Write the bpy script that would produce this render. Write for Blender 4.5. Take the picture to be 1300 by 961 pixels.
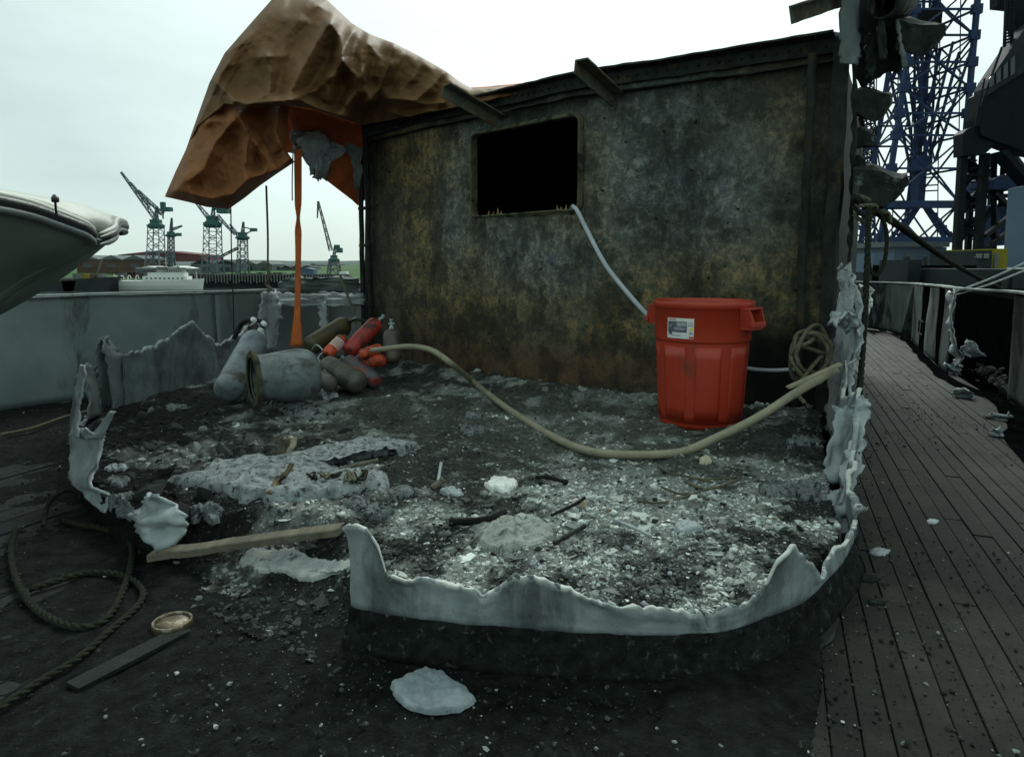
import bpy, math, random
import numpy as np
from mathutils import Vector, Matrix
for _o in list(bpy.data.objects): bpy.data.objects.remove(_o)
random.seed(7); rng = np.random.default_rng(7)
scene = bpy.context.scene
R = math.radians

# ------------------------------------------------------------------ camera
F = 867.0; EYE = 1.05; CU, CV, HV = 650.0, 435.0, 335.0
PITCH = math.atan((CV-HV)/F)
cam_d = bpy.data.cameras.new('camera'); cam = bpy.data.objects.new('camera', cam_d)
scene.collection.objects.link(cam); scene.camera = cam
cam.location = (0, 0, EYE); cam.rotation_euler = (R(90)-PITCH, 0, 0)
cam_d.sensor_width = 36; cam_d.lens = 36*F/1300; cam_d.shift_y = -(480.5-CV)/1300
cam_d.clip_start = 0.05; cam_d.clip_end = 6000

# ------------------------------------------------------------------ sky, sun, exposure
SUN_EL, SUN_AZ = 42.0, 12.0        # azimuth clockwise from +Y
w = bpy.data.worlds.new('World'); scene.world = w; w.use_nodes = True
nt = w.node_tree; N = nt.nodes; L = nt.links; N.clear()
out = N.new('ShaderNodeOutputWorld'); bg = N.new('ShaderNodeBackground'); bg.inputs['Strength'].default_value = 0.1
L.new(bg.outputs[0], out.inputs[0])
sky = N.new('ShaderNodeTexSky'); sky.sky_type = 'NISHITA'; sky.sun_disc = False
sky.sun_elevation = R(SUN_EL); sky.sun_rotation = R(SUN_AZ)
tc = N.new('ShaderNodeTexCoord')
nrm = N.new('ShaderNodeVectorMath'); nrm.operation = 'NORMALIZE'; L.new(tc.outputs['Generated'], nrm.inputs[0])
sd = (math.sin(R(SUN_AZ))*math.cos(R(SUN_EL)), math.cos(R(SUN_AZ))*math.cos(R(SUN_EL)), math.sin(R(SUN_EL)))
dot = N.new('ShaderNodeVectorMath'); dot.operation = 'DOT_PRODUCT'; L.new(nrm.outputs[0], dot.inputs[0]); dot.inputs[1].default_value = sd
ramp = N.new('ShaderNodeValToRGB')
e = ramp.color_ramp.elements; e[0].position = 0.0; e[0].color = (0.41, 0.53, 0.485, 1); e[1].position = 1.0; e[1].color = (0.72, 0.81, 0.77, 1)
for pos, c in ((0.45, (0.39, 0.505, 0.47)), (0.62, (0.41, 0.505, 0.485)), (0.76, (0.54, 0.65, 0.61)), (0.88, (0.62, 0.72, 0.68))):
    el = e.new(pos); el.color = (*c, 1)
L.new(dot.outputs['Value'], ramp.inputs[0])
cn = N.new('ShaderNodeTexNoise'); cn.inputs['Scale'].default_value = 2.2; cn.inputs['Detail'].default_value = 5; cn.inputs['Roughness'].default_value = 0.55
mp = N.new('ShaderNodeMapping'); mp.inputs['Scale'].default_value = (1, 1, 3.5); L.new(nrm.outputs[0], mp.inputs[0]); L.new(mp.outputs[0], cn.inputs['Vector'])
mr = N.new('ShaderNodeMapRange'); mr.inputs[1].default_value = 0.3; mr.inputs[2].default_value = 0.7; mr.inputs[3].default_value = 7.6; mr.inputs[4].default_value = 9.6
L.new(cn.outputs['Fac'], mr.inputs[0])
mul = N.new('ShaderNodeVectorMath'); mul.operation = 'SCALE'; L.new(ramp.outputs[0], mul.inputs[0]); L.new(mr.outputs[0], mul.inputs['Scale'])
mx = N.new('ShaderNodeMixRGB'); mx.inputs[0].default_value = 0.93; L.new(sky.outputs[0], mx.inputs[1]); L.new(mul.outputs[0], mx.inputs[2])
L.new(mx.outputs[0], bg.inputs['Color'])
sl = bpy.data.lights.new('sun', 'SUN'); sl.energy = 1.7; sl.angle = R(30); sl.color = (0.93, 1.0, 0.93)
so = bpy.data.objects.new('sun', sl); scene.collection.objects.link(so)
so.rotation_euler = Vector(sd).to_track_quat('Z', 'Y').to_euler(); so.location = (0, 0, 30)
scene.view_settings.view_transform = 'Standard'; scene.view_settings.look = 'None'
scene.view_settings.exposure = 0.85; scene.view_settings.gamma = 1.0
scene.cycles.max_bounces = 6; scene.cycles.diffuse_bounces = 3

# ------------------------------------------------------------------ helpers
cp, sp_ = math.cos(PITCH), math.sin(PITCH)
def ray(u, v):
    r = (u-CU)/F; t = -(v-CV)/F
    return (r, cp + t*sp_, -sp_ + t*cp)
def PY(u, v, Y):
    d = ray(u, v); k = Y/d[1]; return Vector((d[0]*k, Y, EYE + d[2]*k))
def PZ(u, v, z=0.0):
    d = ray(u, v); k = (z-EYE)/d[2]; return Vector((d[0]*k, d[1]*k, z))
def proj(x, y, z):
    zz = z-EYE; fw = y*cp - zz*sp_; up = y*sp_ + zz*cp
    return CU + F*x/fw, CV - F*up/fw
def pxsize(Y): return Y/F

def hash2(ix, iy, seed):
    h = (ix.astype(np.int64)*374761393 + iy.astype(np.int64)*668265263 + seed*1442695041) & 0xffffffff
    h = ((h ^ (h >> 13))*1274126177) & 0xffffffff
    return ((h ^ (h >> 16)) & 0xffff)/65535.0
def vnoise(x, y, seed=0):
    x = np.asarray(x, float); y = np.asarray(y, float)
    ix = np.floor(x); iy = np.floor(y); fx = x-ix; fy = y-iy
    fx = fx*fx*(3-2*fx); fy = fy*fy*(3-2*fy)
    a = hash2(ix, iy, seed); b = hash2(ix+1, iy, seed); c = hash2(ix, iy+1, seed); d = hash2(ix+1, iy+1, seed)
    return (a*(1-fx)+b*fx)*(1-fy) + (c*(1-fx)+d*fx)*fy
def fbm(x, y, oct=4, seed=0, gain=0.5):
    s = 0; a = 1; t = 0
    for k in range(oct):
        s = s + a*(vnoise(np.asarray(x)*2**k+13.7*k, np.asarray(y)*2**k+7.1*k, seed+k)-0.5); t += a; a *= gain
    return s/t*2
def ridged(x, y, oct=3, seed=0):
    s = 0; a = 1; t = 0
    for k in range(oct):
        s = s + a*(1-np.abs(2*vnoise(np.asarray(x)*2**k+3.3*k, np.asarray(y)*2**k+9.1*k, seed+k)-1)); t += a; a *= 0.5
    return s/t

def cr(pts, n=8):
    P = [Vector(p) for p in pts]
    if len(P) < 3: return P
    o = []
    for i in range(len(P)-1):
        p0 = P[i-1] if i else P[0]*2-P[1]; p1 = P[i]; p2 = P[i+1]; p3 = P[i+2] if i+2 < len(P) else P[-1]*2-P[-2]
        for k in range(n):
            t = k/n
            o.append(0.5*((2*p1)+(p2-p0)*t+(2*p0-5*p1+4*p2-p3)*t*t+(3*p1-p0-3*p2+p3)*t**3))
    o.append(P[-1]); return o

class MB:
    def __init__(s): s.v = []; s.f = []; s.c = None
    def add(s, v, f):
        b = len(s.v); s.v += [tuple(p) for p in v]; s.f += [tuple(i+b for i in q) for q in f]; return s
    def box(s, c, size, rot=None):
        hx, hy, hz = size[0]/2, size[1]/2, size[2]/2; c = Vector(c)
        m = rot if rot is not None else Matrix.Identity(3)
        v = [c + m @ Vector((x*hx, y*hy, z*hz)) for x in (-1, 1) for y in (-1, 1) for z in (-1, 1)]
        return s.add(v, [(0,1,3,2),(4,6,7,5),(0,4,5,1),(2,3,7,6),(0,2,6,4),(1,5,7,3)])
    def beam(s, a, b, w, h=None):
        a = Vector(a); b = Vector(b); d = b-a
        if d.length < 1e-6: return s
        q = d.to_track_quat('Z', 'Y').to_matrix()
        return s.box((a+b)/2, (w, h or w, d.length), q)
    def tube(s, pts, r, n=8, cap=True, rf=None):
        P = [Vector(p) for p in pts]; rings = []; up = Vector((0, 0, 1))
        T0 = (P[1]-P[0]).normalized(); ref = up if abs(T0.z) < 0.9 else Vector((1, 0, 0)); X = T0.cross(ref).normalized()
        for i, p in enumerate(P):
            T = (P[min(i+1, len(P)-1)]-P[max(i-1, 0)])
            T = T.normalized() if T.length > 1e-9 else T0
            X = (X - T*X.dot(T)); X = X.normalized() if X.length > 1e-6 else T.cross(up).normalized()
            Y = T.cross(X); rr = rf(i/(len(P)-1)) if rf else r
            rings.append([p+(X*math.cos(2*math.pi*k/n)+Y*math.sin(2*math.pi*k/n))*rr for k in range(n)])
        v = [q for g in rings for q in g]; f = []
        for i in range(len(P)-1):
            for k in range(n):
                a = i*n+k; b = i*n+(k+1) % n; f.append((a, b, b+n, a+n))
        if cap: f.append(tuple(range(n))[::-1]); f.append(tuple(range((len(P)-1)*n, len(P)*n)))
        return s.add(v, f)
    def lathe(s, a, b, prof, n=24, closed=True):
        a = Vector(a); d = Vector(b)-a; T = d.normalized()
        ref = Vector((0, 0, 1)) if abs(T.z) < 0.95 else Vector((1, 0, 0)); X = T.cross(ref).normalized(); Y = T.cross(X)
        v = []; f = []
        for t, r in prof:
            for k in range(n):
                an = 2*math.pi*k/n; v.append(a+T*t+(X*math.cos(an)+Y*math.sin(an))*r)
        for i in range(len(prof)-1):
            for k in range(n):
                p = i*n+k; q = i*n+(k+1) % n; f.append((p, q, q+n, p+n))
        if closed:
            f.append(tuple(range(n))[::-1]); f.append(tuple(range((len(prof)-1)*n, len(prof)*n)))
        return s.add(v, f)
    def build(s, name, m=None, parent=None, smooth=False, solid=0, bevel=0, **tg):
        me = bpy.data.meshes.new(name); me.from_pydata(s.v, [], s.f); me.update()
        if smooth: me.polygons.foreach_set('use_smooth', [True]*len(me.polygons))
        if m:
            for q in (m if isinstance(m, (list, tuple)) else [m]): me.materials.append(q)
        o = bpy.data.objects.new(name, me); scene.collection.objects.link(o)
        if parent is not None: attach(o, parent)
        if solid:
            md = o.modifiers.new('solid', 'SOLIDIFY'); md.thickness = solid; md.offset = 0
        if bevel:
            md = o.modifiers.new('bev', 'BEVEL'); md.width = bevel; md.segments = 2; md.limit_method = 'ANGLE'
        tag(o, **tg); return o
def attach(o, p):
    o.parent = p; m = p.location.copy()
    if p.parent: m = Vector((0, 0, 0))      # a part's own geometry already stands in world coordinates
    o.matrix_parent_inverse = Matrix.Translation(-m)
def tag(o, label=None, cat=None, group=None, kind=None):
    if label: o['label'] = label
    if cat: o['category'] = cat
    if group: o['group'] = group
    if kind: o['kind'] = kind
    return o
def empty(name, loc, **tg):
    o = bpy.data.objects.new(name, None); scene.collection.objects.link(o); o.location = loc; o.empty_display_size = 0.2
    return tag(o, **tg)
def grid_faces(nr, nc, off=0):
    return [(off+i*nc+j, off+i*nc+j+1, off+(i+1)*nc+j+1, off+(i+1)*nc+j) for i in range(nr-1) for j in range(nc-1)]
def np_mesh(name, V, Fq, m=None, parent=None, smooth=True, col=None, attrs=None, **tg):
    me = bpy.data.meshes.new(name); me.from_pydata([tuple(p) for p in V.tolist()], [], Fq if isinstance(Fq, list) else Fq.tolist()); me.update()
    if smooth: me.polygons.foreach_set('use_smooth', [True]*len(me.polygons))
    if m: me.materials.append(m)
    if col is not None:
        a = me.color_attributes.new('col', 'FLOAT_COLOR', 'POINT'); c4 = np.ones((len(V), 4)); c4[:, :3] = col; a.data.foreach_set('color', c4.ravel())
    for k, val in (attrs or {}).items():
        a = me.attributes.new(k, 'FLOAT', 'POINT'); a.data.foreach_set('value', np.asarray(val, float).ravel())
    o = bpy.data.objects.new(name, me); scene.collection.objects.link(o)
    if parent is not None: attach(o, parent)
    tag(o, **tg); return o

# ------------------------------------------------------------------ materials
class NT:
    def __init__(s, name):
        s.m = bpy.data.materials.new(name); s.m.use_nodes = True; s.t = s.m.node_tree; s.b = s.t.nodes['Principled BSDF']; s.geo = None
    def n(s, ty, **kw):
        o = s.t.nodes.new(ty)
        for k, v in kw.items(): setattr(o, k, v)
        return o
    def l(s, a, b): s.t.links.new(a, b)
    def pos(s, scale=(1, 1, 1), rotz=0):
        g = s.n('ShaderNodeNewGeometry'); mp = s.n('ShaderNodeMapping'); mp.inputs['Scale'].default_value = scale; mp.inputs['Rotation'].default_value = (0, 0, rotz)
        s.l(g.outputs['Position'], mp.inputs[0]); return mp.outputs[0]
    def noise(s, sc, det=6, rough=0.6, vec=None, dist=0):
        o = s.n('ShaderNodeTexNoise'); o.inputs['Scale'].default_value = sc; o.inputs['Detail'].default_value = det; o.inputs['Roughness'].default_value = rough; o.inputs['Distortion'].default_value = dist
        s.l(vec if vec is not None else s.pos(), o.inputs['Vector']); return o.outputs['Fac']
    def step(s, src, a, b, lo=0.0, hi=1.0):
        o = s.n('ShaderNodeMapRange'); o.inputs[1].default_value = a; o.inputs[2].default_value = b; o.inputs[3].default_value = lo; o.inputs[4].default_value = hi
        s.l(src, o.inputs[0]); return o.outputs[0]
    def mix(s, f, a, b):
        o = s.n('ShaderNodeMixRGB')
        for i, q in ((0, f), (1, a), (2, b)):
            if hasattr(q, 'links'): s.l(q, o.inputs[i])
            elif i == 0: o.inputs[0].default_value = q
            else: o.inputs[i].default_value = (*q, 1)
        return o.outputs[0]
    def math(s, op, a, b=0.0):
        o = s.n('ShaderNodeMath'); o.operation = op; o.use_clamp = False
        for i, q in ((0, a), (1, b)):
            if hasattr(q, 'links'): s.l(q, o.inputs[i])
            else: o.inputs[i].default_value = q
        return o.outputs[0]
    def attr(s, name):
        o = s.n('ShaderNodeAttribute'); o.attribute_name = name; return o
    def fin(s, col, rough=0.7, bump=None, bs=0.3, dist=0.01, metal=0.0):
        if hasattr(col, 'links'): s.l(col, s.b.inputs['Base Color'])
        else: s.b.inputs['Base Color'].default_value = (*col, 1)
        if hasattr(rough, 'links'): s.l(rough, s.b.inputs['Roughness'])
        else: s.b.inputs['Roughness'].default_value = rough
        s.b.inputs['Metallic'].default_value = metal
        if not hasattr(rough, 'links') and rough > 0.58: s.b.inputs['Specular IOR Level'].default_value = 0.07
        if hasattr(rough, 'links'): s.b.inputs['Specular IOR Level'].default_value = 0.14
        if bump is not None:
            o = s.n('ShaderNodeBump'); o.inputs['Strength'].default_value = bs; o.inputs['Distance'].default_value = dist
            s.l(bump, o.inputs['Height']); s.l(o.outputs[0], s.b.inputs['Normal'])
        return s.m
def grime(name, c1, c2, sc=6.0, c3=None, sc3=3.0, t3=(0.55, 0.7), rough=0.7, bs=0.4, bd=0.01, metal=0.0, stretch=(1, 1, 1), bsc=None, rv=0):
    t = NT(name); p = t.pos(stretch)
    n1 = t.noise(sc, 8, 0.65, p); col = t.mix(t.step(n1, 0.35, 0.65), c1, c2)
    if c3 is not None: col = t.mix(t.step(t.noise(sc3, 7, 0.65, p, 0.4), *t3), col, c3)
    if rv:
        oi = t.n('ShaderNodeObjectInfo'); f = t.step(oi.outputs['Random'], 0, 1, 1-rv, 1+rv)
        o = t.n('ShaderNodeVectorMath'); o.operation = 'SCALE'; t.l(col, o.inputs[0]); t.l(f, o.inputs['Scale']); col = o.outputs[0]
    b = t.noise(bsc or sc*5, 8, 0.7, p)
    return t.fin(col, rough, b, bs, bd, metal)
M = {}
M['tarp'] = (lambda t: t.fin(
    t.mix(t.step(t.noise(1.7, 8, 0.6), 0.48, 0.75), t.mix(t.step(t.noise(5, 8, 0.7), 0.35, 0.7), (0.185, 0.098, 0.042), (0.135, 0.074, 0.034)), (0.095, 0.058, 0.030)),
    0.62, t.noise(45, 6, 0.7), 0.25, 0.006))(NT('brown_tarp'))
M['tarp_under'] = grime('orange_tarp_inside', (0.42, 0.10, 0.03), (0.30, 0.07, 0.025), 3.0, rough=0.6)
M['orange'] = grime('orange_webbing', (0.50, 0.13, 0.035), (0.36, 0.09, 0.03), 8.0, rough=0.65)
M['alu'] = None
M['soot'] = grime('sooty_steel', (0.012, 0.015, 0.014), (0.030, 0.034, 0.030), 9, (0.075, 0.05, 0.022), 5, (0.58, 0.75), rough=0.65)
M['black'] = grime('black_char', (0.008, 0.009, 0.009), (0.02, 0.022, 0.022), 12, rough=0.85)
M['greysteel'] = grime('weathered_grey_steel', (0.10, 0.125, 0.12), (0.16, 0.185, 0.18), 5, (0.05, 0.055, 0.05), 3.2, (0.58, 0.72), rough=0.6)
M['palealu'] = grime('pale_torn_aluminium', (0.36, 0.40, 0.41), (0.20, 0.24, 0.26), 7, (0.07, 0.08, 0.08), 4.5, (0.54, 0.66), rough=0.55, bs=0.5)
M['white_ash'] = grime('white_ash_crust', (0.55, 0.56, 0.53), (0.27, 0.30, 0.31), 14, (0.06, 0.065, 0.06), 11, (0.56, 0.66), rough=0.9, bs=0.8, bd=0.02)
M['wood'] = grime('weathered_timber', (0.16, 0.145, 0.11), (0.09, 0.085, 0.07), 6, (0.04, 0.04, 0.035), 5, (0.58, 0.72), stretch=(3, 0.6, 3), rough=0.85)
M['rope'] = grime('worn_rope', (0.17, 0.16, 0.11), (0.09, 0.09, 0.065), 40, rough=0.95, bs=0.8)
M['rope_dark'] = grime('sooty_rope', (0.034, 0.038, 0.027), (0.018, 0.021, 0.017), 40, rough=0.95, bs=0.8)
M['white_rope'] = grime('white_rope', (0.6, 0.62, 0.6), (0.4, 0.42, 0.42), 40, rough=0.9)
M['hose'] = grime('tan_hose', (0.30, 0.27, 0.185), (0.20, 0.185, 0.13), 10, (0.10, 0.09, 0.07), 9, (0.6, 0.72), rough=0.55)
M['hose_white'] = grime('pale_hose', (0.42, 0.45, 0.50), (0.32, 0.35, 0.39), 12, rough=0.45)
M['bin'] = grime('red_plastic', (0.41, 0.033, 0.010), (0.35, 0.029, 0.010), 3.0, (0.17, 0.03, 0.018), 6, (0.60, 0.78), rough=0.45, bs=0.12, bd=0.003)
M['brass'] = grime('tarnished_brass', (0.14, 0.11, 0.06), (0.08, 0.065, 0.04), 18, (0.24, 0.22, 0.18), 30, (0.5, 0.6), rough=0.45, metal=0.6)
M['boat'] = grime('greenish_white_gelcoat', (0.18, 0.225, 0.195), (0.14, 0.18, 0.155), 2.5, (0.09, 0.11, 0.10), 3.5, (0.60, 0.75), rough=0.62, bs=0.1)
M['boat_top'] = grime('cream_gelcoat', (0.36, 0.37, 0.33), (0.28, 0.29, 0.26), 4, rough=0.55, bs=0.1)
M['rubber'] = grime('dark_rubber', (0.015, 0.017, 0.02), (0.03, 0.033, 0.035), 10, rough=0.35)
M['rail'] = grime('grey_rubber', (0.14, 0.16, 0.16), (0.10, 0.12, 0.12), 6, rough=0.4)
M['curb'] = grime('charred_sill', (0.008, 0.010, 0.010), (0.028, 0.033, 0.031), 22, (0.10, 0.11, 0.105), 34, (0.58, 0.68), rough=0.8, bs=0.9, bd=0.03)
for nm, a, b, c in (('cyl_grey', (0.27, 0.32, 0.36), (0.20, 0.24, 0.27), (0.11, 0.105, 0.08)), ('cyl_olive', (0.10, 0.085, 0.035), (0.055, 0.05, 0.03), (0.13, 0.08, 0.02)),
                    ('cyl_tan', (0.14, 0.135, 0.105), (0.095, 0.09, 0.07), (0.05, 0.05, 0.04)), ('cyl_red', (0.40, 0.035, 0.025), (0.27, 0.03, 0.025), (0.10, 0.03, 0.025)),
                    ('cyl_orange', (0.55, 0.07, 0.02), (0.38, 0.05, 0.02), (0.12, 0.04, 0.02)), ('cyl_brown', (0.115, 0.10, 0.085), (0.075, 0.065, 0.055), (0.14, 0.11, 0.07)),
                    ('cyl_slate', (0.11, 0.13, 0.145), (0.07, 0.08, 0.09), (0.35, 0.03, 0.03)), ('tub', (0.22, 0.265, 0.26), (0.16, 0.20, 0.20), (0.07, 0.075, 0.065))):
    q_ = 1.15 if nm in ('cyl_red', 'cyl_orange') else .72; a, b = tuple(x*q_ for x in a), tuple(x*q_*.8 for x in b); c = tuple(x*.6 for x in c); M[nm] = grime(nm, a, b, 9, c, 7, (0.50, 0.62), rough=0.5, bs=0.25, bd=0.004)
M['white'] = grime('white_paint', (0.72, 0.73, 0.70), (0.6, 0.62, 0.6), 12, rough=0.5)
M['blue_lat'] = grime('blue_crane_paint', (0.030, 0.050, 0.115), (0.020, 0.032, 0.066), 1.2, (0.03, 0.03, 0.035), 2, (0.55, 0.7), rough=0.7)
M['dark_blue'] = grime('dark_crane_paint', (0.004, 0.006, 0.008), (0.008, 0.011, 0.013), 1.5, rough=0.6)
M['green_crane'] = grime('green_crane_paint', (0.05, 0.125, 0.11), (0.04, 0.095, 0.09), 0.3, rough=0.6)
M['grey_crane'] = grime('grey_crane_steel', (0.12, 0.16, 0.17), (0.09, 0.12, 0.13), 0.3, rough=0.6)
M['void'] = grime('soot_and_gap_black', (0.0015, 0.002, 0.002), (0.004, 0.005, 0.005), 6, rough=0.95)  # soot black on burnt panels; also blackens the added block behind the gap
M['yellow'] = grime('yellow_paint', (0.20, 0.175, 0.02), (0.14, 0.12, 0.02), 1, rough=0.6)
M['shed_blue'] = grime('blue_grey_cladding', (0.10, 0.14, 0.19), (0.08, 0.11, 0.15), 0.6, rough=0.6)
M['shed_red'] = grime('red_cladding', (0.16, 0.07, 0.075), (0.12, 0.055, 0.06), 0.05, rough=0.7)
M['brick'] = grime('brown_brick', (0.11, 0.07, 0.055), (0.08, 0.055, 0.045), 0.1, rough=0.8)
M['shed_grey'] = grime('grey_cladding', (0.12, 0.14, 0.15), (0.08, 0.095, 0.10), 0.08, rough=0.7)
M['dark_hull'] = grime('dark_quay_timber', (0.02, 0.026, 0.028), (0.04, 0.045, 0.045), 0.2, rough=0.8)
M['window_dark'] = grime('dark_glass', (0.02, 0.025, 0.03), (0.03, 0.035, 0.04), 1, rough=0.15)
M['grass'] = grime('grass_bank', (0.06, 0.12, 0.05), (0.05, 0.09, 0.04), 0.02, rough=0.9)
M['hill'] = grime('far_hill', (0.10, 0.13, 0.13), (0.08, 0.10, 0.10), 0.01, rough=0.9)
M['concrete'] = grime('quay_concrete', (0.16, 0.17, 0.165), (0.11, 0.12, 0.115), 0.4, rough=0.85)
def m_water():
    t = NT('harbour_water'); return t.fin((0.03, 0.045, 0.045), 0.12, t.noise(0.5, 6, 0.6, t.pos((1, 0.3, 1))), 0.25, 0.4)
M['water'] = m_water()
def m_stump(nm='melted_aluminium', ca=(0.16, 0.20, 0.215), cb=(0.33, 0.37, 0.37), cl=(0.50, 0.52, 0.49)):
    t = NT(nm); a = t.attr('edge').outputs['Fac']; s = t.attr('low').outputs['Fac']
    n = t.noise(6, 8, 0.65); n2 = t.noise(16, 8, 0.7)
    col = t.mix(t.step(n, 0.3, 0.7), ca, cb)
    st = t.noise(4, 8, 0.7, t.pos((1, 1, 0.35)), 0.3)
    col = t.mix(t.step(st, 0.45, 0.62, 0, 0.8), col, (0.06, 0.07, 0.066))
    col = t.mix(t.step(t.noise(40, 6, .7), 0.60, 0.70, 0, .6), col, (0.04, 0.046, 0.044))
    col = t.mix(t.math('MULTIPLY', t.step(t.math('ADD', s, t.math('MULTIPLY', n2, 0.6)), 0.7, 1.3), 0.85), col, (0.022, 0.026, 0.026))
    col = t.mix(t.step(t.math('ADD', a, t.math('MULTIPLY', n2, 0.9)), 1.05, 1.5), col, cl)
    return t.fin(col, 0.6, n2, 0.5, 0.012)
M['alu'] = m_stump()
def m_ash():
    t = NT('ash_and_char'); c = t.attr('col').outputs['Color']
    n = t.noise(32, 10, 0.75); n2 = t.noise(90, 6, 0.7)
    k = t.math('MULTIPLY', t.step(n, 0.34, 0.68, 0.45, 1.5), t.step(n2, 0.32, 0.68, 0.75, 1.25))
    o = t.n('ShaderNodeVectorMath'); o.operation = 'SCALE'; t.l(c, o.inputs[0]); t.l(k, o.inputs['Scale'])
    spk = t.step(t.noise(130, 3, 0.5), 0.74, 0.80, 0, .6)
    col = t.mix(spk, o.outputs[0], (0.4, 0.42, 0.40))
    return t.fin(col, 0.9, t.math('ADD', n, t.math('MULTIPLY', n2, 0.6)), 1.0, 0.05)
M['ash'] = m_ash()
def m_chunk():
    t = NT('debris_chunks'); c = t.attr('col').outputs['Color']; return t.fin(c, 0.85, t.noise(120, 4, 0.6), 0.4, 0.004)
M['chunk'] = m_chunk()
def m_wall():
    t = NT('burnt_rusted_plate')
    nb = t.noise(3.2, 10, 0.7); nf = t.noise(24, 10, 0.75); ns = t.noise(5, 8, 0.7, t.pos((1, 1, 0.3)), 0.3); nm = t.noise(7, 12, 0.8, None, 0.35)
    r = t.attr('rust').outputs['Fac']; bl = t.attr('blue').outputs['Fac']; dk = t.attr('dark').outputs['Fac']; br = t.attr('brown').outputs['Fac']
    col = t.mix(t.step(nm, 0.42, 0.62), (0.022, 0.027, 0.021), (0.095, 0.102, 0.080))
    col = t.mix(t.step(nf, 0.50, 0.60, 0, .75), col, (0.10, 0.105, 0.085))
    col = t.mix(t.step(t.noise(13, 10, .8), 0.53, 0.60, 0, .7), col, (0.022, 0.026, 0.021))
    def pr(m_, n, lo, hi, k): return t.math('MINIMUM', t.math('MULTIPLY', t.math('MULTIPLY', m_, t.step(n, lo, hi)), k), 1.0)
    nv = t.noise(15, 12, 0.8, None, 0.6); nx = t.noise(38, 8, 0.75); nq = t.noise(11, 12, 0.85, t.pos((1, 1, 0.6)), 0.3)
    col = t.mix(pr(r, nq, 0.40, 0.55, 1.7), col, (0.135, 0.12, 0.068))
    col = t.mix(pr(r, nv, 0.49, 0.56, 1.9), col, (0.27, 0.19, 0.075))
    col = t.mix(pr(r, nx, 0.55, 0.60, 1.6), col, (0.05, 0.036, 0.020))
    col = t.mix(pr(bl, nq, 0.38, 0.52, 1.5), col, (0.105, 0.125, 0.125))
    col = t.mix(pr(bl, nv, 0.50, 0.58, 1.5), col, (0.28, 0.30, 0.275))
    col = t.mix(pr(bl, nm, 0.50, 0.60, 1.1), col, (0.07, 0.095, 0.125))
    col = t.mix(pr(br, nv, 0.36, 0.52, 1.4), col, (0.11, 0.062, 0.032))
    col = t.mix(pr(br, nx, 0.52, 0.6, 1.0), col, (0.12, 0.065, 0.03))
    col = t.mix(t.step(nf, 0.56, 0.66, 0, .5), col, (0.11, 0.12, 0.105))
    col = t.mix(t.step(nb, 0.46, 0.57, 0, 0.66), col, (0.017, 0.019, 0.014))
    col = t.mix(t.step(ns, 0.52, 0.66, 0, 0.7), col, (0.014, 0.017, 0.015))
    col = t.mix(t.step(nf, 0.64, 0.72, 0, 0.55), col, (0.14, 0.075, 0.02))
    col = t.mix(t.step(t.noise(60, 6, 0.6), 0.66, 0.74, 0, 0.6), col, (0.006, 0.007, 0.006))
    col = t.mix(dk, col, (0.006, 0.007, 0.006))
    return t.fin(col, t.step(nm, 0.3, 0.7, 0.5, 0.85), t.math('ADD', nm, t.math('MULTIPLY', nf, 0.6)), 0.6, 0.018)
M['wall'] = m_wall()
M['plank'] = grime('sooty_teak', (0.007, 0.008, 0.006), (0.021, 0.021, 0.0155), 5, (0.005, 0.006, 0.005), 1.7, (0.45, 0.56), rough=0.68, bs=0.8, bd=0.012, rv=0.45)
M['plank_dark'] = grime('burnt_teak', (0.008, 0.010, 0.0095), (0.020, 0.024, 0.022), 7, (0.045, 0.05, 0.046), 3.5, (0.60, 0.74), rough=0.75, bs=0.7, bd=0.01, rv=0.25)
M['caulk'] = grime('black_caulking', (0.006, 0.007, 0.007), (0.010, 0.011, 0.011), 5, rough=0.8)

M['soot_layer'] = grime('soot_layer', (0.005, 0.007, 0.007), (0.026, 0.031, 0.030), 16, (0.085, 0.092, 0.088), 34, (0.61, 0.72), rough=0.75, bs=1.0, bd=0.045)
M['alu_dull'] = m_stump('dull_melted_aluminium', (0.085, 0.112, 0.122), (0.18, 0.215, 0.22), (0.30, 0.33, 0.32))
M['tarp_backlit'] = grime('backlit_orange_tarp', (0.34, 0.145, 0.055), (0.24, 0.105, 0.045), 2.2, (0.13, 0.07, 0.04), 3.5, (0.52, 0.72), rough=0.6, bs=.25, bd=.006)  # more orange base paints in daylight glowing through the lower bag

for nm, c in (('tarp', (0.42, 0.14, 0.04)), ('tarp_backlit', (0.55, 0.17, 0.04)), ('tarp_under', (0.5, 0.13, 0.03))):
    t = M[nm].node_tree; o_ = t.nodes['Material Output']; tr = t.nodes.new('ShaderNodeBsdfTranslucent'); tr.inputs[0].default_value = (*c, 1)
    mx_ = t.nodes.new('ShaderNodeMixShader'); mx_.inputs[0].default_value = 0.30 if nm == 'tarp_backlit' else 0.10; t.links.new(t.nodes['Principled BSDF'].outputs[0], mx_.inputs[1]); t.links.new(tr.outputs[0], mx_.inputs[2]); t.links.new(mx_.outputs[0], o_.inputs[0])

for nm in ('tarp', 'tarp_backlit', 'tarp_under'): M[nm].node_tree.nodes['Principled BSDF'].inputs['Specular IOR Level'].default_value = 0.1

M['void'].node_tree.nodes['Principled BSDF'].inputs['Specular IOR Level'].default_value = 0.0
for nm in ('plank', 'plank_dark'): M[nm].node_tree.nodes['Principled BSDF'].inputs['Specular IOR Level'].default_value = 0.16
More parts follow.
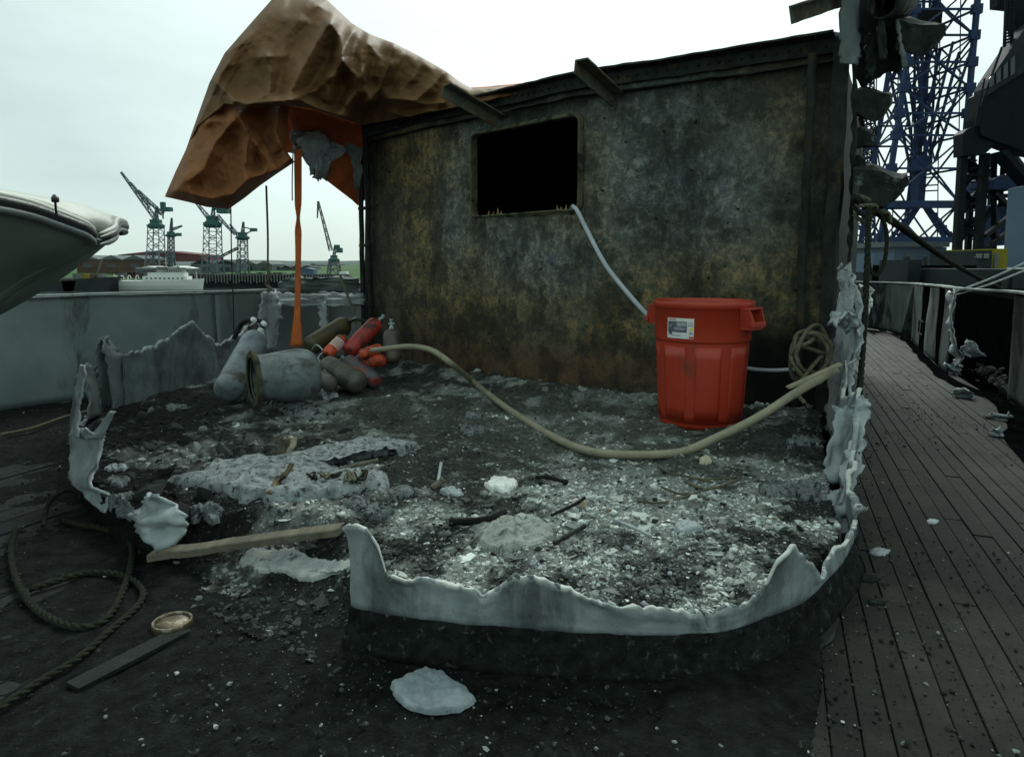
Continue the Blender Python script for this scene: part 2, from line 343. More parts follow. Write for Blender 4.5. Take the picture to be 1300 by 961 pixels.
# ------------------------------------------------------------------ setting: water, land, deck
def struct(name, mb, m, **k): return mb.build(name, m, kind='structure', **k)
WZ = -9.0
mb = MB(); mb.add([(-3000, 30, WZ), (3000, 30, WZ), (3000, 5000, WZ), (-3000, 5000, WZ)], [(0, 1, 2, 3)]); mb.add([(-3000, -800, WZ), (3000, -800, WZ), (3000, 30, WZ), (-3000, 30, WZ)], [(0, 1, 2, 3)])
struct('harbour_water', mb, M['water'])
DZ = -0.175
fwd = Vector((math.sin(math.atan(0.387)), math.cos(math.atan(0.387)), 0)); side = Vector((fwd.y, -fwd.x, 0))
# ship below the deck: one dark hull slab so the deck has thickness
hullpoly = [(-6.2, -1), (-4.95, 4.9), (-4.35, 5.72), (-3.75, 6.6), (-3.05, 7.5), (-2.5, 8.5), (-2.1, 9.6), (2.5, 13.0), (4.8, 14.6), (6.3, 14.3), (7.0, 13.1), (6.95, 12.0), (5.35, 8.5), (4.75, 7.05), (4.55, 6.1), (4.3, 5.45), (3.3, 3.2), (2.2, 0.2), (1.5, -1.5)]
n = len(hullpoly)
mb = MB(); v = [(x, y, DZ-0.03) for x, y in hullpoly]+[(x, y, WZ-0.5) for x, y in hullpoly]
mb.add(v, [tuple(range(n))[::-1]]+[(i, (i+1) % n, n+(i+1) % n, n+i) for i in range(n)])
deck = struct('deck', mb, M['caulk'])

# deck planks: each its own piece, sharing a handful of meshes
def plank_mesh(seed):
    r = random.Random(seed); mb = MB(); L_, W_ = 1.0, 1.0; v = []; f = []
    nseg = 4
    for i in range(nseg+1):
        x = -0.5+i/nseg; o = r.uniform(-.02, .02)
        for (y, z) in ((-0.49+o*.3, -1), (-0.49+o*.3, -0.2), (-0.465+o*.3, 0), (0.465+o*.3, 0), (0.49+o*.3, -0.2), (0.49+o*.3, -1)):
            v.append((x, y, z))
    for i in range(nseg):
        for k in range(5): a = i*6+k; f.append((a, a+6, a+7, a+1))
    f.append(tuple(range(6))); f.append(tuple(range(nseg*6, nseg*6+6))[::-1])
    me = bpy.data.meshes.new('deck_plank'); me.from_pydata(v, [], f); me.update(); return me
def inpoly_np(x, y, poly):
    c = np.zeros(np.shape(x), bool); j = len(poly)-1
    for i in range(len(poly)):
        xi, yi = poly[i]; xj, yj = poly[j]; c ^= ((yi > y) != (yj > y)) & (x < (xj-xi)*(y-yi)/(yj-yi+1e-12)+xi); j = i
    return c
def inpoly(x, y, poly):
    c = False; j = len(poly)-1
    for i in range(len(poly)):
        xi, yi = poly[i]; xj, yj = poly[j]
        if (yi > y) != (yj > y) and x < (xj-xi)*(y-yi)/(yj-yi)+xi: c = not c
        j = i
    return c
room = [(-0.511, 2.079), (-0.32, 2.021), (-0.024, 1.965), (0.353, 1.925), (0.577, 1.929), (0.754, 1.997), (0.953, 2.121), (1.164, 2.351), (1.341, 2.595), (1.65, 3.40), (2.109, 4.475), (2.085, 4.606), (1.664, 4.851), (1.249, 5.124), (0.886, 5.325), (0.435, 5.588), (-0.068, 6.092), (-0.836, 6.802), (-1.631, 7.661), (-2.35, 7.05), (-2.858, 6.108), (-3.02, 5.242), (-3.03, 4.959), (-2.75, 4.3), (-2.344, 3.52), (-1.84, 2.961), (-1.396, 2.611)]
shell = [(-1.631, 7.661), (-0.2, 10.2), (4.2, 8.0), (2.085, 4.606)]
pm = [plank_mesh(i) for i in range(5)]
for me in pm: me.materials.append(M['plank'])
pmd = [plank_mesh(i+9) for i in range(5)]
for me in pmd: me.materials.append(M['plank_dark'])
PWD = 0.078
def place_plank(org, k, s0, s1, meshes, zoff, pw=PWD):
    c = org + side*(k+0.5)*pw + fwd*((s0+s1)/2)
    o = bpy.data.objects.new('deck_plank', random.choice(meshes)); scene.collection.objects.link(o)
    o.parent = deck; o.location = (c.x, c.y, DZ+zoff+random.uniform(-.003, .003)); o.scale = (s1-s0-0.006, pw*random.uniform(0.965, 0.985), 0.012)
    o.rotation_euler = (random.uniform(-.02, .02), 0, math.atan2(fwd.y, fwd.x))
org = Vector((0.86, 1.3, 0))
cnt = 0
for k in range(-5, 28):
    s = -1.6+random.uniform(-1, 0)
    while s < 13.2:
        ln = random.uniform(1.3, 2.3); e1 = s+ln
        # only where some of it lies on the visible side deck
        ok = False
        for q in (0.05, .35, .65, .95):
            c = org+side*(k+.5)*PWD+fwd*(s+(e1-s)*q)
            if c.y > 0.3 and inpoly(c.x, c.y, hullpoly) and not inpoly(c.x, c.y, shell): ok = True
        c2 = org+side*(k+.5)*PWD+fwd*e1
        if ok and inpoly(c2.x, c2.y, hullpoly): place_plank(org, k, s, e1, pm, 0); cnt += 1
        s = e1
# charred planks on the port side, wider spaced, running along the same way
org2 = Vector((0.86, 1.3, 0))
for k in range(-60, 0):
    s = -3.2+random.uniform(-1.5, 0)
    while s < 8:
        ln = random.uniform(2.0, 3.2); e1 = s+ln
        vis = False
        for q in (0.05, .3, .5, .7, .95):
            c = org2+side*(k+.5)*PWD+fwd*(s+ln*q)
            u, v_ = proj(c.x, c.y, DZ)
            if c.y > 1.2 and -60 < u < 1120 and v_ < 1010 and not inpoly(c.x, c.y, room) and inpoly(c.x, c.y, hullpoly): vis = True
        c2 = org2+side*(k+.5)*PWD+fwd*e1; c1 = org2+side*(k+.5)*PWD+fwd*s
        if vis and inpoly(c2.x, c2.y, hullpoly) and inpoly(c1.x, max(c1.y, -0.9), hullpoly) and cnt < 300: place_plank(org2, k, s, e1, pmd, -0.004); cnt += 1
        s = e1
print('planks', cnt)

# ------------------------------------------------------------------ burnt debris ground inside the stump walls
rp = np.array(room)
def sdist(x, y):
    # signed distance to room polygon, positive inside
    x = np.asarray(x, float); y = np.asarray(y, float); d = np.full(x.shape, 1e9); ins = np.zeros(x.shape, bool); j = len(rp)-1
    for i in range(len(rp)):
        a = rp[j]; b = rp[i]; e = b-a; t = np.clip(((x-a[0])*e[0]+(y-a[1])*e[1])/(e@e), 0, 1)
        d = np.minimum(d, np.hypot(x-a[0]-t*e[0], y-a[1]-t*e[1]))
        c = ((b[1] > y) != (a[1] > y)) & (x < (a[0]-b[0])*(y-b[1])/(a[1]-b[1]+1e-12)+b[0]); ins ^= c; j = i
    return np.where(ins, d, -d)
def gauss(x, y, cx, cy, sx, sy): return np.exp(-((x-cx)/sx)**2-((y-cy)/sy)**2)
def ground_z(x, y):
    sd_ = sdist(x, y)
    # the gap in the front stump, where debris spills on to the deck
    gap = np.clip(1.25-np.abs((x+0.98)/0.55), 0, 1)*np.clip((3.0-y)/0.3, 0, 1)
    gap = gap*gap*(3-2*gap)
    soft = 0.03+0.52*gap
    t = np.clip((sd_-0.012*(1-gap)-0.02*gap)/soft, 0, 1); t = t*t*(3-2*t)
    h = 0.035*fbm(x*1.3, y*1.3, 3, 3)+0.030*fbm(x*4, y*4, 4, 5)+0.022*fbm(x*14, y*14, 4, 8)
    h = h + 0.010*fbm(x*34, y*34, 3, 23) + 0.016*ridged(x*22, y*22, 3, 21)*np.clip(fbm(x*2, y*2, 2, 30)*2+0.6, 0, 1)
    c1 = PZ(500, 520); h = h+0.11*gauss(x, y, c1.x, c1.y, 0.30, 0.22)          # rounded mound by the cylinders
    c2 = PZ(380, 520); h = h+0.05*gauss(x, y, c2.x, c2.y, 0.35, 0.2)
    c3 = PZ(980, 555); h = h+0.06*gauss(x, y, c3.x, c3.y, 0.35, 0.3)
    wl = np.min(np.stack([np.hypot(x-a, y-b) for a, b in wall_pts]), axis=0); h = h+0.10*np.exp(-(wl/0.28)**2)
    h = h + 0.035*gauss(x, y, 0.7, 2.5, 0.7, 0.35) + 0.03*gauss(x, y, 0.8, 2.7, 0.8, 0.5)*ridged(x*9, y*9, 3, 77)
    h = h*(0.55+0.45*np.clip(sd_/0.2, 0, 1)) + 0.0
    return -0.20 + (h+0.19)*t + 0.028*gap*(1-t), sd_, gap
wc = cr([(-1.631, 7.661, 0), (-0.836, 6.802, 0), (-0.068, 6.092, 0), (0.435, 5.60, 0), (0.886, 5.325, 0), (1.249, 5.124, 0), (1.664, 4.851, 0), (2.085, 4.606, 0)], 14)
wall_pts = [(p.x, p.y) for p in wc[::4]]+[(wc[-1].x, wc[-1].y)]
def pix_arrays(x, y, z):
    zz = z-EYE; fw = y*cp-zz*sp_; up = y*sp_+zz*cp; return CU+F*x/fw, CV-F*up/fw
def ash_colour(x, y, z, sd_):
    u, v = pix_arrays(x, y, z)
    big = fbm(x*2.2, y*2.2, 4, 40); med = fbm(x*7, y*7, 4, 44); fine = fbm(x*24, y*24, 3, 48)
    wht = 1.05*gauss(u, v, 850, 700, 240, 85)+0.32*gauss(u, v, 640, 690, 150, 45)+0.30*gauss(u, v, 760, 610, 240, 45)+0.18*gauss(u, v, 480, 640, 120, 50)+0.20*gauss(u, v, 330, 610, 110, 40)+0.15*gauss(u, v, 990, 620, 60, 50)+0.12*gauss(u, v, 700, 500, 260, 60)
    dust = 0.75*gauss(u, v, 700, 560, 260, 45)+0.8*gauss(u, v, 880, 600, 160, 45)+0.5*gauss(u, v, 480, 520, 120, 30)+0.45*gauss(u, v, 600, 640, 160, 50)+0.35*gauss(u, v, 760, 520, 120, 30)+0.45*gauss(u, v, 680, 505, 330, 45)
    white = np.clip((wht*.8+0.95*med+0.85*big+0.35*fine-0.17)*1.9, 0, 1)
    dst = np.clip(dust*0.95+0.6*big+0.45*med-0.02, 0, 1)
    char = np.array([0.044, 0.050, 0.046]); grey = np.array([0.150, 0.163, 0.145]); pale = np.array([0.40, 0.43, 0.41])
    c = char*(1-dst)[:, None]+grey*dst[:, None]; c = c*(1-white)[:, None]+pale*white[:, None]
    blk = np.clip((0.5*fbm(x*5, y*5, 4, 60)+0.35*fine-0.05-0.25*dust)*2.5, 0, 0.85); c = c*(1-blk)[:, None]+np.array([0.015, 0.017, 0.016])*blk[:, None]
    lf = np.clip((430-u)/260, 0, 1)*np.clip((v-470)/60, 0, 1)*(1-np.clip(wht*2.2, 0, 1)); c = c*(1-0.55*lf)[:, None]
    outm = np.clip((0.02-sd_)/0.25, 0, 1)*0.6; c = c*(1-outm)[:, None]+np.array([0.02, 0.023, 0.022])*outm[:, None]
    return c
gx = np.arange(-3.2, 2.2, 0.0135); gy0 = np.arange(1.75, 7.7, 0.0135)
XX, YY = np.meshgrid(gx, gy0); x = XX.ravel(); y = YY.ravel()
z, sd_, gap = ground_z(x, y)
keep = (sd_ > 0.001-0.14*gap) & (y < 7.6)
nr, nc = XX.shape; idx = np.arange(nr*nc).reshape(nr, nc)
q = np.stack([idx[:-1, :-1], idx[:-1, 1:], idx[1:, 1:], idx[1:, :-1]], -1).reshape(-1, 4)
q = q[keep[q].all(1)]
used = np.zeros(nr*nc, bool); used[q.ravel()] = True; remap = np.cumsum(used)-1
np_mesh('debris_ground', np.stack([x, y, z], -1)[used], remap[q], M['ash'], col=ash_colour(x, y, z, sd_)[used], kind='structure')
def gz(x, y): return float(ground_z(np.array([x]), np.array([y]))[0][0])
def G(u, v, lift=0.0):
    z = 0.0
    for _ in range(6):
        p = PZ(u, v, z); z = 0.5*z+0.5*(gz(p.x, p.y)+lift)
    return PZ(u, v, z)

# loose chunks: burnt lumps, flakes of ash, slivers of metal
ICO_V = []; t_ = (1+5**.5)/2
for a, b in ((-1, t_), (1, t_), (-1, -t_), (1, -t_)): ICO_V += [(a, b, 0), (0, a, b), (b, 0, a)]
import itertools
bm_v = np.array([(-1, t_, 0), (1, t_, 0), (-1, -t_, 0), (1, -t_, 0), (0, -1, t_), (0, 1, t_), (0, -1, -t_), (0, 1, -t_), (t_, 0, -1), (t_, 0, 1), (-t_, 0, -1), (-t_, 0, 1)])/1.9
bm_f = np.array([(0,11,5),(0,5,1),(0,1,7),(0,7,10),(0,10,11),(1,5,9),(5,11,4),(11,10,2),(10,7,6),(7,1,8),(3,9,4),(3,4,2),(3,2,6),(3,6,8),(3,8,9),(4,9,5),(2,4,11),(6,2,10),(8,6,7),(9,8,1)])
def subd(v, f):
    v = [tuple(q) for q in v]; c = {}; o = []
    def mid(a, b):
        k = (min(a, b), max(a, b))
        if k not in c: m_ = np.array(v[a])+np.array(v[b]); v.append(tuple(m_/np.linalg.norm(m_))); c[k] = len(v)-1
        return c[k]
    for a, b, d in f: ab, bd, da = mid(a, b), mid(b, d), mid(d, a); o += [(a, ab, da), (b, bd, ab), (d, da, bd), (ab, bd, da)]
    return np.array(v), np.array(o)
ico2_v, ico2_f = subd(bm_v, bm_f.tolist())
def lumps_mesh(name, P, S, flat, C, mat, **tg):
    k = len(P); n2 = len(ico2_v); ph = rng.uniform(0, 50, (k, 1)); U_ = ico2_v[None, :, 0]*1.7+ph; W_ = (ico2_v[None, :, 1]+ico2_v[None, :, 2]*1.3)*1.7+ph*2
    r_ = 1+.55*fbm(U_, W_, 3, 7)+rng.uniform(-.16, .16, (k, n2))
    V = ico2_v[None]*r_[..., None]*np.stack([S, S*rng.uniform(.5, 1, k), S*flat], -1)[:, None, :]
    a = rng.uniform(0, 6.283, k); ca, sa = np.cos(a)[:, None], np.sin(a)[:, None]
    V = np.stack([V[..., 0]*ca-V[..., 1]*sa, V[..., 0]*sa+V[..., 1]*ca, V[..., 2]], -1)+P[:, None, :]
    Fq = (ico2_f[None]+n2*np.arange(k)[:, None, None]).reshape(-1, 3)
    return np_mesh(name, V.reshape(-1, 3), Fq, mat, smooth=True, col=np.repeat(C, n2, 0)*rng.uniform(.7, 1.3, (k*n2, 1)), **tg)
def scatter(name, P, S, flat, C, mat, **tg):
    if name == 'ash_clods': return lumps_mesh(name, P, S, flat, C, mat, **tg)
    k = len(P); V = np.repeat(bm_v[None], k, 0)*(1+rng.uniform(-.5, .5, (k, 12, 1)))
    V = V*np.stack([S, S*rng.uniform(.45, 1, k), S*flat], -1)[:, None, :]
    a = rng.uniform(0, 6.283, k); tl = rng.normal(0, .35, k); ca, sa, ct, st = np.cos(a), np.sin(a), np.cos(tl), np.sin(tl)
    z0 = V[..., 2]*ct[:, None]+V[..., 0]*st[:, None]; x0 = V[..., 0]*ct[:, None]-V[..., 2]*st[:, None]; y0 = V[..., 1]
    V = np.stack([x0*ca[:, None]-y0*sa[:, None], x0*sa[:, None]+y0*ca[:, None], z0], -1)+P[:, None, :]
    Fq = (bm_f[None]+12*np.arange(k)[:, None, None]).reshape(-1, 3)
    return np_mesh(name, V.reshape(-1, 3), Fq, mat, smooth=False, col=np.repeat(C, 12, 0), **tg)
def rand_ground(k, umin=95, umax=1075, vmin=440, vmax=800):
    u = rng.uniform(umin, umax, k*2); v = vmin+(vmax-vmin)*rng.uniform(0, 1, k*2)**0.85
    d0 = (u-CU)/F; tt = -(v-CV)/F; dy = cp+tt*sp_; dz = -sp_+tt*cp; kk = -EYE/dz; X = d0*kk; Y = dy*kk
    s = sdist(X, Y); m = (s > 0.03)|((s > -0.12)&(np.abs(X+0.98) < 0.5)&(Y < 2.7))
    X, Y = X[m][:k], Y[m][:k]; z, s, _ = ground_z(X, Y); return X, Y, z
def chunks(name, k, smin, smax, flat, pal, w, label, cat, bias=None, sink=0.3, **kw):
    X, Y, z = rand_ground(k, **kw)
    if bias is not None:
        u, v = pix_arrays(X, Y, z); m = rng.uniform(0, 1, len(X)) < bias(u, v, X, Y); X, Y, z = X[m], Y[m], z[m]
    S = smin*(smax/smin)**(rng.uniform(0, 1, len(X))**1.7); fl = rng.uniform(*flat, len(X))
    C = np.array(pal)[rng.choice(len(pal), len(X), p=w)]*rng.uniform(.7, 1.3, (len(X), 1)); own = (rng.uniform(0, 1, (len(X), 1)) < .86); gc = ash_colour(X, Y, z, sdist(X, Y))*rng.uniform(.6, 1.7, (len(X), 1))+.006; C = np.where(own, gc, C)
    P = np.stack([X, Y, z+S*fl*(0.5-sink)], -1)
    scatter(name, P, S, fl, C, M['chunk'], kind='stuff', label=label, cat=cat)
whiteb = lambda u, v, X, Y: np.clip(0.10+1.1*gauss(u, v, 850, 700, 230, 85)+0.7*gauss(u, v, 620, 650, 200, 70)+0.7*gauss(u, v, 350, 600, 150, 50)+0.6*gauss(u, v, 1000, 560, 80, 80)+0.4*gauss(u, v, 600, 490, 200, 40)+0.3*fbm(X*3, Y*3, 3, 70), 0, 1)
chunks('charred_rubble', 9000, .0035, .017, (.35, .9), [(.016, .018, .018), (.035, .037, .036), (.07, .073, .07)], [.5, .35, .15], 'small black charred lumps strewn over the burnt ground', 'rubble')
chunks('ash_flakes', 30000, .0025, .011, (.12, .6), [(.58, .60, .57), (.34, .37, .38), (.17, .19, .19), (.36, .31, .20)], [.36, .36, .22, .06], 'pale grey and white ash flakes strewn over the burnt ground', 'ash', whiteb)
chunks('ash_clods', 420, .010, .026, (.2, .5), [(.25, .28, .285), (.13, .15, .155), (.045, .05, .05), (.36, .38, .36)], [.32, .36, .22, .10], 'fist sized grey ash clods heaped near the front stump', 'ash', lambda u, v, X, Y: np.clip(whiteb(u, v, X, Y)*0.9-0.12, 0, 1), 0.25, vmin=540)
chunks('metal_slivers', 800, .010, .042, (.04, .12), [(.30, .34, .35), (.16, .18, .18), (.03, .032, .032), (.14, .10, .06)], [.25, .3, .35, .1], 'thin slivers of torn metal and lath among the ash', 'debris', None, 0.1)
chunks('wall_foot_clinker', 2600, .015, .06, (.4, .9), [(.02, .022, .022), (.05, .055, .055), (.14, .15, .15)], [.6, .3, .1], 'black clinker heaped along the foot of the burnt wall', 'rubble', lambda u, v, X, Y: np.clip(np.exp(-(np.min(np.stack([np.hypot(X-a, Y-b) for a, b in wall_pts]), 0)/.33)**2)+0.8*gauss(u, v, 260, 570, 110, 55), 0, 1), 0.3, vmin=430, vmax=680)
# soot layer caking the port and forward deck; the planks show through where it is thin
gx2 = np.arange(-4.6, 1.05, .022); gy2 = np.arange(1.15, 7.2, .022); XX2, YY2 = np.meshgrid(gx2, gy2); x2, y2 = XX2.ravel(), YY2.ravel()
s2 = sdist(x2, y2); edge_x = 0.80+(y2-1.62)*0.50
z2 = DZ-.014+.020*fbm(x2*1.6, y2*1.6, 4, 91)+.012*fbm(x2*8, y2*8, 4, 93)+.010*ridged(x2*15, y2*15, 2, 95)+.012*np.exp(-np.clip(-s2, 0, 9)/.25)+np.where(edge_x-x2 < .45, .016, 0)-.05*np.clip((x2-(edge_x-.03))/.03, 0, 1)
ins2 = inpoly_np(x2, y2, hullpoly); nr2, nc2 = XX2.shape; idx2 = np.arange(nr2*nc2).reshape(nr2, nc2)
q2 = np.stack([idx2[:-1, :-1], idx2[:-1, 1:], idx2[1:, 1:], idx2[1:, :-1]], -1).reshape(-1, 4); q2 = q2[((s2 < 0.06) & ins2 & (x2 < edge_x))[q2].all(1)]
us = np.zeros(nr2*nc2, bool); us[q2.ravel()] = True; rm = np.cumsum(us)-1
np_mesh('soot_layer', np.stack([x2, y2, z2], -1)[us], rm[q2], M['soot_layer'], kind='structure')
# crumbs on the outer deck
X = rng.uniform(-4.5, 5, 90000); Y = 1.2+rng.uniform(0, 1, 90000)**1.4*8; s = sdist(X, Y); m = (s < -0.05)&inpoly_np(X, Y, hullpoly)&~inpoly_np(X, Y, shell); X, Y = X[m], Y[m]
m = rng.uniform(0, 1, len(X)) < np.clip(0.35+0.8*fbm(X*1.5, Y*1.5, 3, 90)+0.5*np.exp(-(sdist(X, Y)/.3)**2), 0, 1); X, Y = X[m], Y[m]
S = .0022*(4.2)**(rng.uniform(0, 1, len(X))**3.0)
C = np.array([(.018, .02, .02), (.05, .053, .05), (.18, .20, .19), (.4, .4, .37)])[rng.choice(4, len(X), p=[.60, .30, .08, .02])]
scatter('deck_crumbs', np.stack([X, Y, DZ+0.002+S*.25], -1), S, rng.uniform(.3, .8, len(X)), C, M['chunk'], kind='stuff', label='black and pale crumbs of fire debris scattered over the deck planks', cat='debris')

# ------------------------------------------------------------------ burnt deckhouse
house = empty('burnt_deckhouse', (0.2, 6.2, 0), label='burnt and rusted steel deckhouse wall with a black rectangular window opening', cat='deckhouse')
cum = [0]
for i in range(1, len(wc)): cum.append(cum[-1]+(wc[i]-wc[i-1]).length)
WLEN = cum[-1]
def wat(s):
    s = min(max(s, 0), WLEN)
    for i in range(1, len(wc)):
        if s <= cum[i]+1e-9: t = (s-cum[i-1])/(cum[i]-cum[i-1]); return wc[i-1].lerp(wc[i], t), (wc[i]-wc[i-1]).normalized()
def wnorm(T): return Vector((T.y, -T.x, 0))     # towards the camera
def whit(u, v):
    r = ray(u, v); best = None
    for k in range(0, 800):
        s = WLEN*k/799; p, T = wat(s); uu = CU+F*0
        # ray plane azimuth: x/y ratio of ray
        e = abs(p.x/p.y-r[0]/r[1])
        if best is None or e < best[0]: best = (e, s, p)
    return best[1], EYE+r[2]*best[2].y/r[1]
TOPZ = 2.5
def topz(s): return TOPZ
sTL, zTL = whit(598, 170); sTR, zTR = whit(737, 147); sBL, zBL = whit(602, 278); sBR, zBR = whit(737, 265)
ws0, ws1 = (sTL+sBL)/2, (sTR+sBR)/2; print('window', sTL, sBL, sTR, sBR, zTL, zTR, zBL, zBR)
wz1, wz0 = (zTL+zTR)/2, (zBL+zBR)/2
S_ = sorted(set([round(a, 4) for a in np.linspace(0, WLEN, 150)]+[ws0, ws1])); Z_ = sorted(set([round(a, 4) for a in np.linspace(-0.2, TOPZ, 95)]+[wz0, wz1]))
V = []; 
for z0 in Z_:
    for s in S_:
        p, T = wat(s); nn = wnorm(T)
        d = 0.036*float(fbm(s*1.1, z0*1.1, 3, 5))+0.006*float(fbm(s*5, z0*5, 2, 6))
        V.append(p+nn*d+Vector((0, 0, z0)))
V = np.array([tuple(p) for p in V]); fs = []
for i in range(len(Z_)-1):
    for j in range(len(S_)-1):
        zc = (Z_[i]+Z_[i+1])/2; sc = (S_[j]+S_[j+1])/2
        if ws0 < sc < ws1 and wz0 < zc < wz1: continue
        a = i*len(S_)+j; fs.append((a, a+1, a+1+len(S_), a+len(S_)))
u, v = pix_arrays(V[:, 0], V[:, 1], V[:, 2])
rust = 0.62*gauss(u, v, 560, 290, 55, 110)+0.5*gauss(u, v, 520, 200, 40, 60)+0.45*gauss(u, v, 640, 370, 110, 60)+0.5*gauss(u, v, 880, 360, 120, 60)+0.45*gauss(u, v, 790, 430, 50, 40)+0.4*gauss(u, v, 700, 300, 70, 60)+0.35*gauss(u, v, 1010, 150, 60, 60)+0.3*gauss(u, v, 760, 210, 40, 100)+0.40*gauss(u, v, 1020, 380, 40, 60)+0.02
blue = 0.55*gauss(u, v, 575, 280, 22, 60)+0.55*gauss(u, v, 700, 330, 70, 45)+0.45*gauss(u, v, 810, 230, 60, 90)+0.35*gauss(u, v, 640, 300, 30, 40)+0.4*gauss(u, v, 900, 260, 70, 60)+0.35*gauss(u, v, 610, 190, 30, 60)+0.3*gauss(u, v, 800, 130, 120, 40)+0.15*gauss(u, v, 950, 200, 90, 100)
brown = 0.75*gauss(u, v, 700, 470, 170, 28)+0.35*gauss(u, v, 560, 440, 80, 40)
dark = np.clip(0.95*np.clip((u-920)/45, 0, 1)*np.clip((v-395)/40, 0, 1)+0.7*np.clip((u-1005)/60, 0, 1)*(1-gauss(u, v, 1030, 380, 40, 50))+0.6*np.clip((500-u)/40, 0, 1)+0.35*gauss(u, v, 585, 410, 60, 50)+0.5*gauss(u, v, 640, 440, 14, 50)*0+0.55*gauss(u, v, 620, 130, 160, 22), 0, 0.93)  # lower right painted black in place of a shaded recess
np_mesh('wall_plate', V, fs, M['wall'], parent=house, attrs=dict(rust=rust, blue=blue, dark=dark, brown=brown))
# side, rear and roof plates of the house
back = [(-1.60, 7.72), (-0.15, 10.2), (4.0, 8.0), (2.16, 4.68)]
mb = MB()
for i in range(3):
    a, b = back[i], back[i+1]; mb.add([(a[0], a[1], -.2), (b[0], b[1], -.2), (b[0], b[1], TOPZ+.003), (a[0], a[1], TOPZ+.003)], [(0, 1, 2, 3)])
mb.build('side_plate', M['soot'], house, solid=0.012)
mb = MB(); rt = [(p.x+0.03, p.y+0.03, TOPZ+0.005) for p in wc]+[(4.12, 8.1, TOPZ+.005), (-0.15, 10.35, TOPZ+.005)]
mb.add(rt, [tuple(range(len(rt)))]); mb.build('roof', M['soot'], house, solid=0.012)
# window lip: rounded ring standing proud, plus corner fillets
def rrect(s0, s1, z0, z1, r, n=7):
    o = []
    for cx, cz, a0 in ((s1-r, z1-r, 0), (s0+r, z1-r, 90), (s0+r, z0+r, 180), (s1-r, z0+r, 270)):
        for k in range(n): a = R(a0+90*k/(n-1)); o.append((cx+r*math.cos(a), cz+r*math.sin(a)))
    return o
def wpt(s, z, d): p, T = wat(s); q = p+wnorm(T)*d; return Vector((q.x, q.y, z))
def dens(loop, step=.03):
    o = []
    for i, a in enumerate(loop):
        b = loop[(i+1) % len(loop)]; m_ = max(1, int(math.hypot(b[0]-a[0], b[1]-a[1])/step))
        for k in range(m_): o.append((a[0]+(b[0]-a[0])*k/m_, a[1]+(b[1]-a[1])*k/m_))
    return o
rin = dens(rrect(ws0+.012, ws1-.012, wz0+.012, wz1-.012, .05)); cxx, czz = (ws0+ws1)/2, (wz0+wz1)/2; k = len(rin)
def offs(loop, d):
    o = []
    for i, p in enumerate(loop):
        a = loop[i-1]; b = loop[(i+1) % len(loop)]; tx, tz = b[0]-a[0], b[1]-a[1]; l = math.hypot(tx, tz) or 1; o.append((p[0]+tz/l*d, p[1]-tx/l*d))
    return o
mb = MB(); loops = []
for off, dep in ((0, -.05), (0, .028), (.010, .032), (.020, .024), (.022, .012), (.034, .010)):
    loops.append([wpt(s, z, dep) for s, z in offs(rin, off)])
v = [p for lp in loops for p in lp]; f = [(i*k+j, i*k+(j+1) % k, (i+1)*k+(j+1) % k, (i+1)*k+j) for i in range(len(loops)-1) for j in range(k)]
mb.add(v, f); M['lip'] = grime('corroded_window_lip', (0.06, 0.065, 0.045), (0.12, 0.11, 0.06), 20, (0.02, 0.022, 0.02), 9, (.5, .6), rough=.6)
fr = mb.build('window_frame', M['lip'], house, smooth=False)
mb = MB()      # glass shards and putty left on the sill
for uu, h in ((618, .05), (624, .035), (630, .07), (634, .04), (706, .05), (710, .035), (716, .05), (722, .03)):
    s, _ = whit(uu, 270); p = wpt(s, wz0+.01, -.02); a = random.uniform(-.01, .01)
    mb.add([p+Vector((-.012, 0, 0)), p+Vector((.014, .004, 0)), p+Vector((a, 0, h)), p+Vector((0, .012, 0))], [(0, 1, 2), (1, 3, 2), (3, 0, 2)])
mb.build('glass_remnant', grime('charred_putty', (.25, .12, .04), (.3, .26, .16), 30), fr, kind='stuff')
# roof edge angle iron with lip, rivets
def sweep_wall(prof, s0=0, s1=WLEN, step=.05, jag=0):
    k = int((s1-s0)/step)+1; v = []; m_ = len(prof)
    for i in range(k):
        s = s0+(s1-s0)*i/(k-1)
        for d, z in prof:
            jj = jag*float(fbm(s*6, d*30, 3, 12)) if jag else 0
            v.append(wpt(s, z+jj, d+jj*.6))
    f = []
    for i in range(k-1):
        for j in range(m_): a = i*m_+j; b = i*m_+(j+1) % m_; f.append((a, b, b+m_, a+m_))
    f += [tuple(range(m_))[::-1], tuple(range((k-1)*m_, k*m_))]
    return MB().add(v, f)
sweep_wall([(-.03, 2.515), (.11, 2.515), (.115, 2.50), (.035, 2.49), (.03, 2.40), (.012, 2.40), (.012, 2.49), (-.03, 2.49)], 0, WLEN, .03, .008).build('roof_edge', M['soot'], house)
sweep_wall([(.012, 2.355), (.055, 2.35), (.058, 2.338), (.012, 2.335)], 0.0, WLEN, .05, .012).build('wall_rail', M['soot'], house)
riv = MB()
for i in range(64):
    s = .05+i*(WLEN-.1)/63; p = wpt(s, 2.445, .034); q_ = wpt(s, 2.445, .048); riv.lathe(p, q_, [(0, .011), (.008, .010), (.014, .003)], 6)
for i in range(14):
    for (ss, zz) in ((.35+i*.03, 0.9),): pass
riv.build('rivets', M['soot'], house, kind='stuff')
# small drips, bolts and scabs on the plate
mb = MB()
for i in range(150):
    s = random.uniform(.1, WLEN-.1); z0 = random.uniform(.2, 2.3)
    if ws0-.1 < s < ws1+.1 and wz0-.1 < z0 < wz1+.1: continue
    p = wpt(s, z0, .01); r = random.uniform(.004, .013); mb.lathe(p, wpt(s, z0, .01+r), [(-.012, r), (r*.6, r*.8), (r, r*.2)], 6)
mb.build('wall_scabs', M['soot'], house, kind='stuff')
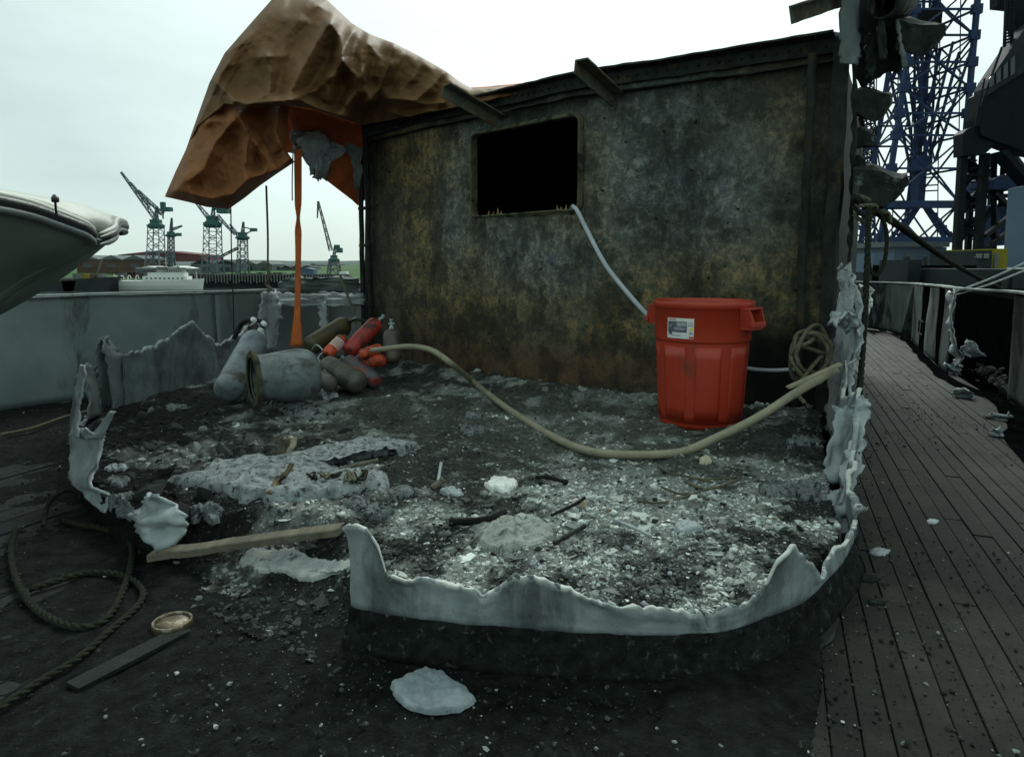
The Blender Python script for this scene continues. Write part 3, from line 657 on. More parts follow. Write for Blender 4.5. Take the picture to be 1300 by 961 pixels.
# pipes and posts at both corners
def vpost(name, s, d, r, z0, z1, m=M['soot'], n=8, wob=.01):
    pts = [wpt(s, z0+(z1-z0)*k/12, d)+Vector((random.uniform(-wob, wob)*.5, 0, 0)) for k in range(13)]
    return MB().tube(pts, r, n).build(name, m, house, smooth=True)
vpost('corner_pipe', .03, .06, .028, -.1, 2.42); vpost('corner_pipe', .16, .05, .022, -.1, 2.40)
for zc in (1.25, 1.65, .6): MB().box(wpt(.10, zc, .055), (.2, .05, .03), Matrix.Rotation(math.atan2(wat(.1)[1].y, wat(.1)[1].x), 3, 'Z')).build('pipe_bracket', M['soot'], house)
vpost('corner_pipe', WLEN-.12, .06, .03, -.1, 2.40)
mb = MB(); pL = wc[-1]
cor = []
T = wat(WLEN)[1]; nn = wnorm(T)
for zz in np.linspace(-.2, 2.46, 30):
    j = .012*float(fbm(zz*4, 1, 3, 4)); c = pL+T*(.02+j)+Vector((0, 0, zz)); cor += [c-T*.02+nn*.05, c+T*.06+nn*.07, c+T*.075+nn*.02, c-T*.01]
mb.add(cor, grid_faces(30, 4)+[(i*4+3, i*4, (i+1)*4, (i+1)*4+3) for i in range(29)]); mb.build('corner_plate', M['soot'], house)
M['slab'] = grime('scorched_plate', (0.026, 0.033, 0.030), (0.008, 0.011, 0.010), 12, (0.13, 0.16, 0.155), 9, (.60, .72), rough=.7, bs=.8)
# pale torn flange down the right-hand corner
def sheet(rows, YL, YR, n=10, rip=.02, jag=.006, seed=1, sub=5, bul=0.0):
    """rows (uL,uR,v); YL/YR depth or list; returns MB of a rippled torn sheet standing in the world"""
    rows = [tuple(map(float, r)) for r in rows]; rr = []
    for i in range(len(rows)-1):
        for k in range(sub): t = k/sub; rr.append(tuple(a+(b-a)*t for a, b in zip(rows[i], rows[i+1]))+((i+t)/(len(rows)-1),))
    rr.append(rows[-1]+(1.0,)); v = []
    fL = (lambda t: YL) if not isinstance(YL, (list, tuple)) else (lambda t: float(np.interp(t, np.linspace(0, 1, len(YL)), YL)))
    fR = (lambda t: YR) if not isinstance(YR, (list, tuple)) else (lambda t: float(np.interp(t, np.linspace(0, 1, len(YR)), YR)))
    for (uL, uR, vv, t) in rr:
        for j in range(n+1):
            a = j/n; Y = fL(t)*(1-a)+fR(t)*a
            ej = (1 if j in (0, n) else 0)
            p = PY(uL+(uR-uL)*a, vv, Y)
            d = rip*(float(fbm(a*3+seed, t*4, 3, seed))*1.6)+bul*math.sin(a*math.pi)
            jx = jag*float(fbm(t*25, a*3+seed*3, 3, seed+5))*3*ej; jz = jag*float(fbm(a*20, t*3+seed, 3, seed+9))*3*(1 if t < .02 or t > .98 else 0)
            v.append(p+Vector((jx, -d, jz)))
    return MB().add(v, grid_faces(len(rr), n+1))
sheet([(1083, 1087, 82), (1082, 1087, 150), (1080, 1085, 210), (1079, 1083, 260), (1077, 1083, 300), (1075, 1079, 340)], 4.5, 4.5, 3, .01, .006, 3).build('torn_flange', M['slab'], house, smooth=True, solid=.01)
# angle-iron beams still hanging out from the roof edge
def angle(name, a, b, w, up=Vector((0, 0, 1)), m=M['soot']):
    a = Vector(a); b = Vector(b); d = (b-a).normalized(); s_ = d.cross(up).normalized(); u_ = s_.cross(d)
    k = 14; v = []
    for i in range(k+1):
        c = a.lerp(b, i/k)+u_*.006*float(fbm(i*.6, 0, 2, 3))
        for x_, z_ in ((0, 0), (w, 0), (w, -.012), (.012, -.012), (.012, -w), (0, -w)): v.append(c+s_*x_+u_*z_)
    f = [(i*6+j, i*6+(j+1) % 6, (i+1)*6+(j+1) % 6, (i+1)*6+j) for i in range(k) for j in range(6)]+[tuple(range(6))[::-1], tuple(range(k*6, k*6+6))]
    o = MB().add(v, f).build(name, m, house); return o
M['rustbeam'] = grime('rusty_angle_iron', (0.05, 0.055, 0.045), (0.12, 0.12, 0.09), 14, (0.09, 0.055, 0.03), 8, (.5, .65), rough=.7)
angle('roof_beam', PY(563, 108, 5.75), PY(632, 148, 6.12), .10, m=M['rustbeam'])
angle('roof_beam', PY(730, 76, 4.9), PY(778, 120, 5.40), .10, m=M['rustbeam'])
angle('roof_beam', PY(1001, 8, 4.1), PY(1070, -14, 4.5), .10, m=M['rustbeam'])
sheet([(1040, 1068, 42), (1044, 1068, 50), (1050, 1068, 60), (1058, 1068, 68)], 4.7, 4.6, 6, .03, .006, 8).build('torn_roof_scrap', M['greysteel'], house, smooth=True, solid=.008)
# torn starboard side: dangling plates and frame stubs
def slab(name, poly_top, Y, dep, th, m, seed, smooth=True):
    """a crumpled shelf of plate: top outline in u, v (front edge) running back dep metres"""
    k = len(poly_top); v = []; n = 7
    for r_ in range(n+1):
        t = r_/n
        for (uu, vt, vb) in poly_top:
            p = PY(uu, vt, Y+dep*t); v.append(p+Vector((.02*float(fbm(uu*.06, t*3, 3, seed)), 0, .035*float(fbm(uu*.05, t*4+2, 3, seed+1))+.02*t)))
    top = grid_faces(n+1, k); b0 = len(v)
    for r_ in range(n+1):
        t = r_/n
        for (uu, vt, vb) in poly_top:
            p = PY(uu, vb, Y+dep*t*.9); v.append(p+Vector((.03*float(fbm(uu*.09, t*3+5, 3, seed+2)), .02*float(fbm(uu*.08, t*2, 2, seed+4)), .03*float(fbm(uu*.11, t*4+8, 3, seed+3)))))
    bot = [tuple(reversed(q)) for q in grid_faces(n+1, k, b0)]
    sd1 = [(j+1, j, b0+j, b0+j+1) for j in range(k-1)]+[(n*k+j, n*k+j+1, b0+n*k+j+1, b0+n*k+j) for j in range(k-1)]
    sd2 = [(r_*k, (r_+1)*k, b0+(r_+1)*k, b0+r_*k) for r_ in range(n)]+[((r_+1)*k+k-1, r_*k+k-1, b0+r_*k+k-1, b0+(r_+1)*k+k-1) for r_ in range(n)]
    return MB().add(v, top+bot+sd1+sd2).build(name, m, house, smooth=False)
M['slab'] = grime('scorched_plate', (0.026, 0.033, 0.030), (0.008, 0.011, 0.010), 12, (0.13, 0.16, 0.155), 9, (.60, .72), rough=.7, bs=.8)
slab('torn_frame', [(1084, 117, 146), (1096, 115, 150), (1108, 118, 153), (1120, 121, 148), (1131, 122, 133)], 4.55, .35, .1, M['slab'], 11)
slab('torn_frame', [(1084, 167, 188), (1092, 165, 187), (1100, 169, 185), (1111, 172, 184)], 4.6, .3, .1, M['slab'], 15)
slab('torn_frame', [(1084, 202, 216), (1090, 200, 217), (1098, 203, 212)], 4.6, .25, .1, M['slab'], 19)
slab('torn_frame', [(1082, 216, 258), (1093, 214, 262), (1106, 214, 264), (1120, 219, 265), (1134, 223, 253), (1146, 225, 240), (1153, 226, 231)], 4.4, .45, .1, M['slab'], 23)
slab('torn_frame', [(1138, 28, 60), (1155, 27, 66), (1172, 29, 70), (1188, 31, 60), (1200, 34, 46)], 4.5, .5, .1, M['slab'], 27)
slab('torn_frame', [(1086, -20, 100), (1096, -20, 112), (1106, -20, 102), (1116, -20, 96), (1128, -20, 88), (1140, -10, 92), (1147, 10, 84)], 4.75, .2, .1, M['black'], 31)
sheet([(1070, 1092, -30), (1068, 1091, 0), (1067, 1091, 40), (1067, 1090, 70), (1069, 1090, 82)], 4.35, 4.45, 8, .02, .006, 5).build('torn_panel', M['greysteel'], house, smooth=True, solid=.012)
sheet([(1111, 1119, -20), (1111, 1121, 20), (1113, 1124, 55), (1115, 1125, 78)], 4.4, 4.45, 5, .02, .006, 6).build('torn_panel', M['slab'], house, smooth=True, solid=.012)
sheet([(1098, 1112, 45), (1100, 1113, 65), (1099, 1111, 85), (1101, 1106, 100)], 4.45, 4.45, 5, .02, .006, 16).build('torn_panel', M['slab'], house, smooth=True, solid=.012)
sheet([(1137, 1141, 26), (1139, 1144, 50), (1144, 1149, 72), (1147, 1152, 86)], 4.5, 4.5, 3, .01, .004, 7).build('torn_panel', M['greysteel'], house, smooth=True, solid=.012)
a = PY(1120, 6, 4.3); b = PY(1148, 2, 4.9); MB().lathe(a, b, [(0, .07), (0, .085), ((b-a).length, .085)], 16, False).build('vent_pipe', M['slab'], house, smooth=True, solid=.008)
MB().tube(cr([PY(1112, 172, 4.7), PY(1112, 160, 4.7), PY(1108, 170, 4.6), PY(1100, 178, 4.6)]), .006, 5).build('dangling_wire', M['soot'], house)
for i, (u0, v0, u1, v1) in enumerate([(1110, 100, 1107, 125), (1113, 98, 1110, 128), (1092, 185, 1090, 205), (1090, 150, 1092, 168)]): MB().tube([PY(u0, v0, 4.6), PY((u0+u1)/2+1, (v0+v1)/2, 4.6), PY(u1, v1, 4.6)], .004, 4).build('dangling_wire', M['soot'], house)
M['flap'] = grime('whitened_flap', (0.42, 0.46, 0.47), (0.24, 0.28, 0.30), 9, (0.10, 0.115, 0.12), 6, (.56, .70), rough=.6, bs=.9, bd=.015)
# pale ragged metal hanging off the port corner under the tarpaulin
hs = sheet([(368, 440, 166), (367, 448, 176), (368, 452, 184), (369, 436, 193), (384, 432, 198), (400, 424, 206), (402, 418, 218), (401, 412, 228)], 7.2, 7.5, 16, .10, .012, 9).build('torn_corner_flap', M['flap'], house, smooth=True, solid=.012)
sheet([(372, 410, 168), (376, 418, 180), (386, 415, 195), (393, 403, 212), (396, 399, 222)], 7.05, 7.3, 8, .08, .012, 19).build('torn_corner_flap', M['flap'], house, smooth=True, solid=.01)
sheet([(438, 458, 168), (440, 460, 190), (448, 460, 210), (450, 458, 240)], 7.5, 7.55, 6, .05, .012, 29).build('torn_corner_flap', M['greysteel'], house, smooth=True, solid=.01)
mb = MB(); mb.beam(PY(395, 160, 7.6), PY(470, 172, 7.7), .07, .10); mb.build('corner_beam', M['soot'], house)
# ------------------------------------------------------------------ torn stumps of the deckhouse sides
def stump(name, ctrl, label, zb=-.06, lean=.0, jag=.02, th=.011, rim=.005, step=.010, seed=1, rip=.03, curb=True, smoothn=6, mat=None, parent=None):
    """ctrl: (X, Y, ztop) along the foot of the wall, outside on the left-hand side going forward"""
    P = cr([(c[0], c[1], 0) for c in ctrl], smoothn) if smoothn > 1 else [Vector((c[0], c[1], 0)) for c in ctrl]
    ts = [i/(len(P)-1)*(len(ctrl)-1) for i in range(len(P))]; zt = [float(np.interp(t, range(len(ctrl)), [c[2] for c in ctrl])) for t in ts]
    cu = [0]
    for i in range(1, len(P)): cu.append(cu[-1]+(P[i]-P[i-1]).length)
    Ltot = cu[-1]; k = max(8, int(Ltot/step)); ss = np.linspace(0, Ltot, k)
    X = np.interp(ss, cu, [p.x for p in P]); Y = np.interp(ss, cu, [p.y for p in P]); ZT = np.interp(ss, cu, zt)
    tx, ty = np.gradient(X), np.gradient(Y); l = np.hypot(tx, ty); nx, ny = ty/l, -tx/l
    ZT = ZT+jag*(fbm(ss*7, ss*0+seed, 4, seed)*1.2+fbm(ss*28, ss*0, 3, seed+3)*1.1)+.008-.026*np.maximum(0, ridged(ss*7, ss*0+seed, 2, seed+40)-.74)/.26+.004*fbm(ss*90, ss*0, 2, seed+41)
    ZT = np.maximum(ZT, zb+.03)
    n = 16; rows = []; edge = []; low = []
    prof = [(t, +1) for t in np.linspace(0, 1, n)]+[(t, -1) for t in np.linspace(1, 0, n)]
    for t, sgn in prof:
        h = zb+(ZT-zb)*t
        off = lean*t*t*(ZT-zb)/.3 + rip*fbm(ss*2.2, ss*0+t*1.1+seed, 3, seed+7)*t + rip*.4*fbm(ss*9, t*4+seed+ss*0, 3, seed+9)*t
        fromtop = (ZT-h); curl = np.exp(-(fromtop/.022)**2)
        thick = th/2 + rim*curl*(.55+.8*vnoise(ss*13, ss*0+seed, seed+2)) + .003*fbm(ss*30, h*30, 2, seed+13)
        off = off + .018*curl*fbm(ss*6, ss*0, 3, seed+20)*2
        rows.append(np.stack([X+nx*(off+sgn*thick), Y+ny*(off+sgn*thick), h + 0*ss + (.006*curl*fbm(ss*40, ss*0+sgn, 2, seed+15))], -1))
        edge.append(np.exp(-(fromtop/.035)**1.3)); low.append(np.clip(1-(h-zb)/np.minimum(.05, .28*(ZT-zb)), 0, 1)+0*ss)
    V = np.concatenate(rows); E = np.concatenate(edge); Lw = np.concatenate(low); f = grid_faces(len(rows), k); f = [tuple(reversed(q)) for q in f]
    f += [tuple(i*k for i in range(len(rows))), tuple(i*k+k-1 for i in range(len(rows)))[::-1]]
    root = empty(name, (float(X.mean()), float(Y.mean()), zb), label=label, cat='torn wall')
    np_mesh('plate', V, f, mat or M['alu'], parent=root, attrs=dict(edge=E, low=Lw))
    if curb:
        pr = [(.0, zb+.006), (.012, zb+.004), (.018, zb-.015), (.020, zb-.045), (.034, zb-.060), (.040, zb-.08), (.046, zb-.10), (.05, DZ-.006), (-.02, DZ-.006)]
        rows = []
        for d, zz in pr:
            dd = d+.011*fbm(ss*9, ss*0+d*40, 3, seed+31)+.005*fbm(ss*40, ss*0+d*90, 3, seed+32)*(1 if d > .002 else 0); rows.append(np.stack([X+nx*dd, Y+ny*dd, zz+.005*fbm(ss*12, ss*0+d*60, 3, seed+33)], -1))
        f = [tuple(reversed(q)) for q in grid_faces(len(rows), k)]; np_mesh('charred_sill', np.concatenate(rows), f+[tuple(i*k for i in range(len(rows))), tuple(i*k+k-1 for i in range(len(rows)))[::-1]], M['curb'], parent=root)
    return root
def base(u, v, vt, z=-.06):
    p = PZ(u, v, z); return (p.x, p.y, PY(u, vt, p.y).z)
def baser(seq, z=-.06): return [base(*q, z=z) for q in seq]
front = baser([(447, 770, 668), (456, 774, 661), (472, 777, 664), (486, 780, 690), (496, 781, 728), (520, 785, 737), (560, 790, 738), (590, 793, 748), (612, 795, 758), (630, 796, 752), (648, 798, 736), (655, 799, 731), (690, 801, 738), (722, 803, 742), (735, 804, 757), (770, 806, 762), (805, 807, 769), (850, 807, 771), (885, 806, 775), (900, 805, 786), (915, 803, 776)])
stump('torn_wall_stump', front, 'low curved pale aluminium wall stump with ragged lip along the front of the burnt floor', jag=.014, lean=.012, rip=.02, seed=3, rim=.0015, th=.009)
fr2 = baser([(896, 805, 784), (904, 804, 785), (917, 803, 776), (935, 798, 768), (955, 791, 752), (966, 787, 738), (973, 784, 716), (984, 781, 700), (996, 776, 690), (1010, 770, 703), (1022, 763, 718), (1034, 753, 733), (1042, 745, 722), (1052, 735, 705), (1064, 721, 690), (1074, 706, 676), (1082, 690, 664)])
stump('torn_wall_stump', fr2, 'pale wall stump with a tall triangular tongue rounding the front right corner', jag=.011, lean=.03, rip=.015, seed=8, rim=.0015, th=.009)
# starboard stump running aft to forward beside the side deck
A = PZ(1083, 688, -.06); B = PZ(1052, 545, -.06)
def lerp2(t): return (A.x+(B.x-A.x)*t, A.y+(B.y-A.y)*t)
st = []
for t, zt in ((0, .10), (.08, .09), (.16, .14), (.24, .20), (.30, .14), (.36, .20), (.42, .34), (.50, .40), (.56, .36), (.62, .30), (.70, .42), (.78, .50), (.88, .62), (1.0, .70)):
    xx, yy = lerp2(t); st.append((xx, yy, zt-.02))
stump('torn_wall_stump', st, 'whitish jagged wall stump beside the planked side deck, right of the red bin', jag=.024, lean=.04, rip=.035, seed=14, rim=.006, th=.010)
def plate_thing(name, label, sheets, cat='metal plate', mat=None, solid=.012):
    parts = []
    first = sheets[0]; vs = [Vector(p) for p in first.v]; c = sum(vs, Vector())/len(vs); c.z = min(p.z for p in vs)
    if len(sheets) == 1:
        return sheets[0].build(name, mat or M['palealu'], None, smooth=True, solid=solid, label=label, cat=cat)
    root = empty(name, tuple(c), label=label, cat=cat)
    for s in sheets: s.build('fold', mat or M['palealu'], root, smooth=True, solid=solid)
    return root
M['whitealu'] = grime('whitened_aluminium', (0.46, 0.50, 0.50), (0.30, 0.34, 0.36), 9, (0.16, 0.185, 0.20), 6, (.56, .70), rough=.6, bs=.9, bd=.015)
plate_thing('torn_wall_strip', 'tall twisted white aluminium strip standing against the right post of the burnt wall',
    [sheet([(1064, 1083, 336), (1062, 1084, 350), (1063, 1085, 370), (1058, 1086, 395), (1060, 1088, 412), (1056, 1085, 440), (1054, 1083, 465), (1053, 1076, 490), (1049, 1070, 520), (1046, 1060, 545)], [4.15, 4.35], [4.0, 3.9], 12, .07, .014, 41, 6, .03),
     sheet([(1082, 1091, 372), (1084, 1093, 392), (1083, 1090, 415), (1081, 1089, 430), (1079, 1087, 452), (1076, 1082, 470), (1072, 1081, 495), (1070, 1083, 520)], 4.05, 3.85, 6, .05, .012, 43, 6),
     sheet([(1052, 1058, 412), (1056, 1080, 396), (1060, 1086, 402), (1066, 1084, 412), (1070, 1078, 420)], 4.0, 3.9, 8, .06, .01, 45, 4)], mat=M['whitealu'], cat='torn metal')
plate_thing('torn_wall_pane', 'leaning pale rectangular plate with dark foot on the right stump wall',
    [sheet([(1060, 1084, 517), (1057, 1083, 535), (1053, 1080, 560), (1050, 1076, 590), (1047, 1070, 612)], [3.55, 3.35], [3.5, 3.35], 8, .03, .008, 51)], mat=M['palealu'], cat='torn metal')
plate_thing('torn_wall_fin', 'white sharp fin of torn metal curling over the side deck',
    [sheet([(1090, 1097, 504), (1087, 1101, 512), (1086, 1102, 524), (1082, 1097, 545), (1078, 1096, 570), (1074, 1094, 590), (1071, 1086, 612), (1070, 1082, 640)], [3.45, 3.0], [3.4, 3.0], 7, .03, .010, 53)], mat=M['whitealu'], cat='torn metal')
plate_thing('torn_wall_pane', 'small squarish grey plate low in the right corner of the stump walls',
    [sheet([(1052, 1078, 622), (1049, 1077, 640), (1047, 1078, 660), (1052, 1080, 676)], [3.1, 2.9], [3.05, 2.9], 7, .03, .008, 55)], mat=M['palealu'], cat='torn metal')
plate_thing('bent_bracket', 'cream bent metal bracket lying in the right corner of the burnt floor',
    [sheet([(1048, 1054, 655), (1050, 1057, 665), (1052, 1062, 674), (1054, 1072, 679)], 2.95, 2.85, 4, .02, .004, 57)], mat=M['whitealu'], cat='bracket')
# tongue shards standing inside the front right
plate_thing('standing_shard', 'small grey upright shard standing in ash at the front right', [sheet([(972, 984, 650), (971, 990, 662), (973, 993, 682), (976, 996, 700)], 2.75, 2.75, 5, .02, .006, 61)], cat='torn metal')
plate_thing('standing_shard', 'narrow grey shard just behind the middle of the front stump', [sheet([(672, 682, 714), (671, 685, 724), (670, 690, 738)], 2.30, 2.30, 4, .02, .005, 63)], cat='torn metal')

# port side: tall piece, corner piece, small toothed piece, rear wall stump
YLm = [3.55, 3.55, 3.55, 3.52, 3.3, 3.0]
plate_thing('torn_wall_slab', 'tall pale torn wall plate standing at the left edge of the burnt floor',
    [sheet([(103, 106, 464), (99, 108, 478), (96, 105, 494), (94, 102, 506), (92, 100, 520), (90, 99, 540), (89, 101, 556)], [3.55, 3.55], [3.45, 3.4], 8, .008, .003, 71),
     sheet([(99, 101, 556), (99, 108, 545), (103, 118, 539), (108, 130, 543)][1:2]+[(89, 112, 548), (89, 130, 556), (89, 129, 570), (89, 127, 590), (90, 117, 606), (97, 117, 618), (106, 142, 626), (117, 139, 640), (128, 135, 649)], [3.5, 3.5, 3.4, 3.05], [3.35, 3.3, 3.1, 3.0], 12, .015, .005, 73),
     sheet([(139, 143, 524), (134, 141, 530), (128, 137, 540), (120, 134, 549), (104, 131, 556)], [3.3, 3.4], [3.2, 3.3], 8, .01, .004, 75)], cat='torn wall', mat=M['palealu'])
plate_thing('torn_wall_corner', 'folded grey wall corner standing in front of the left bulwark',
    [sheet([(127, 134, 429), (122, 140, 440), (120, 142, 455), (121, 143, 480), (124, 144, 518)], [4.95, 4.95], [5.05, 5.05], 8, .03, .01, 77, bul=-.05),
     sheet([(131, 135, 428), (134, 147, 440), (136, 156, 452), (138, 158, 475), (142, 160, 500), (146, 158, 520)], [4.95, 4.9], [5.15, 5.1], 8, .03, .01, 79, bul=.05),
     sheet([(104, 124, 464), (106, 126, 480), (108, 128, 500), (112, 130, 530)], [4.5, 4.4], [4.9, 4.9], 6, .03, .01, 80)], cat='torn wall', mat=M['greysteel'])
plate_thing('torn_wall_tooth', 'small pale toothed stump beside the left end of the timber plank',
    [sheet([(193, 198, 625), (190, 203, 634), (184, 222, 643), (169, 238, 649), (173, 240, 662), (178, 236, 674), (196, 226, 686)], [2.95, 2.75], [2.7, 2.65], 12, .05, .008, 81, bul=.06)], cat='torn wall', mat=M['palealu'])
# low stump joining the left pieces, and the rear-left wall
lw = [(-3.02, 4.93, .12), (-2.9, 4.5, .05), (-2.7, 4.1, .10), (-2.5, 3.78, .06), (-2.34, 3.55, .12)]
stump('torn_wall_stump', [(a, b, c-.06) for a, b, c in lw][::-1], 'low sooty stump ridge between the two tall plates on the left', jag=.03, rip=.03, seed=21, curb=False, mat=M['alu_dull'])
bl = baser([(158, 518, 452), (168, 515, 446), (180, 512, 447), (200, 505, 438), (218, 500, 430), (236, 495, 412), (246, 492, 408), (252, 490, 418), (262, 487, 420), (272, 484, 432), (282, 480, 438), (295, 475, 428), (310, 470, 420), (325, 463, 405), (332, 461, 380), (345, 457, 368)], z=-.03)
stump('torn_wall_stump', bl[::-1], 'grey rear wall stump with swooping torn top behind the gas cylinders on the left', jag=.012, rip=.05, seed=27, curb=False, mat=M['alu_dull'], lean=-.02)
plate_thing('torn_ledge', 'bent pale metal ledge running from the stump to the burnt wall behind the orange strap',
    [sheet([(335, 462, 372), (333, 463, 377), (338, 463, 384), (345, 462, 388)], [7.0, 6.9], [7.6, 7.5], 26, .06, .010, 91),
     sheet([(334, 350, 372), (330, 352, 385), (328, 356, 400), (330, 352, 420), (332, 350, 445)], [6.6, 6.5], [6.9, 6.8], 8, .06, .015, 93),
     sheet([(404, 414, 384), (404, 416, 395), (406, 415, 408), (408, 412, 420)], [7.2, 7.1], [7.2, 7.1], 5, .03, .01, 95)], cat='torn metal', mat=M['palealu'])
plate_thing('torn_bulwark_scrap', 'dull grey crumpled plate rising behind the bent ledge beside the wall',
    [sheet([(372, 452, 352), (356, 456, 356), (348, 458, 362), (345, 460, 372)], [7.6, 7.5], [8.0, 7.9], 20, .12, .012, 97)], cat='torn metal', mat=M['greysteel'])
# ------------------------------------------------------------------ bulwarks
def bulwark(label, foot, ztop, zb, panels, mat, thick=.03, rail=.05):
    """foot: list of (X,Y); panels: indices where a new plate begins"""
    P = cr([(a, b, 0) for a, b in foot], 5); root = empty('bulwark', (P[len(P)//2].x, P[len(P)//2].y, zb), label=label, cat='bulwark')
    cu = [0]
    for i in range(1, len(P)): cu.append(cu[-1]+(P[i]-P[i-1]).length)
    Lt = cu[-1]
    def at(s):
        s = min(max(s, 0), Lt)
        for i in range(1, len(P)):
            if s <= cu[i]+1e-9: t = (s-cu[i-1])/(cu[i]-cu[i-1]); return P[i-1].lerp(P[i], t), (P[i]-P[i-1]).normalized()
    def zt(s): return float(np.interp(s/Lt, np.linspace(0, 1, len(ztop)), ztop))
    for a, b in zip(panels[:-1], panels[1:]):
        a2, b2 = a*Lt+.0005, b*Lt-.0005; k = max(2, int((b2-a2)/.06)); v = []
        rows = 14
        for i in range(k+1):
            s = a2+(b2-a2)*i/k; p, T = at(s); nn = Vector((T.y, -T.x, 0))
            for j in range(rows+1):
                t = j/rows; z0 = zb+(zt(s)-zb)*t; d = .018*float(fbm(s*1.4, z0*1.6, 3, 17))+.004*float(fbm(s*6, z0*6, 2, 18)); q = p+nn*d; v.append((q.x, q.y, z0))
        MB().add(v, grid_faces(k+1, rows+1)).build('plate', mat, root, smooth=True, solid=.012)
    mb = MB(); k = int(Lt/.1); prof = ((-rail, 0), (rail, 0), (rail, .018), (-rail, .018)); v = []
    for i in range(k+1):
        s = Lt*i/k; p, T = at(s); nn = Vector((T.y, -T.x, 0)); h = zt(s)+.006+.004*float(fbm(s*3, 0, 3, 8))
        for d, dz in prof: q = p+nn*d; v.append((q.x, q.y, h+dz))
    f = [(i*4+j, i*4+(j+1) % 4, (i+1)*4+(j+1) % 4, (i+1)*4+j) for i in range(k) for j in range(4)]+[(3, 2, 1, 0), tuple(range(k*4, k*4+4))]
    mb.add(v, f).build('cap_rail', M['palerail'], root)
    return root, at, zt, Lt
M['palerail'] = grime('pale_rail_paint', (0.36, 0.39, 0.37), (0.22, 0.25, 0.24), 7, (0.04, 0.045, 0.045), 9, (.6, .7), rough=.6)
def m_bul():
    t = NT('grey_bulwark_paint'); n = t.noise(2.2, 8, .6); n2 = t.noise(14, 8, .7); st = t.noise(3.2, 8, .7, t.pos((1, 1, .3)), .3)
    col = t.mix(t.step(n, .35, .65), (0.135, .172, .168), (.195, .235, .225)); col = t.mix(t.step(st, .55, .66, 0, .8), col, (.030, .034, .03)); col = t.mix(t.step(n2, .64, .72, 0, .5), col, (.26, .30, .30))
    return t.fin(col, .55, n2, .25, .008)
M['bul'] = m_bul()
M['bul_dark'] = grime('smoked_bulwark_paint', (0.055, 0.068, 0.064), (0.085, 0.10, 0.094), 4, (0.012, 0.014, 0.013), 3.0, (.50, .60), rough=.6, stretch=(1, 1, .35))
lb = [(-6.2, 3.2), (-5.2, 4.55), (-4.305, 5.636), (-3.66, 6.511), (-3.0, 7.35), (-2.42, 8.4), (-2.0, 9.5)]
zl = [PY(0, 380, 5.64).z, PY(170, 374, 6.51).z]
root, atL, ztL, LtL = bulwark('long low weathered grey bulwark on the left with harbour water beyond', lb, [zl[0], zl[0], zl[0], zl[1], PY(320, 371, 7.35).z, PY(400, 368, 8.4).z, PY(440, 366, 9.5).z], DZ, [0, .66, 1.0], M['bul'])
for sx in (.50, .74):      # the low welded pipe clips one can see
    p, T = atL(sx*LtL)
rb = [(3.6, 4.5), (4.22, 5.487), (4.50, 6.131), (4.70, 7.081), (5.40, 8.7), (6.2, 10.4), (6.88, 12.0), (6.84, 13.1), (6.1, 14.0), (4.9, 14.4)]
zr = [PY(1300, 377, 5.45).z]*2+[PY(1260, 373, 6.3).z, PY(1213, 369, 7.3).z, PY(1180, 366, 8.7).z, PY(1150, 363, 10.4).z, PY(1135, 361, 12).z, PY(1100, 360, 13.0).z, PY(1100, 360, 13.0).z]
rootR, atR, ztR, LtR = bulwark('smoke blackened bulwark with a burnt-out gap on the right of the side deck', rb, zr, DZ, [0, .14, .165] if 0 else [0, .155], M['bul_dark'])
# remaining plates leave the burnt hole open
def bul_part(a, b, raggedL=False, raggedR=False, mat=None, z0=None):
    k = max(3, int((b-a)*LtR/.05)); v = []; rows = 16
    for j in range(rows+1):
        t = j/rows; aa = a*LtR+(.10*float(fbm(t*3, 2, 4, 33)) if raggedL else 0); bb = b*LtR+(.14*float(fbm(t*4, 5, 4, 35))-.06*t if raggedR else 0)
        for i in range(k+1):
            s = aa+(bb-aa)*i/k; p, T = atR(s); nn = Vector((T.y, -T.x, 0)); z_ = DZ+(ztR(s)-DZ)*t; d = .03*float(fbm(s*1.4, z_*1.6, 3, 27)); q = p+nn*d; v.append((q.x, q.y, z_))
    return MB().add(v, grid_faces(rows+1, k+1)).build('plate', mat or M['bul_dark'], rootR, smooth=True, solid=.012)
bul_part(.285, .335, True, False, mat=M['bul_dark']); bul_part(.335, .365, mat=M['void']); bul_part(.365, .43, mat=M['bul_dark']); bul_part(.43, .455, mat=M['greysteel']); bul_part(.455, .51, mat=M['void']); bul_part(.51, .75, mat=M['bul_dark']); bul_part(.75, 1.0, mat=M['bul_dark'])
v = []; k = 60
for i in range(k+1):
    s_ = LtR*(.80*i/k); p, T = atR(s_); nn = Vector((-T.y, T.x, 0)); wdt_ = .20-.09*min(1, i/k*1.3)
    if i == 0: v += [p-Vector((1.3, 2.6, 0))+Vector((0, 0, DZ+.005)), p-Vector((1.3, 2.6, 0))+nn*.2+Vector((0, 0, DZ+.005))]
    v += [p+nn*.02+Vector((0, 0, DZ+.005)), p+nn*(wdt_+.04*float(fbm(i*.5, 1, 3, 9)))+Vector((0, 0, DZ+.005))]
MB().add(v, grid_faces(k+2, 2)).build('waterway', M['void'], None, kind='structure')
def stay(s, h=.75):
    p, T = atR(s*LtR); nn = Vector((-T.y, T.x, 0)); z1 = ztR(s*LtR)-.03; q = p+nn*.02
    return MB().add([(q.x, q.y, DZ), (q.x+nn.x*.16, q.y+nn.y*.16, DZ), (q.x+nn.x*.02, q.y+nn.y*.02, z1), (q.x, q.y, z1)], [(0, 1, 2, 3)]).build('stay', M['bul_dark'], rootR, solid=.012)
stay(.60)
p, T = atR(.46*LtR); nn = Vector((-T.y, T.x, 0))
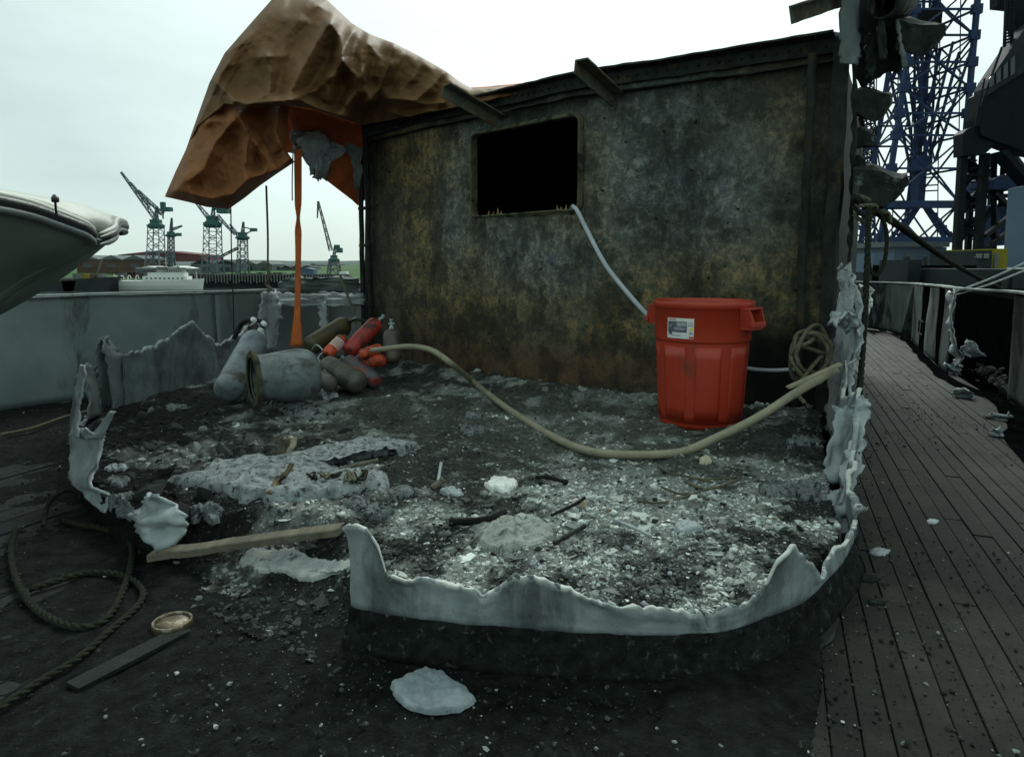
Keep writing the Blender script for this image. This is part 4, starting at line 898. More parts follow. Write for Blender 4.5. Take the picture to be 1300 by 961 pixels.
MB().tube([p+nn*.06+T*-.25+Vector((0, 0, .26)), p+nn*.06+T*.3+Vector((0, 0, .26)), p+nn*.06+T*.3+Vector((0, 0, .08)), p+nn*.06+T*-.25+Vector((0, 0, .08)), p+nn*.06+T*-.25+Vector((0, 0, .26))], .01, 6).build('wire_rack', M['black'], rootR)
# ragged torn lip at the hole and burnt lumps within it
plate_thing('torn_bulwark_edge', 'white torn metal edge curling at the burnt gap in the right bulwark', [sheet([(1208, 1214, 369), (1207, 1212, 385), (1205, 1208, 410), (1205, 1209, 425), (1208, 1216, 440), (1212, 1222, 455), (1211, 1220, 466)], 7.25, 7.0, 4, .05, .02, 101)], cat='torn metal', mat=M['palealu'])
for i, (rw, lab) in enumerate((([(1228, 1236, 432), (1224, 1240, 440), (1222, 1246, 447), (1228, 1252, 453)], 'white scrap hanging in the burnt gap of the right bulwark'),
    ([(1215, 1226, 494), (1212, 1232, 500), (1218, 1234, 506)], 'pale scrap on the waterway beneath the burnt gap'),
    ([(1256, 1280, 525), (1254, 1284, 530), (1262, 1276, 534)], 'long pale scrap in the waterway at the far right'),
    ([(1256, 1270, 543), (1252, 1272, 549), (1262, 1276, 554)], 'bright ragged scrap on the side deck edge at the right'),
    ([(1200, 1215, 462), (1205, 1220, 468), (1212, 1222, 476)], 'pale torn strip at the foot of the torn bulwark edge'))):
    Yd = 6.6 if i == 0 else PZ(rw[-1][0], rw[-1][2], DZ).y
    plate_thing('metal_scrap', lab, [sheet(rw, Yd+.05, Yd, 6, .06, .012, 110+i)], cat='scrap', mat=M['palealu'])
mb = MB(); p0 = PZ(1250, 505, DZ)
scatter('burnt_lumps', np.stack([rng.normal(0, .10, 120)+PZ(1250, 497, DZ).x+.42+(_l:=rng.normal(0, .6, 120))*.45, PZ(1250, 497, DZ).y+_l+.2, np.full(120, DZ+.02)], -1), rng.uniform(.015, .065, 120), rng.uniform(.4, .9, 120), np.array([(.012, .014, .013), (.03, .033, .03)])[rng.choice(2, 120)], M['chunk'], kind='stuff', label='heap of black burnt lumps in the gap of the right bulwark', cat='rubble')

pn = [(5.35, 4.9), (5.55, 6.6), (6.2, 8.2), (7.0, 10.2), (7.7, 12.5), (7.9, 14.0), (9.3, 14.0), (9.2, 10), (8.0, 7.0), (7.0, 4.9)]  # added block that keeps the burnt gap black, hiding the bright quay
k = len(pn); mb = MB(); mb.add([(a, b, .60) for a, b in pn]+[(a, b, WZ-.4) for a, b in pn], [tuple(range(k))]+[(i, k+i, k+(i+1) % k, (i+1) % k) for i in range(k)])
mb.build('gap_backdrop', M['void'], None, label='black pontoon added to darken the burnt gap in the right bulwark', cat='backdrop')
# ------------------------------------------------------------------ gas cylinders, extinguishers, tub
def gas(name, a, b, r, mat, label, cat='gas cylinder', neck=True, cap='dome', valve=M['palealu'], group=None, neckmat=None, band=None):
    a = Vector(a); b = Vector(b); Ln = (b-a).length
    root = empty(name, tuple(a), label=label, cat=cat, **({'group': group} if group else {}))
    prof = [(0, r*.25), (r*.06, r*.55), (r*.22, r*.82), (r*.5, r*.97), (r*.75, r)]
    k = 8
    for i in range(1, k): prof.append((r*.75+(Ln-1.6*r)*i/k, r*(1+.006*random.uniform(-1, 1))))
    prof += [(Ln-r*.9, r), (Ln-r*.55, r*.94), (Ln-r*.25, r*.72), (Ln-r*.05, r*.42), (Ln, r*.28)]
    MB().lathe(a, b, prof, 28).build('body', mat, root, smooth=True)
    if neck:
        T = (b-a).normalized(); e = b
        MB().lathe(e-T*r*.05, e+T*r*.5, [(0, r*.30), (r*.12, r*.32), (r*.3, r*.22), (r*.45, r*.22)], 14).build('neck', neckmat or mat, root, smooth=True)
        X = T.cross(Vector((0, 0, 1))).normalized(); vb = MB(); c = e+T*r*.65
        vb.lathe(c-T*r*.25, c+T*r*.35, [(0, r*.14), (r*.5, r*.16), (r*.62, r*.08)], 10); vb.lathe(c-X*r*.35, c+X*r*.35, [(0, r*.09), (r*.7, r*.09)], 8)
        vb.lathe(c+T*r*.35, c+T*r*.5, [(0, r*.24), (r*.15, r*.24)], 12)
        vb.build('valve', valve, root)
    if band:
        T = (b-a).normalized()
        for t0, t1 in band[1]:
            MB().lathe(a+T*Ln*t0, a+T*Ln*t1, [(0, r*1.006), (.003, r*1.02), (Ln*(t1-t0)-.003, r*1.02), (Ln*(t1-t0), r*1.006)], 28, False).build('band', band[0], root, smooth=True)
    return root
def Pf(u, v, Y): return PY(u, v, Y)
# leaning grey cylinder
gas('gas_cylinder', G(287, 500, .11), Pf(326, 428, 5.62), .106, M['cyl_grey'], 'tall bluish grey gas cylinder leaning on the rear stump, leftmost of the pile', neckmat=M['white'], valve=M['white'])
vv = Pf(330, 412, 5.7)
# big open tub lying on its side
a = G(322, 494, .17); a = PY(322, 481, a.y); b = PY(397, 474, a.y+.22); T = (b-a).normalized()
tub = empty('metal_tub', tuple(a), label='large grey-white metal drum lying on its side with its open flanged mouth to the left', cat='drum')
Lt_ = (b-a).length
pr = [(.02, .165), (.05, .160), (.08, .157), (.16, .160), (.30, .172), (.42, .180), (.52, .181), (.60, .172), (.66, .150), (.70, .115), (.72, .06), (.725, .01)]
pr = [(t*Lt_/.66, r) for t, r in pr]
MB().lathe(a, b, [(pr[0][0], .150)]+pr, 40, False).build('drum_shell', M['tub'], tub, smooth=True, solid=.01)
MB().lathe(a-T*.01, b, [(0, .150), (0, .192), (.010, .198), (.022, .194), (.026, .160), (.03, .150)], 40, False).build('mouth_flange', M['lip'], tub, smooth=False, solid=.006)
Gd = [
 ('gas_cylinder', (390, 442, 6.35), (442, 410, 6.75), .105, 'cyl_olive', 'rust brown gas cylinder lying behind the small red extinguisher with white lettering', 'gas cylinder', True),
 ('gas_cylinder', (441, 448, 6.0), (480, 408, 6.35), .085, 'cyl_red', 'long bright red gas cylinder with grey neck, slanting up to the burnt wall', 'gas cylinder', True),
 ('gas_cylinder', (498, 462, 5.95), (497, 418, 6.05), .086, 'cyl_brown', 'brown grey gas cylinder standing upright, rightmost of the pile', 'gas cylinder', True),
 ('gas_cylinder', (459, 489, 5.45), (411, 462, 5.75), .105, 'cyl_tan', 'muddy tan gas cylinder lying right of the big drum', 'gas cylinder', True),
 ('gas_cylinder', (479, 486, 5.6), (440, 457, 5.95), .078, 'cyl_slate', 'slate grey gas cylinder smeared with red, behind the muddy tan one', 'gas cylinder', True),
 ('fire_extinguisher', (413, 452, 5.9), (437, 428, 6.1), .062, 'cyl_orange', 'small red fire extinguisher with white lettering lying on the pile', 'fire extinguisher', True),
 ('fire_extinguisher', (420, 489, 5.3), (408, 478, 5.65), .072, 'cyl_brown', 'short brown red extinguisher seen end-on between the drum and the tan cylinder', 'fire extinguisher', False),
 ('fire_extinguisher', (458, 451, 5.75), (484, 442, 5.95), .055, 'cyl_orange', 'orange red extinguisher under the end of the tan hose', 'fire extinguisher', False),
 ('fire_extinguisher', (462, 459, 5.8), (490, 457, 5.92), .062, 'cyl_orange', 'orange red extinguisher lying left of the upright brown cylinder', 'fire extinguisher', False),
]
made = {}
for i, (nm, a, b, r, mt, lab, ct, nk) in enumerate(Gd):
    made[i] = gas(nm, PY(*a), PY(*b), r*.9, M[mt], lab, ct, nk, valve=M['palealu'] if nm == 'gas_cylinder' else M['black'], neckmat=M['palealu'] if i in (1, 2) else None)
# white lettering block on the small red extinguisher
def ext_text(root, a, b, r):
    a = Vector(a); b = Vector(b); T = (b-a).normalized(); Y_ = Vector((0, 0, 1)); X = T.cross(Y_).normalized(); Y_ = X.cross(T)
    to = (Vector((0, 0, EYE))-a).normalized(); base_ang = math.atan2(to.dot(Y_), to.dot(X)); mb = MB(); rr = random.Random(4)
    for row in range(5):
        t = .035+row*.022
        x = -.9
        while x < .8:
            wd = rr.uniform(.10, .28); t0 = (b-a).length*.22+t
            for q in range(2):
                a0 = base_ang+x+wd*q/2; a1 = base_ang+x+wd*(q+1)/2; rad = r*1.012
                v = []
                for an in (a0, a1):
                    for tt in (t0, t0+.014): v.append(a+T*tt+(X*math.cos(an)+Y_*math.sin(an))*rad)
                mb.add(v, [(0, 1, 3, 2)])
            x += wd+.07
    mb.build('lettering', M['white'], root)
ext_text(made[5], PY(413, 452, 5.9), PY(437, 428, 6.1), .062)
# red smears
gas('fire_extinguisher', PY(446, 470, 5.72), PY(462, 482, 5.62), .045, M['cyl_red'], 'narrow faded red extinguisher squeezed between the tan and slate cylinders', 'fire extinguisher', False)
wire = lambda pts, r, name, label, mat=M['rope'], cat='rope', n=8: MB().tube(cr(pts, 8), r, n).build(name, mat, None, smooth=True, label=label, cat=cat)
wire([PY(396, 444, 6.2), PY(402, 438, 6.1), PY(410, 446, 5.95), PY(404, 455, 5.75), PY(412, 470, 5.6), PY(420, 478, 5.5)], .007, 'wire', 'loop of grey wire over the drum and the tan cylinder', M['palealu'], 'wire')
wire([PY(440, 410, 6.7), PY(452, 406, 6.5), PY(466, 408, 6.4), PY(478, 405, 6.4)], .014, 'short_hose', 'short black hose between the brown and red cylinders', M['rope_dark'], 'hose')
wire([PY(297, 430, 5.95), PY(306, 412, 5.95), PY(318, 406, 5.85), PY(330, 408, 5.8), PY(334, 415, 5.75)], .02, 'short_hose', 'dark charred hose curling over the neck of the leaning grey cylinder', M['slab'], 'hose')
for lab, u, v in (('white valve fitting on the leaning grey cylinder, left of two', 323, 407), ('white valve fitting on the leaning grey cylinder, right of two', 336, 412)):
    MB().lathe(PY(u-3, v-2, 5.68), PY(u+4, v+2, 5.62), [(0, .014), (.01, .022), (.04, .022), (.055, .012)], 10).build('valve_fitting', M['white'], None, label=lab, cat='valve')
# ------------------------------------------------------------------ red bin
bc = PZ(896, 541, gz(1.24, 4.3)); bz = gz(bc.x, bc.y+.1)-.012; bc = Vector((bc.x, bc.y+.15, bz-.01))
k_ = pxsize(bc.y)
TH = PY(900, 382, bc.y).z-bz+.005; rT = 61.5*k_; rB = 52*k_; print('bin', bc, TH, rT, rB)
binr = empty('red_bin', tuple(bc), label='large round red plastic rubbish bin with side handles and a white sticker', cat='bin')
O = Vector((bc.x, bc.y, bz)); Up = O+Vector((0, 0, 1))
zb_ = .69*TH
prof = [(0, rB*.94), (.006, rB*.985), (.03, rB), (.045, rB*1.0)]
for t in np.linspace(.08, .98, 12): prof.append((zb_*t, rB+(rT*.955-rB)*t*.80))
prof += [(zb_-.004, rB+(rT*.955-rB)*.80), (zb_, rT*.955), (zb_+.01, rT*.962), (TH-.05, rT*.972), (TH-.046, rT*.99), (TH-.040, rT*1.015), (TH-.010, rT*1.02), (TH-.002, rT*1.012), (TH, rT*1.0), (TH-.003, rT*.985), (TH-.03, rT*.965), (TH*.6, rT*.90), (.03, rB*.96), (.015, rB*.9)]
mb = MB(); mb.lathe(O, Up, prof, 64, False)
k = len(mb.v)//64; mb.f.append(tuple(range((k-1)*64, k*64))); mb.f.append(tuple(range(64))[::-1])
mb.build('body', M['bin'], binr, smooth=True)
for i in range(8):     # raised vertical panels between the grooves on the lower body
    a0 = 2*math.pi*i/8+.12; a1 = 2*math.pi*(i+1)/8-.12+.02; v = []; na = 8; nz = 6
    for j in range(nz+1):
        z_ = .06+(zb_-.09)*j/nz; r_ = rB+(rT*.955-rB)*.80*(z_/zb_)+.0006
        for q in range(na+1): an = a0+(a1-a0)*q/na-2.1; v.append(O+Vector((r_*math.cos(an), r_*math.sin(an), z_)))
    MB().add(v, grid_faces(nz+1, na+1)).build('side_panel', M['bin'], binr, smooth=True, solid=.002)
def handle(az):
    ax = Vector((math.cos(az), math.sin(az), 0)); tg_ = Vector((-ax.y, ax.x, 0)); c0 = O+ax*rT*.96
    hw = .085; mb = MB()
    z1 = TH-.045; z2 = TH-.175
    for s in (-1, 1):
        v = [c0+tg_*s*hw+Vector((0, 0, z1)), c0+tg_*s*hw+ax*.055+Vector((0, 0, z1)), c0+tg_*s*hw*.9+ax*.085+Vector((0, 0, z2+.045)), c0+tg_*s*hw*.9+ax*.080+Vector((0, 0, z2+.02)), c0+tg_*s*hw*.8+Vector((0, 0, z2))]
        v2 = [p-tg_*s*.016 for p in v]; mb.add(v+v2, [(0, 1, 2, 3, 4), (9, 8, 7, 6, 5)]+[(i, (i+1) % 5, 5+(i+1) % 5, 5+i) for i in range(5)])
    q = Matrix((ax, tg_, Vector((0, 0, 1)))).transposed()
    mb.box(c0+ax*.078+Vector((0, 0, z2+.036)), (.024, 2*hw, .034), q)
    mb.box(c0+ax*.035+Vector((0, 0, z2+.010)), (.09, 2*hw*.86, .014), q)
    mb.box(c0+ax*.030+Vector((0, 0, z1+.004)), (.07, 2*hw, .012), q)
    mb.build('handle', M['bin'], binr, bevel=.004)
toc = math.atan2(-bc.y, -bc.x); handle(toc+R(60)); handle(toc+R(60)+math.pi)
# sticker: white with a dark picture, a yellow dot and a red foot line
def curved(name, az0, az1, z0, z1, r, m, par, n=8):
    v = []
    for j in (0, 1):
        for i in range(n+1): an = az0+(az1-az0)*i/n; v.append(O+Vector((r*math.cos(an), r*math.sin(an), (z0, z1)[j])))
    return MB().add(v, grid_faces(2, n+1)).build(name, m, par, solid=.0008)
def uaz(u):
    best = min(np.linspace(-math.pi*.98, -.02, 900), key=lambda an: abs(proj(O.x+rT*.967*math.cos(an), O.y+rT*.967*math.sin(an), bz+TH*.8)[0]-u)); return best
def vz(v): return PY(865, v, bc.y-rT*.9).z-bz
az0, az1 = uaz(848), uaz(881); z0_, z1_ = vz(431), vz(405); rs = rT*.9705
st_ = curved('sticker', az0, az1, z0_, z1_, rs+.0015, M['white'], binr)
def sub(x0, x1, y0, y1, m, nm, d=.0028): curved(nm, az0+(az1-az0)*x0, az0+(az1-az0)*x1, z0_+(z1_-z0_)*y0, z0_+(z1_-z0_)*y1, rs+d, m, st_, 4)
M['print_dark'] = grime('printed_picture', (0.03, 0.035, 0.045), (0.12, 0.13, 0.18), 30, (0.3, 0.33, 0.34), 25, (.55, .62), rough=.4)
M['print_yellow'] = grime('printed_yellow', (0.75, 0.62, 0.05), (0.7, 0.58, 0.05), 30, rough=.4)
M['print_red'] = grime('printed_red', (0.55, 0.05, 0.04), (0.5, 0.05, 0.04), 30, rough=.4)
M['print_grey'] = grime('printed_grey', (0.25, 0.27, 0.30), (0.4, 0.42, 0.45), 60, rough=.4)
M['print_lilac'] = grime('printed_lilac', (0.25, 0.22, 0.34), (0.35, 0.33, 0.42), 60, rough=.4)
sub(.04, .76, .30, .84, M['print_dark'], 'picture'); sub(.08, .22, .18, .80, M['print_dark'], 'bin_picture', .0036)
sub(.40, .74, .60, .80, M['print_grey'], 'picture_caption', .0038); sub(.30, .72, .42, .54, M['print_lilac'], 'picture_stripe', .0038)
sub(.85, .96, .40, .54, M['print_yellow'], 'yellow_mark'); sub(.84, .97, .22, .32, M['print_grey'], 'small_mark')
sub(.80, .97, .62, .68, M['print_grey'], 'text_line'); sub(.80, .97, .74, .80, M['print_grey'], 'text_line'); sub(.05, .35, .90, .95, M['print_red'], 'text_line'); sub(.84, .99, .03, .12, M['print_red'], 'text_line'); sub(.2, .55, .12, .17, M['print_grey'], 'text_line')

# ------------------------------------------------------------------ hoses and pipes
hp = [PY(472, 445, 5.72), PY(490, 443, 5.6), PY(520, 440, 5.5), PY(548, 445, 5.35), PY(572, 461, 5.1)]+[G(u, v, .03) for u, v in ((600, 484), (635, 512), (668, 534), (705, 556), (745, 572), (790, 577), (835, 577), (868, 573))]
e1 = PY(900, 560, 3.72); e2 = PY(960, 531, 3.72); e3 = PY(1010, 499, 3.75); e4 = PY(1062, 468, 3.78)
wire(hp+[e1, e2, e3, e4], .0235, 'tan_hose', 'thick tan hose sagging across the burnt floor from the cylinders to the right stump', M['hose'], 'hose', 14)
ho = MB(); ho.beam(PY(1000, 492, 3.68), PY(1067, 462, 3.72), .035, .012); ho.build('metal_bar', M['hose'], None, label='flat metal bar lying along the upper end of the tan hose', cat='bar')
wp = [PY(727, 262, 5.42), PY(733, 268, 5.36), PY(745, 292, 5.28), PY(768, 335, 5.1), PY(795, 370, 4.95), PY(820, 398, 4.85), PY(838, 414, 4.78), PY(856, 426, 4.86)]
wire(wp, .017, 'pale_hose', 'pale hose running down from the window corner to behind the red bin', M['hose_white'], 'hose', 12)
wire([PY(940, 466, 4.55), PY(960, 469, 4.5), PY(985, 470, 4.4), PY(1015, 468, 4.3)], .012, 'pale_hose', 'thin pale hose emerging right of the red bin to the rope coil', M['hose_white'], 'hose', 10)
# old rope tangle hung at the right corner
tg2 = []
rr = random.Random(5)
c = PY(1030, 450, 4.1)
pts = []
for i in range(34):
    a = i*.95; pts.append(c+Vector((.10*math.cos(a)*(1+.3*rr.uniform(-1, 1)), .05*math.sin(a*1.7), .15*math.sin(a)*(1+.35*rr.uniform(-1, 1))+.02*rr.uniform(-1, 1))))
wire([PY(1008, 455, 4.1), PY(1015, 440, 4.1)]+pts+[PY(1020, 480, 4.05), PY(1014, 500, 4.0), PY(1022, 512, 3.95)], .0125, 'rope_tangle', 'tangled old brown rope hanging at the foot of the right wall post', M['rope'], 'rope', 8)

# twisted rope: three strands laid round a path
def laid_rope(name, pts, r, label, mat=M['rope'], n=6, seg=10, cat='rope', turns_per_m=9):
    C_ = cr(pts, seg); L_ = [0]
    for i in range(1, len(C_)): L_.append(L_[-1]+(C_[i]-C_[i-1]).length)
    k = max(12, int(L_[-1]/(r*1.3))); k = min(k, 700); ss = np.linspace(0, L_[-1], k)
    Q = [Vector((float(np.interp(s, L_, [p.x for p in C_])), float(np.interp(s, L_, [p.y for p in C_])), float(np.interp(s, L_, [p.z for p in C_])))) for s in ss]
    mb = MB(); X = None
    fr_ = []
    for i, q in enumerate(Q):
        T = (Q[min(i+1, k-1)]-Q[max(i-1, 0)]).normalized()
        if X is None: X = T.orthogonal().normalized()
        X = (X-T*X.dot(T)).normalized(); fr_.append((X.copy(), T.cross(X)))
    for st in range(3):
        P_ = []
        for i, q in enumerate(Q):
            a = ss[i]/(r*7)*2*math.pi/1.0*.9+st*2*math.pi/3; P_.append(q+(fr_[i][0]*math.cos(a)+fr_[i][1]*math.sin(a))*r*.5)
        mb.tube(P_, r*.56, n)
    return mb.build(name, mat, None, smooth=True, label=label, cat=cat)
D = lambda u, v, lift=.018: PZ(u, v, DZ+lift)
laid_rope('rope_coil', [D(20, 672), D(14, 700), D(22, 738), D(45, 772), D(80, 792), D(112, 796), D(138, 782), D(158, 745), D(168, 705), D(162, 685), D(135, 672), D(100, 666), D(78, 660)], .0135, 'big loop of thick greenish rope on the black deck at the left', M['rope_dark'])
laid_rope('rope_coil', [D(55, 668, .04), D(62, 640, .05), D(80, 624, .05), D(100, 625, .04), D(122, 640), D(136, 658)], .011, 'short dark rope loop in front of the tall torn plate on the left', M['rope_dark'])
laid_rope('rope_end', [D(38, 748), D(70, 738), D(105, 728), D(140, 727), D(168, 736), D(182, 752), D(172, 772), D(140, 800), D(95, 838), D(45, 868), D(-10, 905)], .0125, 'rope running from the coil down to the bottom left corner of the deck', M['rope_dark'])
laid_rope('rope_end', [D(0, 552), D(40, 544), D(80, 530), D(100, 525), D(118, 520)], .012, 'thin old line lying along the foot of the left bulwark', M['rope'])
# lines hanging beneath the tarpaulin
wire([PY(293, 262, 6.8), PY(294, 330, 6.85), PY(296, 380, 6.9), PY(297, 425, 6.95)], .006, 'hanging_line', 'thin line hanging from the lowest point of the tarpaulin', M['rope_dark'], 'line', 6)
wire([PY(338, 236, 7.2), PY(340, 300, 7.2), PY(340, 345, 7.2), PY(341, 375, 7.2)], .011, 'hanging_rope', 'thicker rope hanging left of the orange strap with a knot low down', M['rope'], 'rope', 8)
wire([PY(338, 340, 7.18), PY(343, 350, 7.15), PY(338, 360, 7.2), PY(344, 368, 7.18), PY(340, 374, 7.2)], .016, 'rope_knot', 'frayed knot at the lower end of the rope left of the orange strap', M['rope'], 'rope', 8)
wire([PY(372, 195, 7.0), PY(371, 225, 7.0), PY(371, 255, 7.0)], .006, 'hanging_line', 'short thin tail dangling beside the top of the orange strap', M['rope_dark'], 'line', 6)
wire([PY(432, 350, 7.2), PY(440, 372, 7.15), PY(448, 395, 7.1), PY(452, 410, 7.1)], .014, 'frayed_rope', 'frayed rope at the left corner of the burnt wall', M['rope'], 'rope', 8)
# orange strap, a twisted flat band
mb = MB(); v = []; K = 60
for i in range(K+1):
    t = i/K; vv_ = 190+250*t; uu = 378+1.5*math.sin(t*3)-2*t; w_ = 4.6-.8*math.sin(t*math.pi)+(3*max(0, (t-.85)/.15)); an = .35*math.sin(t*7)+(1.2*math.exp(-((t-.35)/.06)**2))
    c = PY(uu, vv_, 6.75-.3*t); hw = w_*pxsize(6.7)
    for s in (-1, -.33, .33, 1): v.append(c+Vector((s*hw*math.cos(an), s*hw*math.sin(an)+.012*(1-s*s), 0)))
mb.add(v, grid_faces(K+1, 4)).build('orange_strap', M['orange'], None, smooth=True, solid=.008, label='narrow orange strap hanging taut from the tarpaulin down to the cylinders', cat='strap')

# ------------------------------------------------------------------ tarpaulin
def resamp(pts, n):
    P = [Vector((p[0], p[1], p[2] if len(p) > 2 else 0)) for p in pts]; c = [0]
    for i in range(1, len(P)): c.append(c[-1]+(P[i]-P[i-1]).length)
    s = np.linspace(0, c[-1], n); return np.stack([np.interp(s, c, [p[k] for p in P]) for k in range(3)], -1)
def coons(top, bot, left, right, nu, nv):
    T_ = resamp(top, nu); B_ = resamp(bot, nu); Lf = resamp(left, nv); Rt = resamp(right, nv)   # left/right go from top to bottom
    s = np.linspace(0, 1, nu)[None, :, None]; t = np.linspace(0, 1, nv)[:, None, None]
    return (1-t)*T_[None]+t*B_[None]+(1-s)*Lf[:, None]+s*Rt[:, None]-((1-s)*(1-t)*T_[0]+s*(1-t)*T_[-1]+(1-s)*t*B_[0]+s*t*B_[-1])
def segd(U, V_, a, b):
    ex, ey = b[0]-a[0], b[1]-a[1]; l2 = ex*ex+ey*ey; t = np.clip(((U-a[0])*ex+(V_-a[1])*ey)/l2, 0, 1)
    return np.hypot(U-a[0]-t*ex, V_-a[1]-t*ey), t
def folds(U, V_, ridges):
    D_ = np.zeros(U.shape)
    for pl, w_, amp in ridges:
        d = np.full(U.shape, 1e9)
        for a, b in zip(pl[:-1], pl[1:]): d = np.minimum(d, segd(U, V_, a, b)[0])
        q_ = np.clip(1-d/(w_*1.35), 0, 1); D_ = D_+amp*q_**1.5
    return D_
tarp = empty('tarpaulin', tuple(PY(400, 160, 7.0)), label='big crumpled orange-brown tarpaulin draped over the left end of the burnt wall', cat='tarpaulin')
def crumple(U, V_, sc, seed):
    # faceted creases: maximum of tilted plane families plus ridged noise
    wx = U+14*fbm(U/40, V_/40, 3, seed); wy = V_+14*fbm(U/40+9, V_/40, 3, seed+1)
    return sc*(ridged(wx/46, wy/46, 2, seed+2)*.9+.42*ridged(wx/19, wy/15, 3, seed+3)+.12*ridged(wx/8, wy/7, 2, seed+6)+.5*fbm(U/60, V_/60, 2, seed+4))
def tarp_part(name, G_, disp, nu, nv, mats, thick=.012):
    disp = disp+np.zeros(G_.shape[:2])
    for _ in range(3): disp[1:-1, 1:-1] = (disp[1:-1, 1:-1]*2+disp[:-2, 1:-1]+disp[2:, 1:-1]+disp[1:-1, :-2]+disp[1:-1, 2:])/6
    U, V_, Yd = G_[..., 0], G_[..., 1], G_[..., 2]; Y = Yd-disp
    r = (U-CU)/F; tt = -(V_-CV)/F; dy = cp+tt*sp_; dz = -sp_+tt*cp; k = Y/dy
    P = np.stack([r*k, Y, EYE+dz*k], -1).reshape(-1, 3)
    o = np_mesh(name, P, grid_faces(nv, nu), mats[0], parent=tarp); o.data.materials.append(mats[1])
    md = o.modifiers.new('solid', 'SOLIDIFY'); md.thickness = thick; md.offset = -1; md.material_offset = 1; md.material_offset_rim = 0
    # faces must look towards the camera on the outside
    me = o.data; me.update(); c = me.polygons[len(me.polygons)//2]; 
    if c.normal.dot(Vector((0, 0, EYE))-c.center) < 0: me.flip_normals()
    return o
Z2 = lambda x, y: (200+x/2.6, y/2.6)
def zz(*pts): return [Z2(*p) for p in pts]
top = [(352, -8, 6.9), (375, -6, 6.9), (415, 0, 6.95), (447, 30, 6.95), (470, 44, 6.9), (500, 55, 6.8), (530, 70, 6.7), (565, 90, 6.6), (585, 105, 6.5), (600, 113, 6.4), (640, 110, 6.3), (690, 106, 6.0)]
bot = [(236, 190, 6.5), (250, 160, 6.45), (285, 132, 6.4), (330, 138, 6.4), (362, 134, 6.45), (395, 138, 6.6), (430, 150, 6.9), (462, 158, 7.3), (500, 152, 7.0), (540, 144, 6.7), (590, 134, 6.35), (640, 122, 6.05), (690, 108, 5.85)]
left = [(352, -8, 6.9), (320, 28, 6.8), (285, 68, 6.65), (266, 105, 6.55), (250, 150, 6.5), (236, 190, 6.5)]
right = [(690, 106, 6.0), (690, 107, 5.9), (690, 108, 5.85)]
nu, nv = 300, 170
G1 = coons(top, bot, left, right, nu, nv)
rid = [
 (zz((560, 85), (520, 150), (470, 240), (425, 335)), 16, .20), (zz((560, 85), (500, 80), (420, 60)), 30, .06),
 (zz((575, 80), (600, 120), (612, 200), (575, 260), (560, 330)), 11, .14), (zz((640, 110), (600, 190), (655, 250), (660, 300), (600, 380)), 12, .15),
 (zz((700, 110), (670, 180), (680, 260), (700, 330)), 10, .11), (zz((780, 150), (765, 220), (735, 290), (690, 340)), 12, .16),
 (zz((780, 150), (850, 180), (950, 235)), 12, .10), (zz((950, 235), (900, 290), (850, 330), (760, 325)), 11, .12), (zz((820, 330), (880, 345), (940, 340)), 6, .07),
 (zz((760, 370), (830, 385), (900, 365)), 6, .06), (zz((360, 180), (372, 240), (365, 310), (300, 345)), 13, .15), (zz((180, 265), (250, 330), (300, 345), (390, 335)), 10, .13),
 (zz((180, 265), (215, 180), (270, 120)), 16, .09), (zz((250, 340), (235, 430), (200, 470)), 10, .12), (zz((380, 335), (470, 330), (530, 360), (620, 385)), 8, .12),
 (zz((440, 330), (520, 300), (570, 250)), 7, .07), (zz((330, 190), (420, 185)), 8, .06), (zz((880, 200), (840, 260), (800, 300)), 8, .07), (zz((700, 150), (740, 200), (720, 250)), 7, .06),
 (zz((330, 20), (260, 120), (200, 220)), 26, .10), (zz((500, 0), (600, 60), (700, 110), (780, 150)), 14, .10)]
U, V_ = G1[..., 0], G1[..., 1]
ca_, sa_ = math.cos(R(24)), math.sin(R(24)); fa = U*ca_+V_*sa_+10*fbm(U/60, V_/60, 2, 71); fb = -U*sa_+V_*ca_
longf = .09*ridged(fa/34, fb/150, 2, 72)+.015*ridged(fa/12, fb/70, 2, 74)
d1 = folds(U, V_, rid)+longf*np.clip((U-240)/60, 0, 1)+crumple(U, V_, .028, 200)*np.clip((U-225)/40, 0, 1)*(.35+.65*np.clip((V_-40)/60+(U-420)/80, 0, 1))-.02
d1 = d1*np.clip((700-U)/70, .15, 1)+.02*fbm(U/9, V_/9, 3, 220)
eu = np.minimum(np.linspace(0, 1, nu), 1-np.linspace(0, 1, nu))[None, :]; ev = np.linspace(0, 1, nv)[:, None]
d1 = d1-0.35*np.exp(-(ev/.07))*(np.clip((690-U)/200, 0, 1))-.25*np.exp(-np.linspace(0, 1, nu)[None, :]/.03)
tarp_part('front_drape', G1, d1*1.6, nu, nv, (M['tarp'], M['tarp_under']))
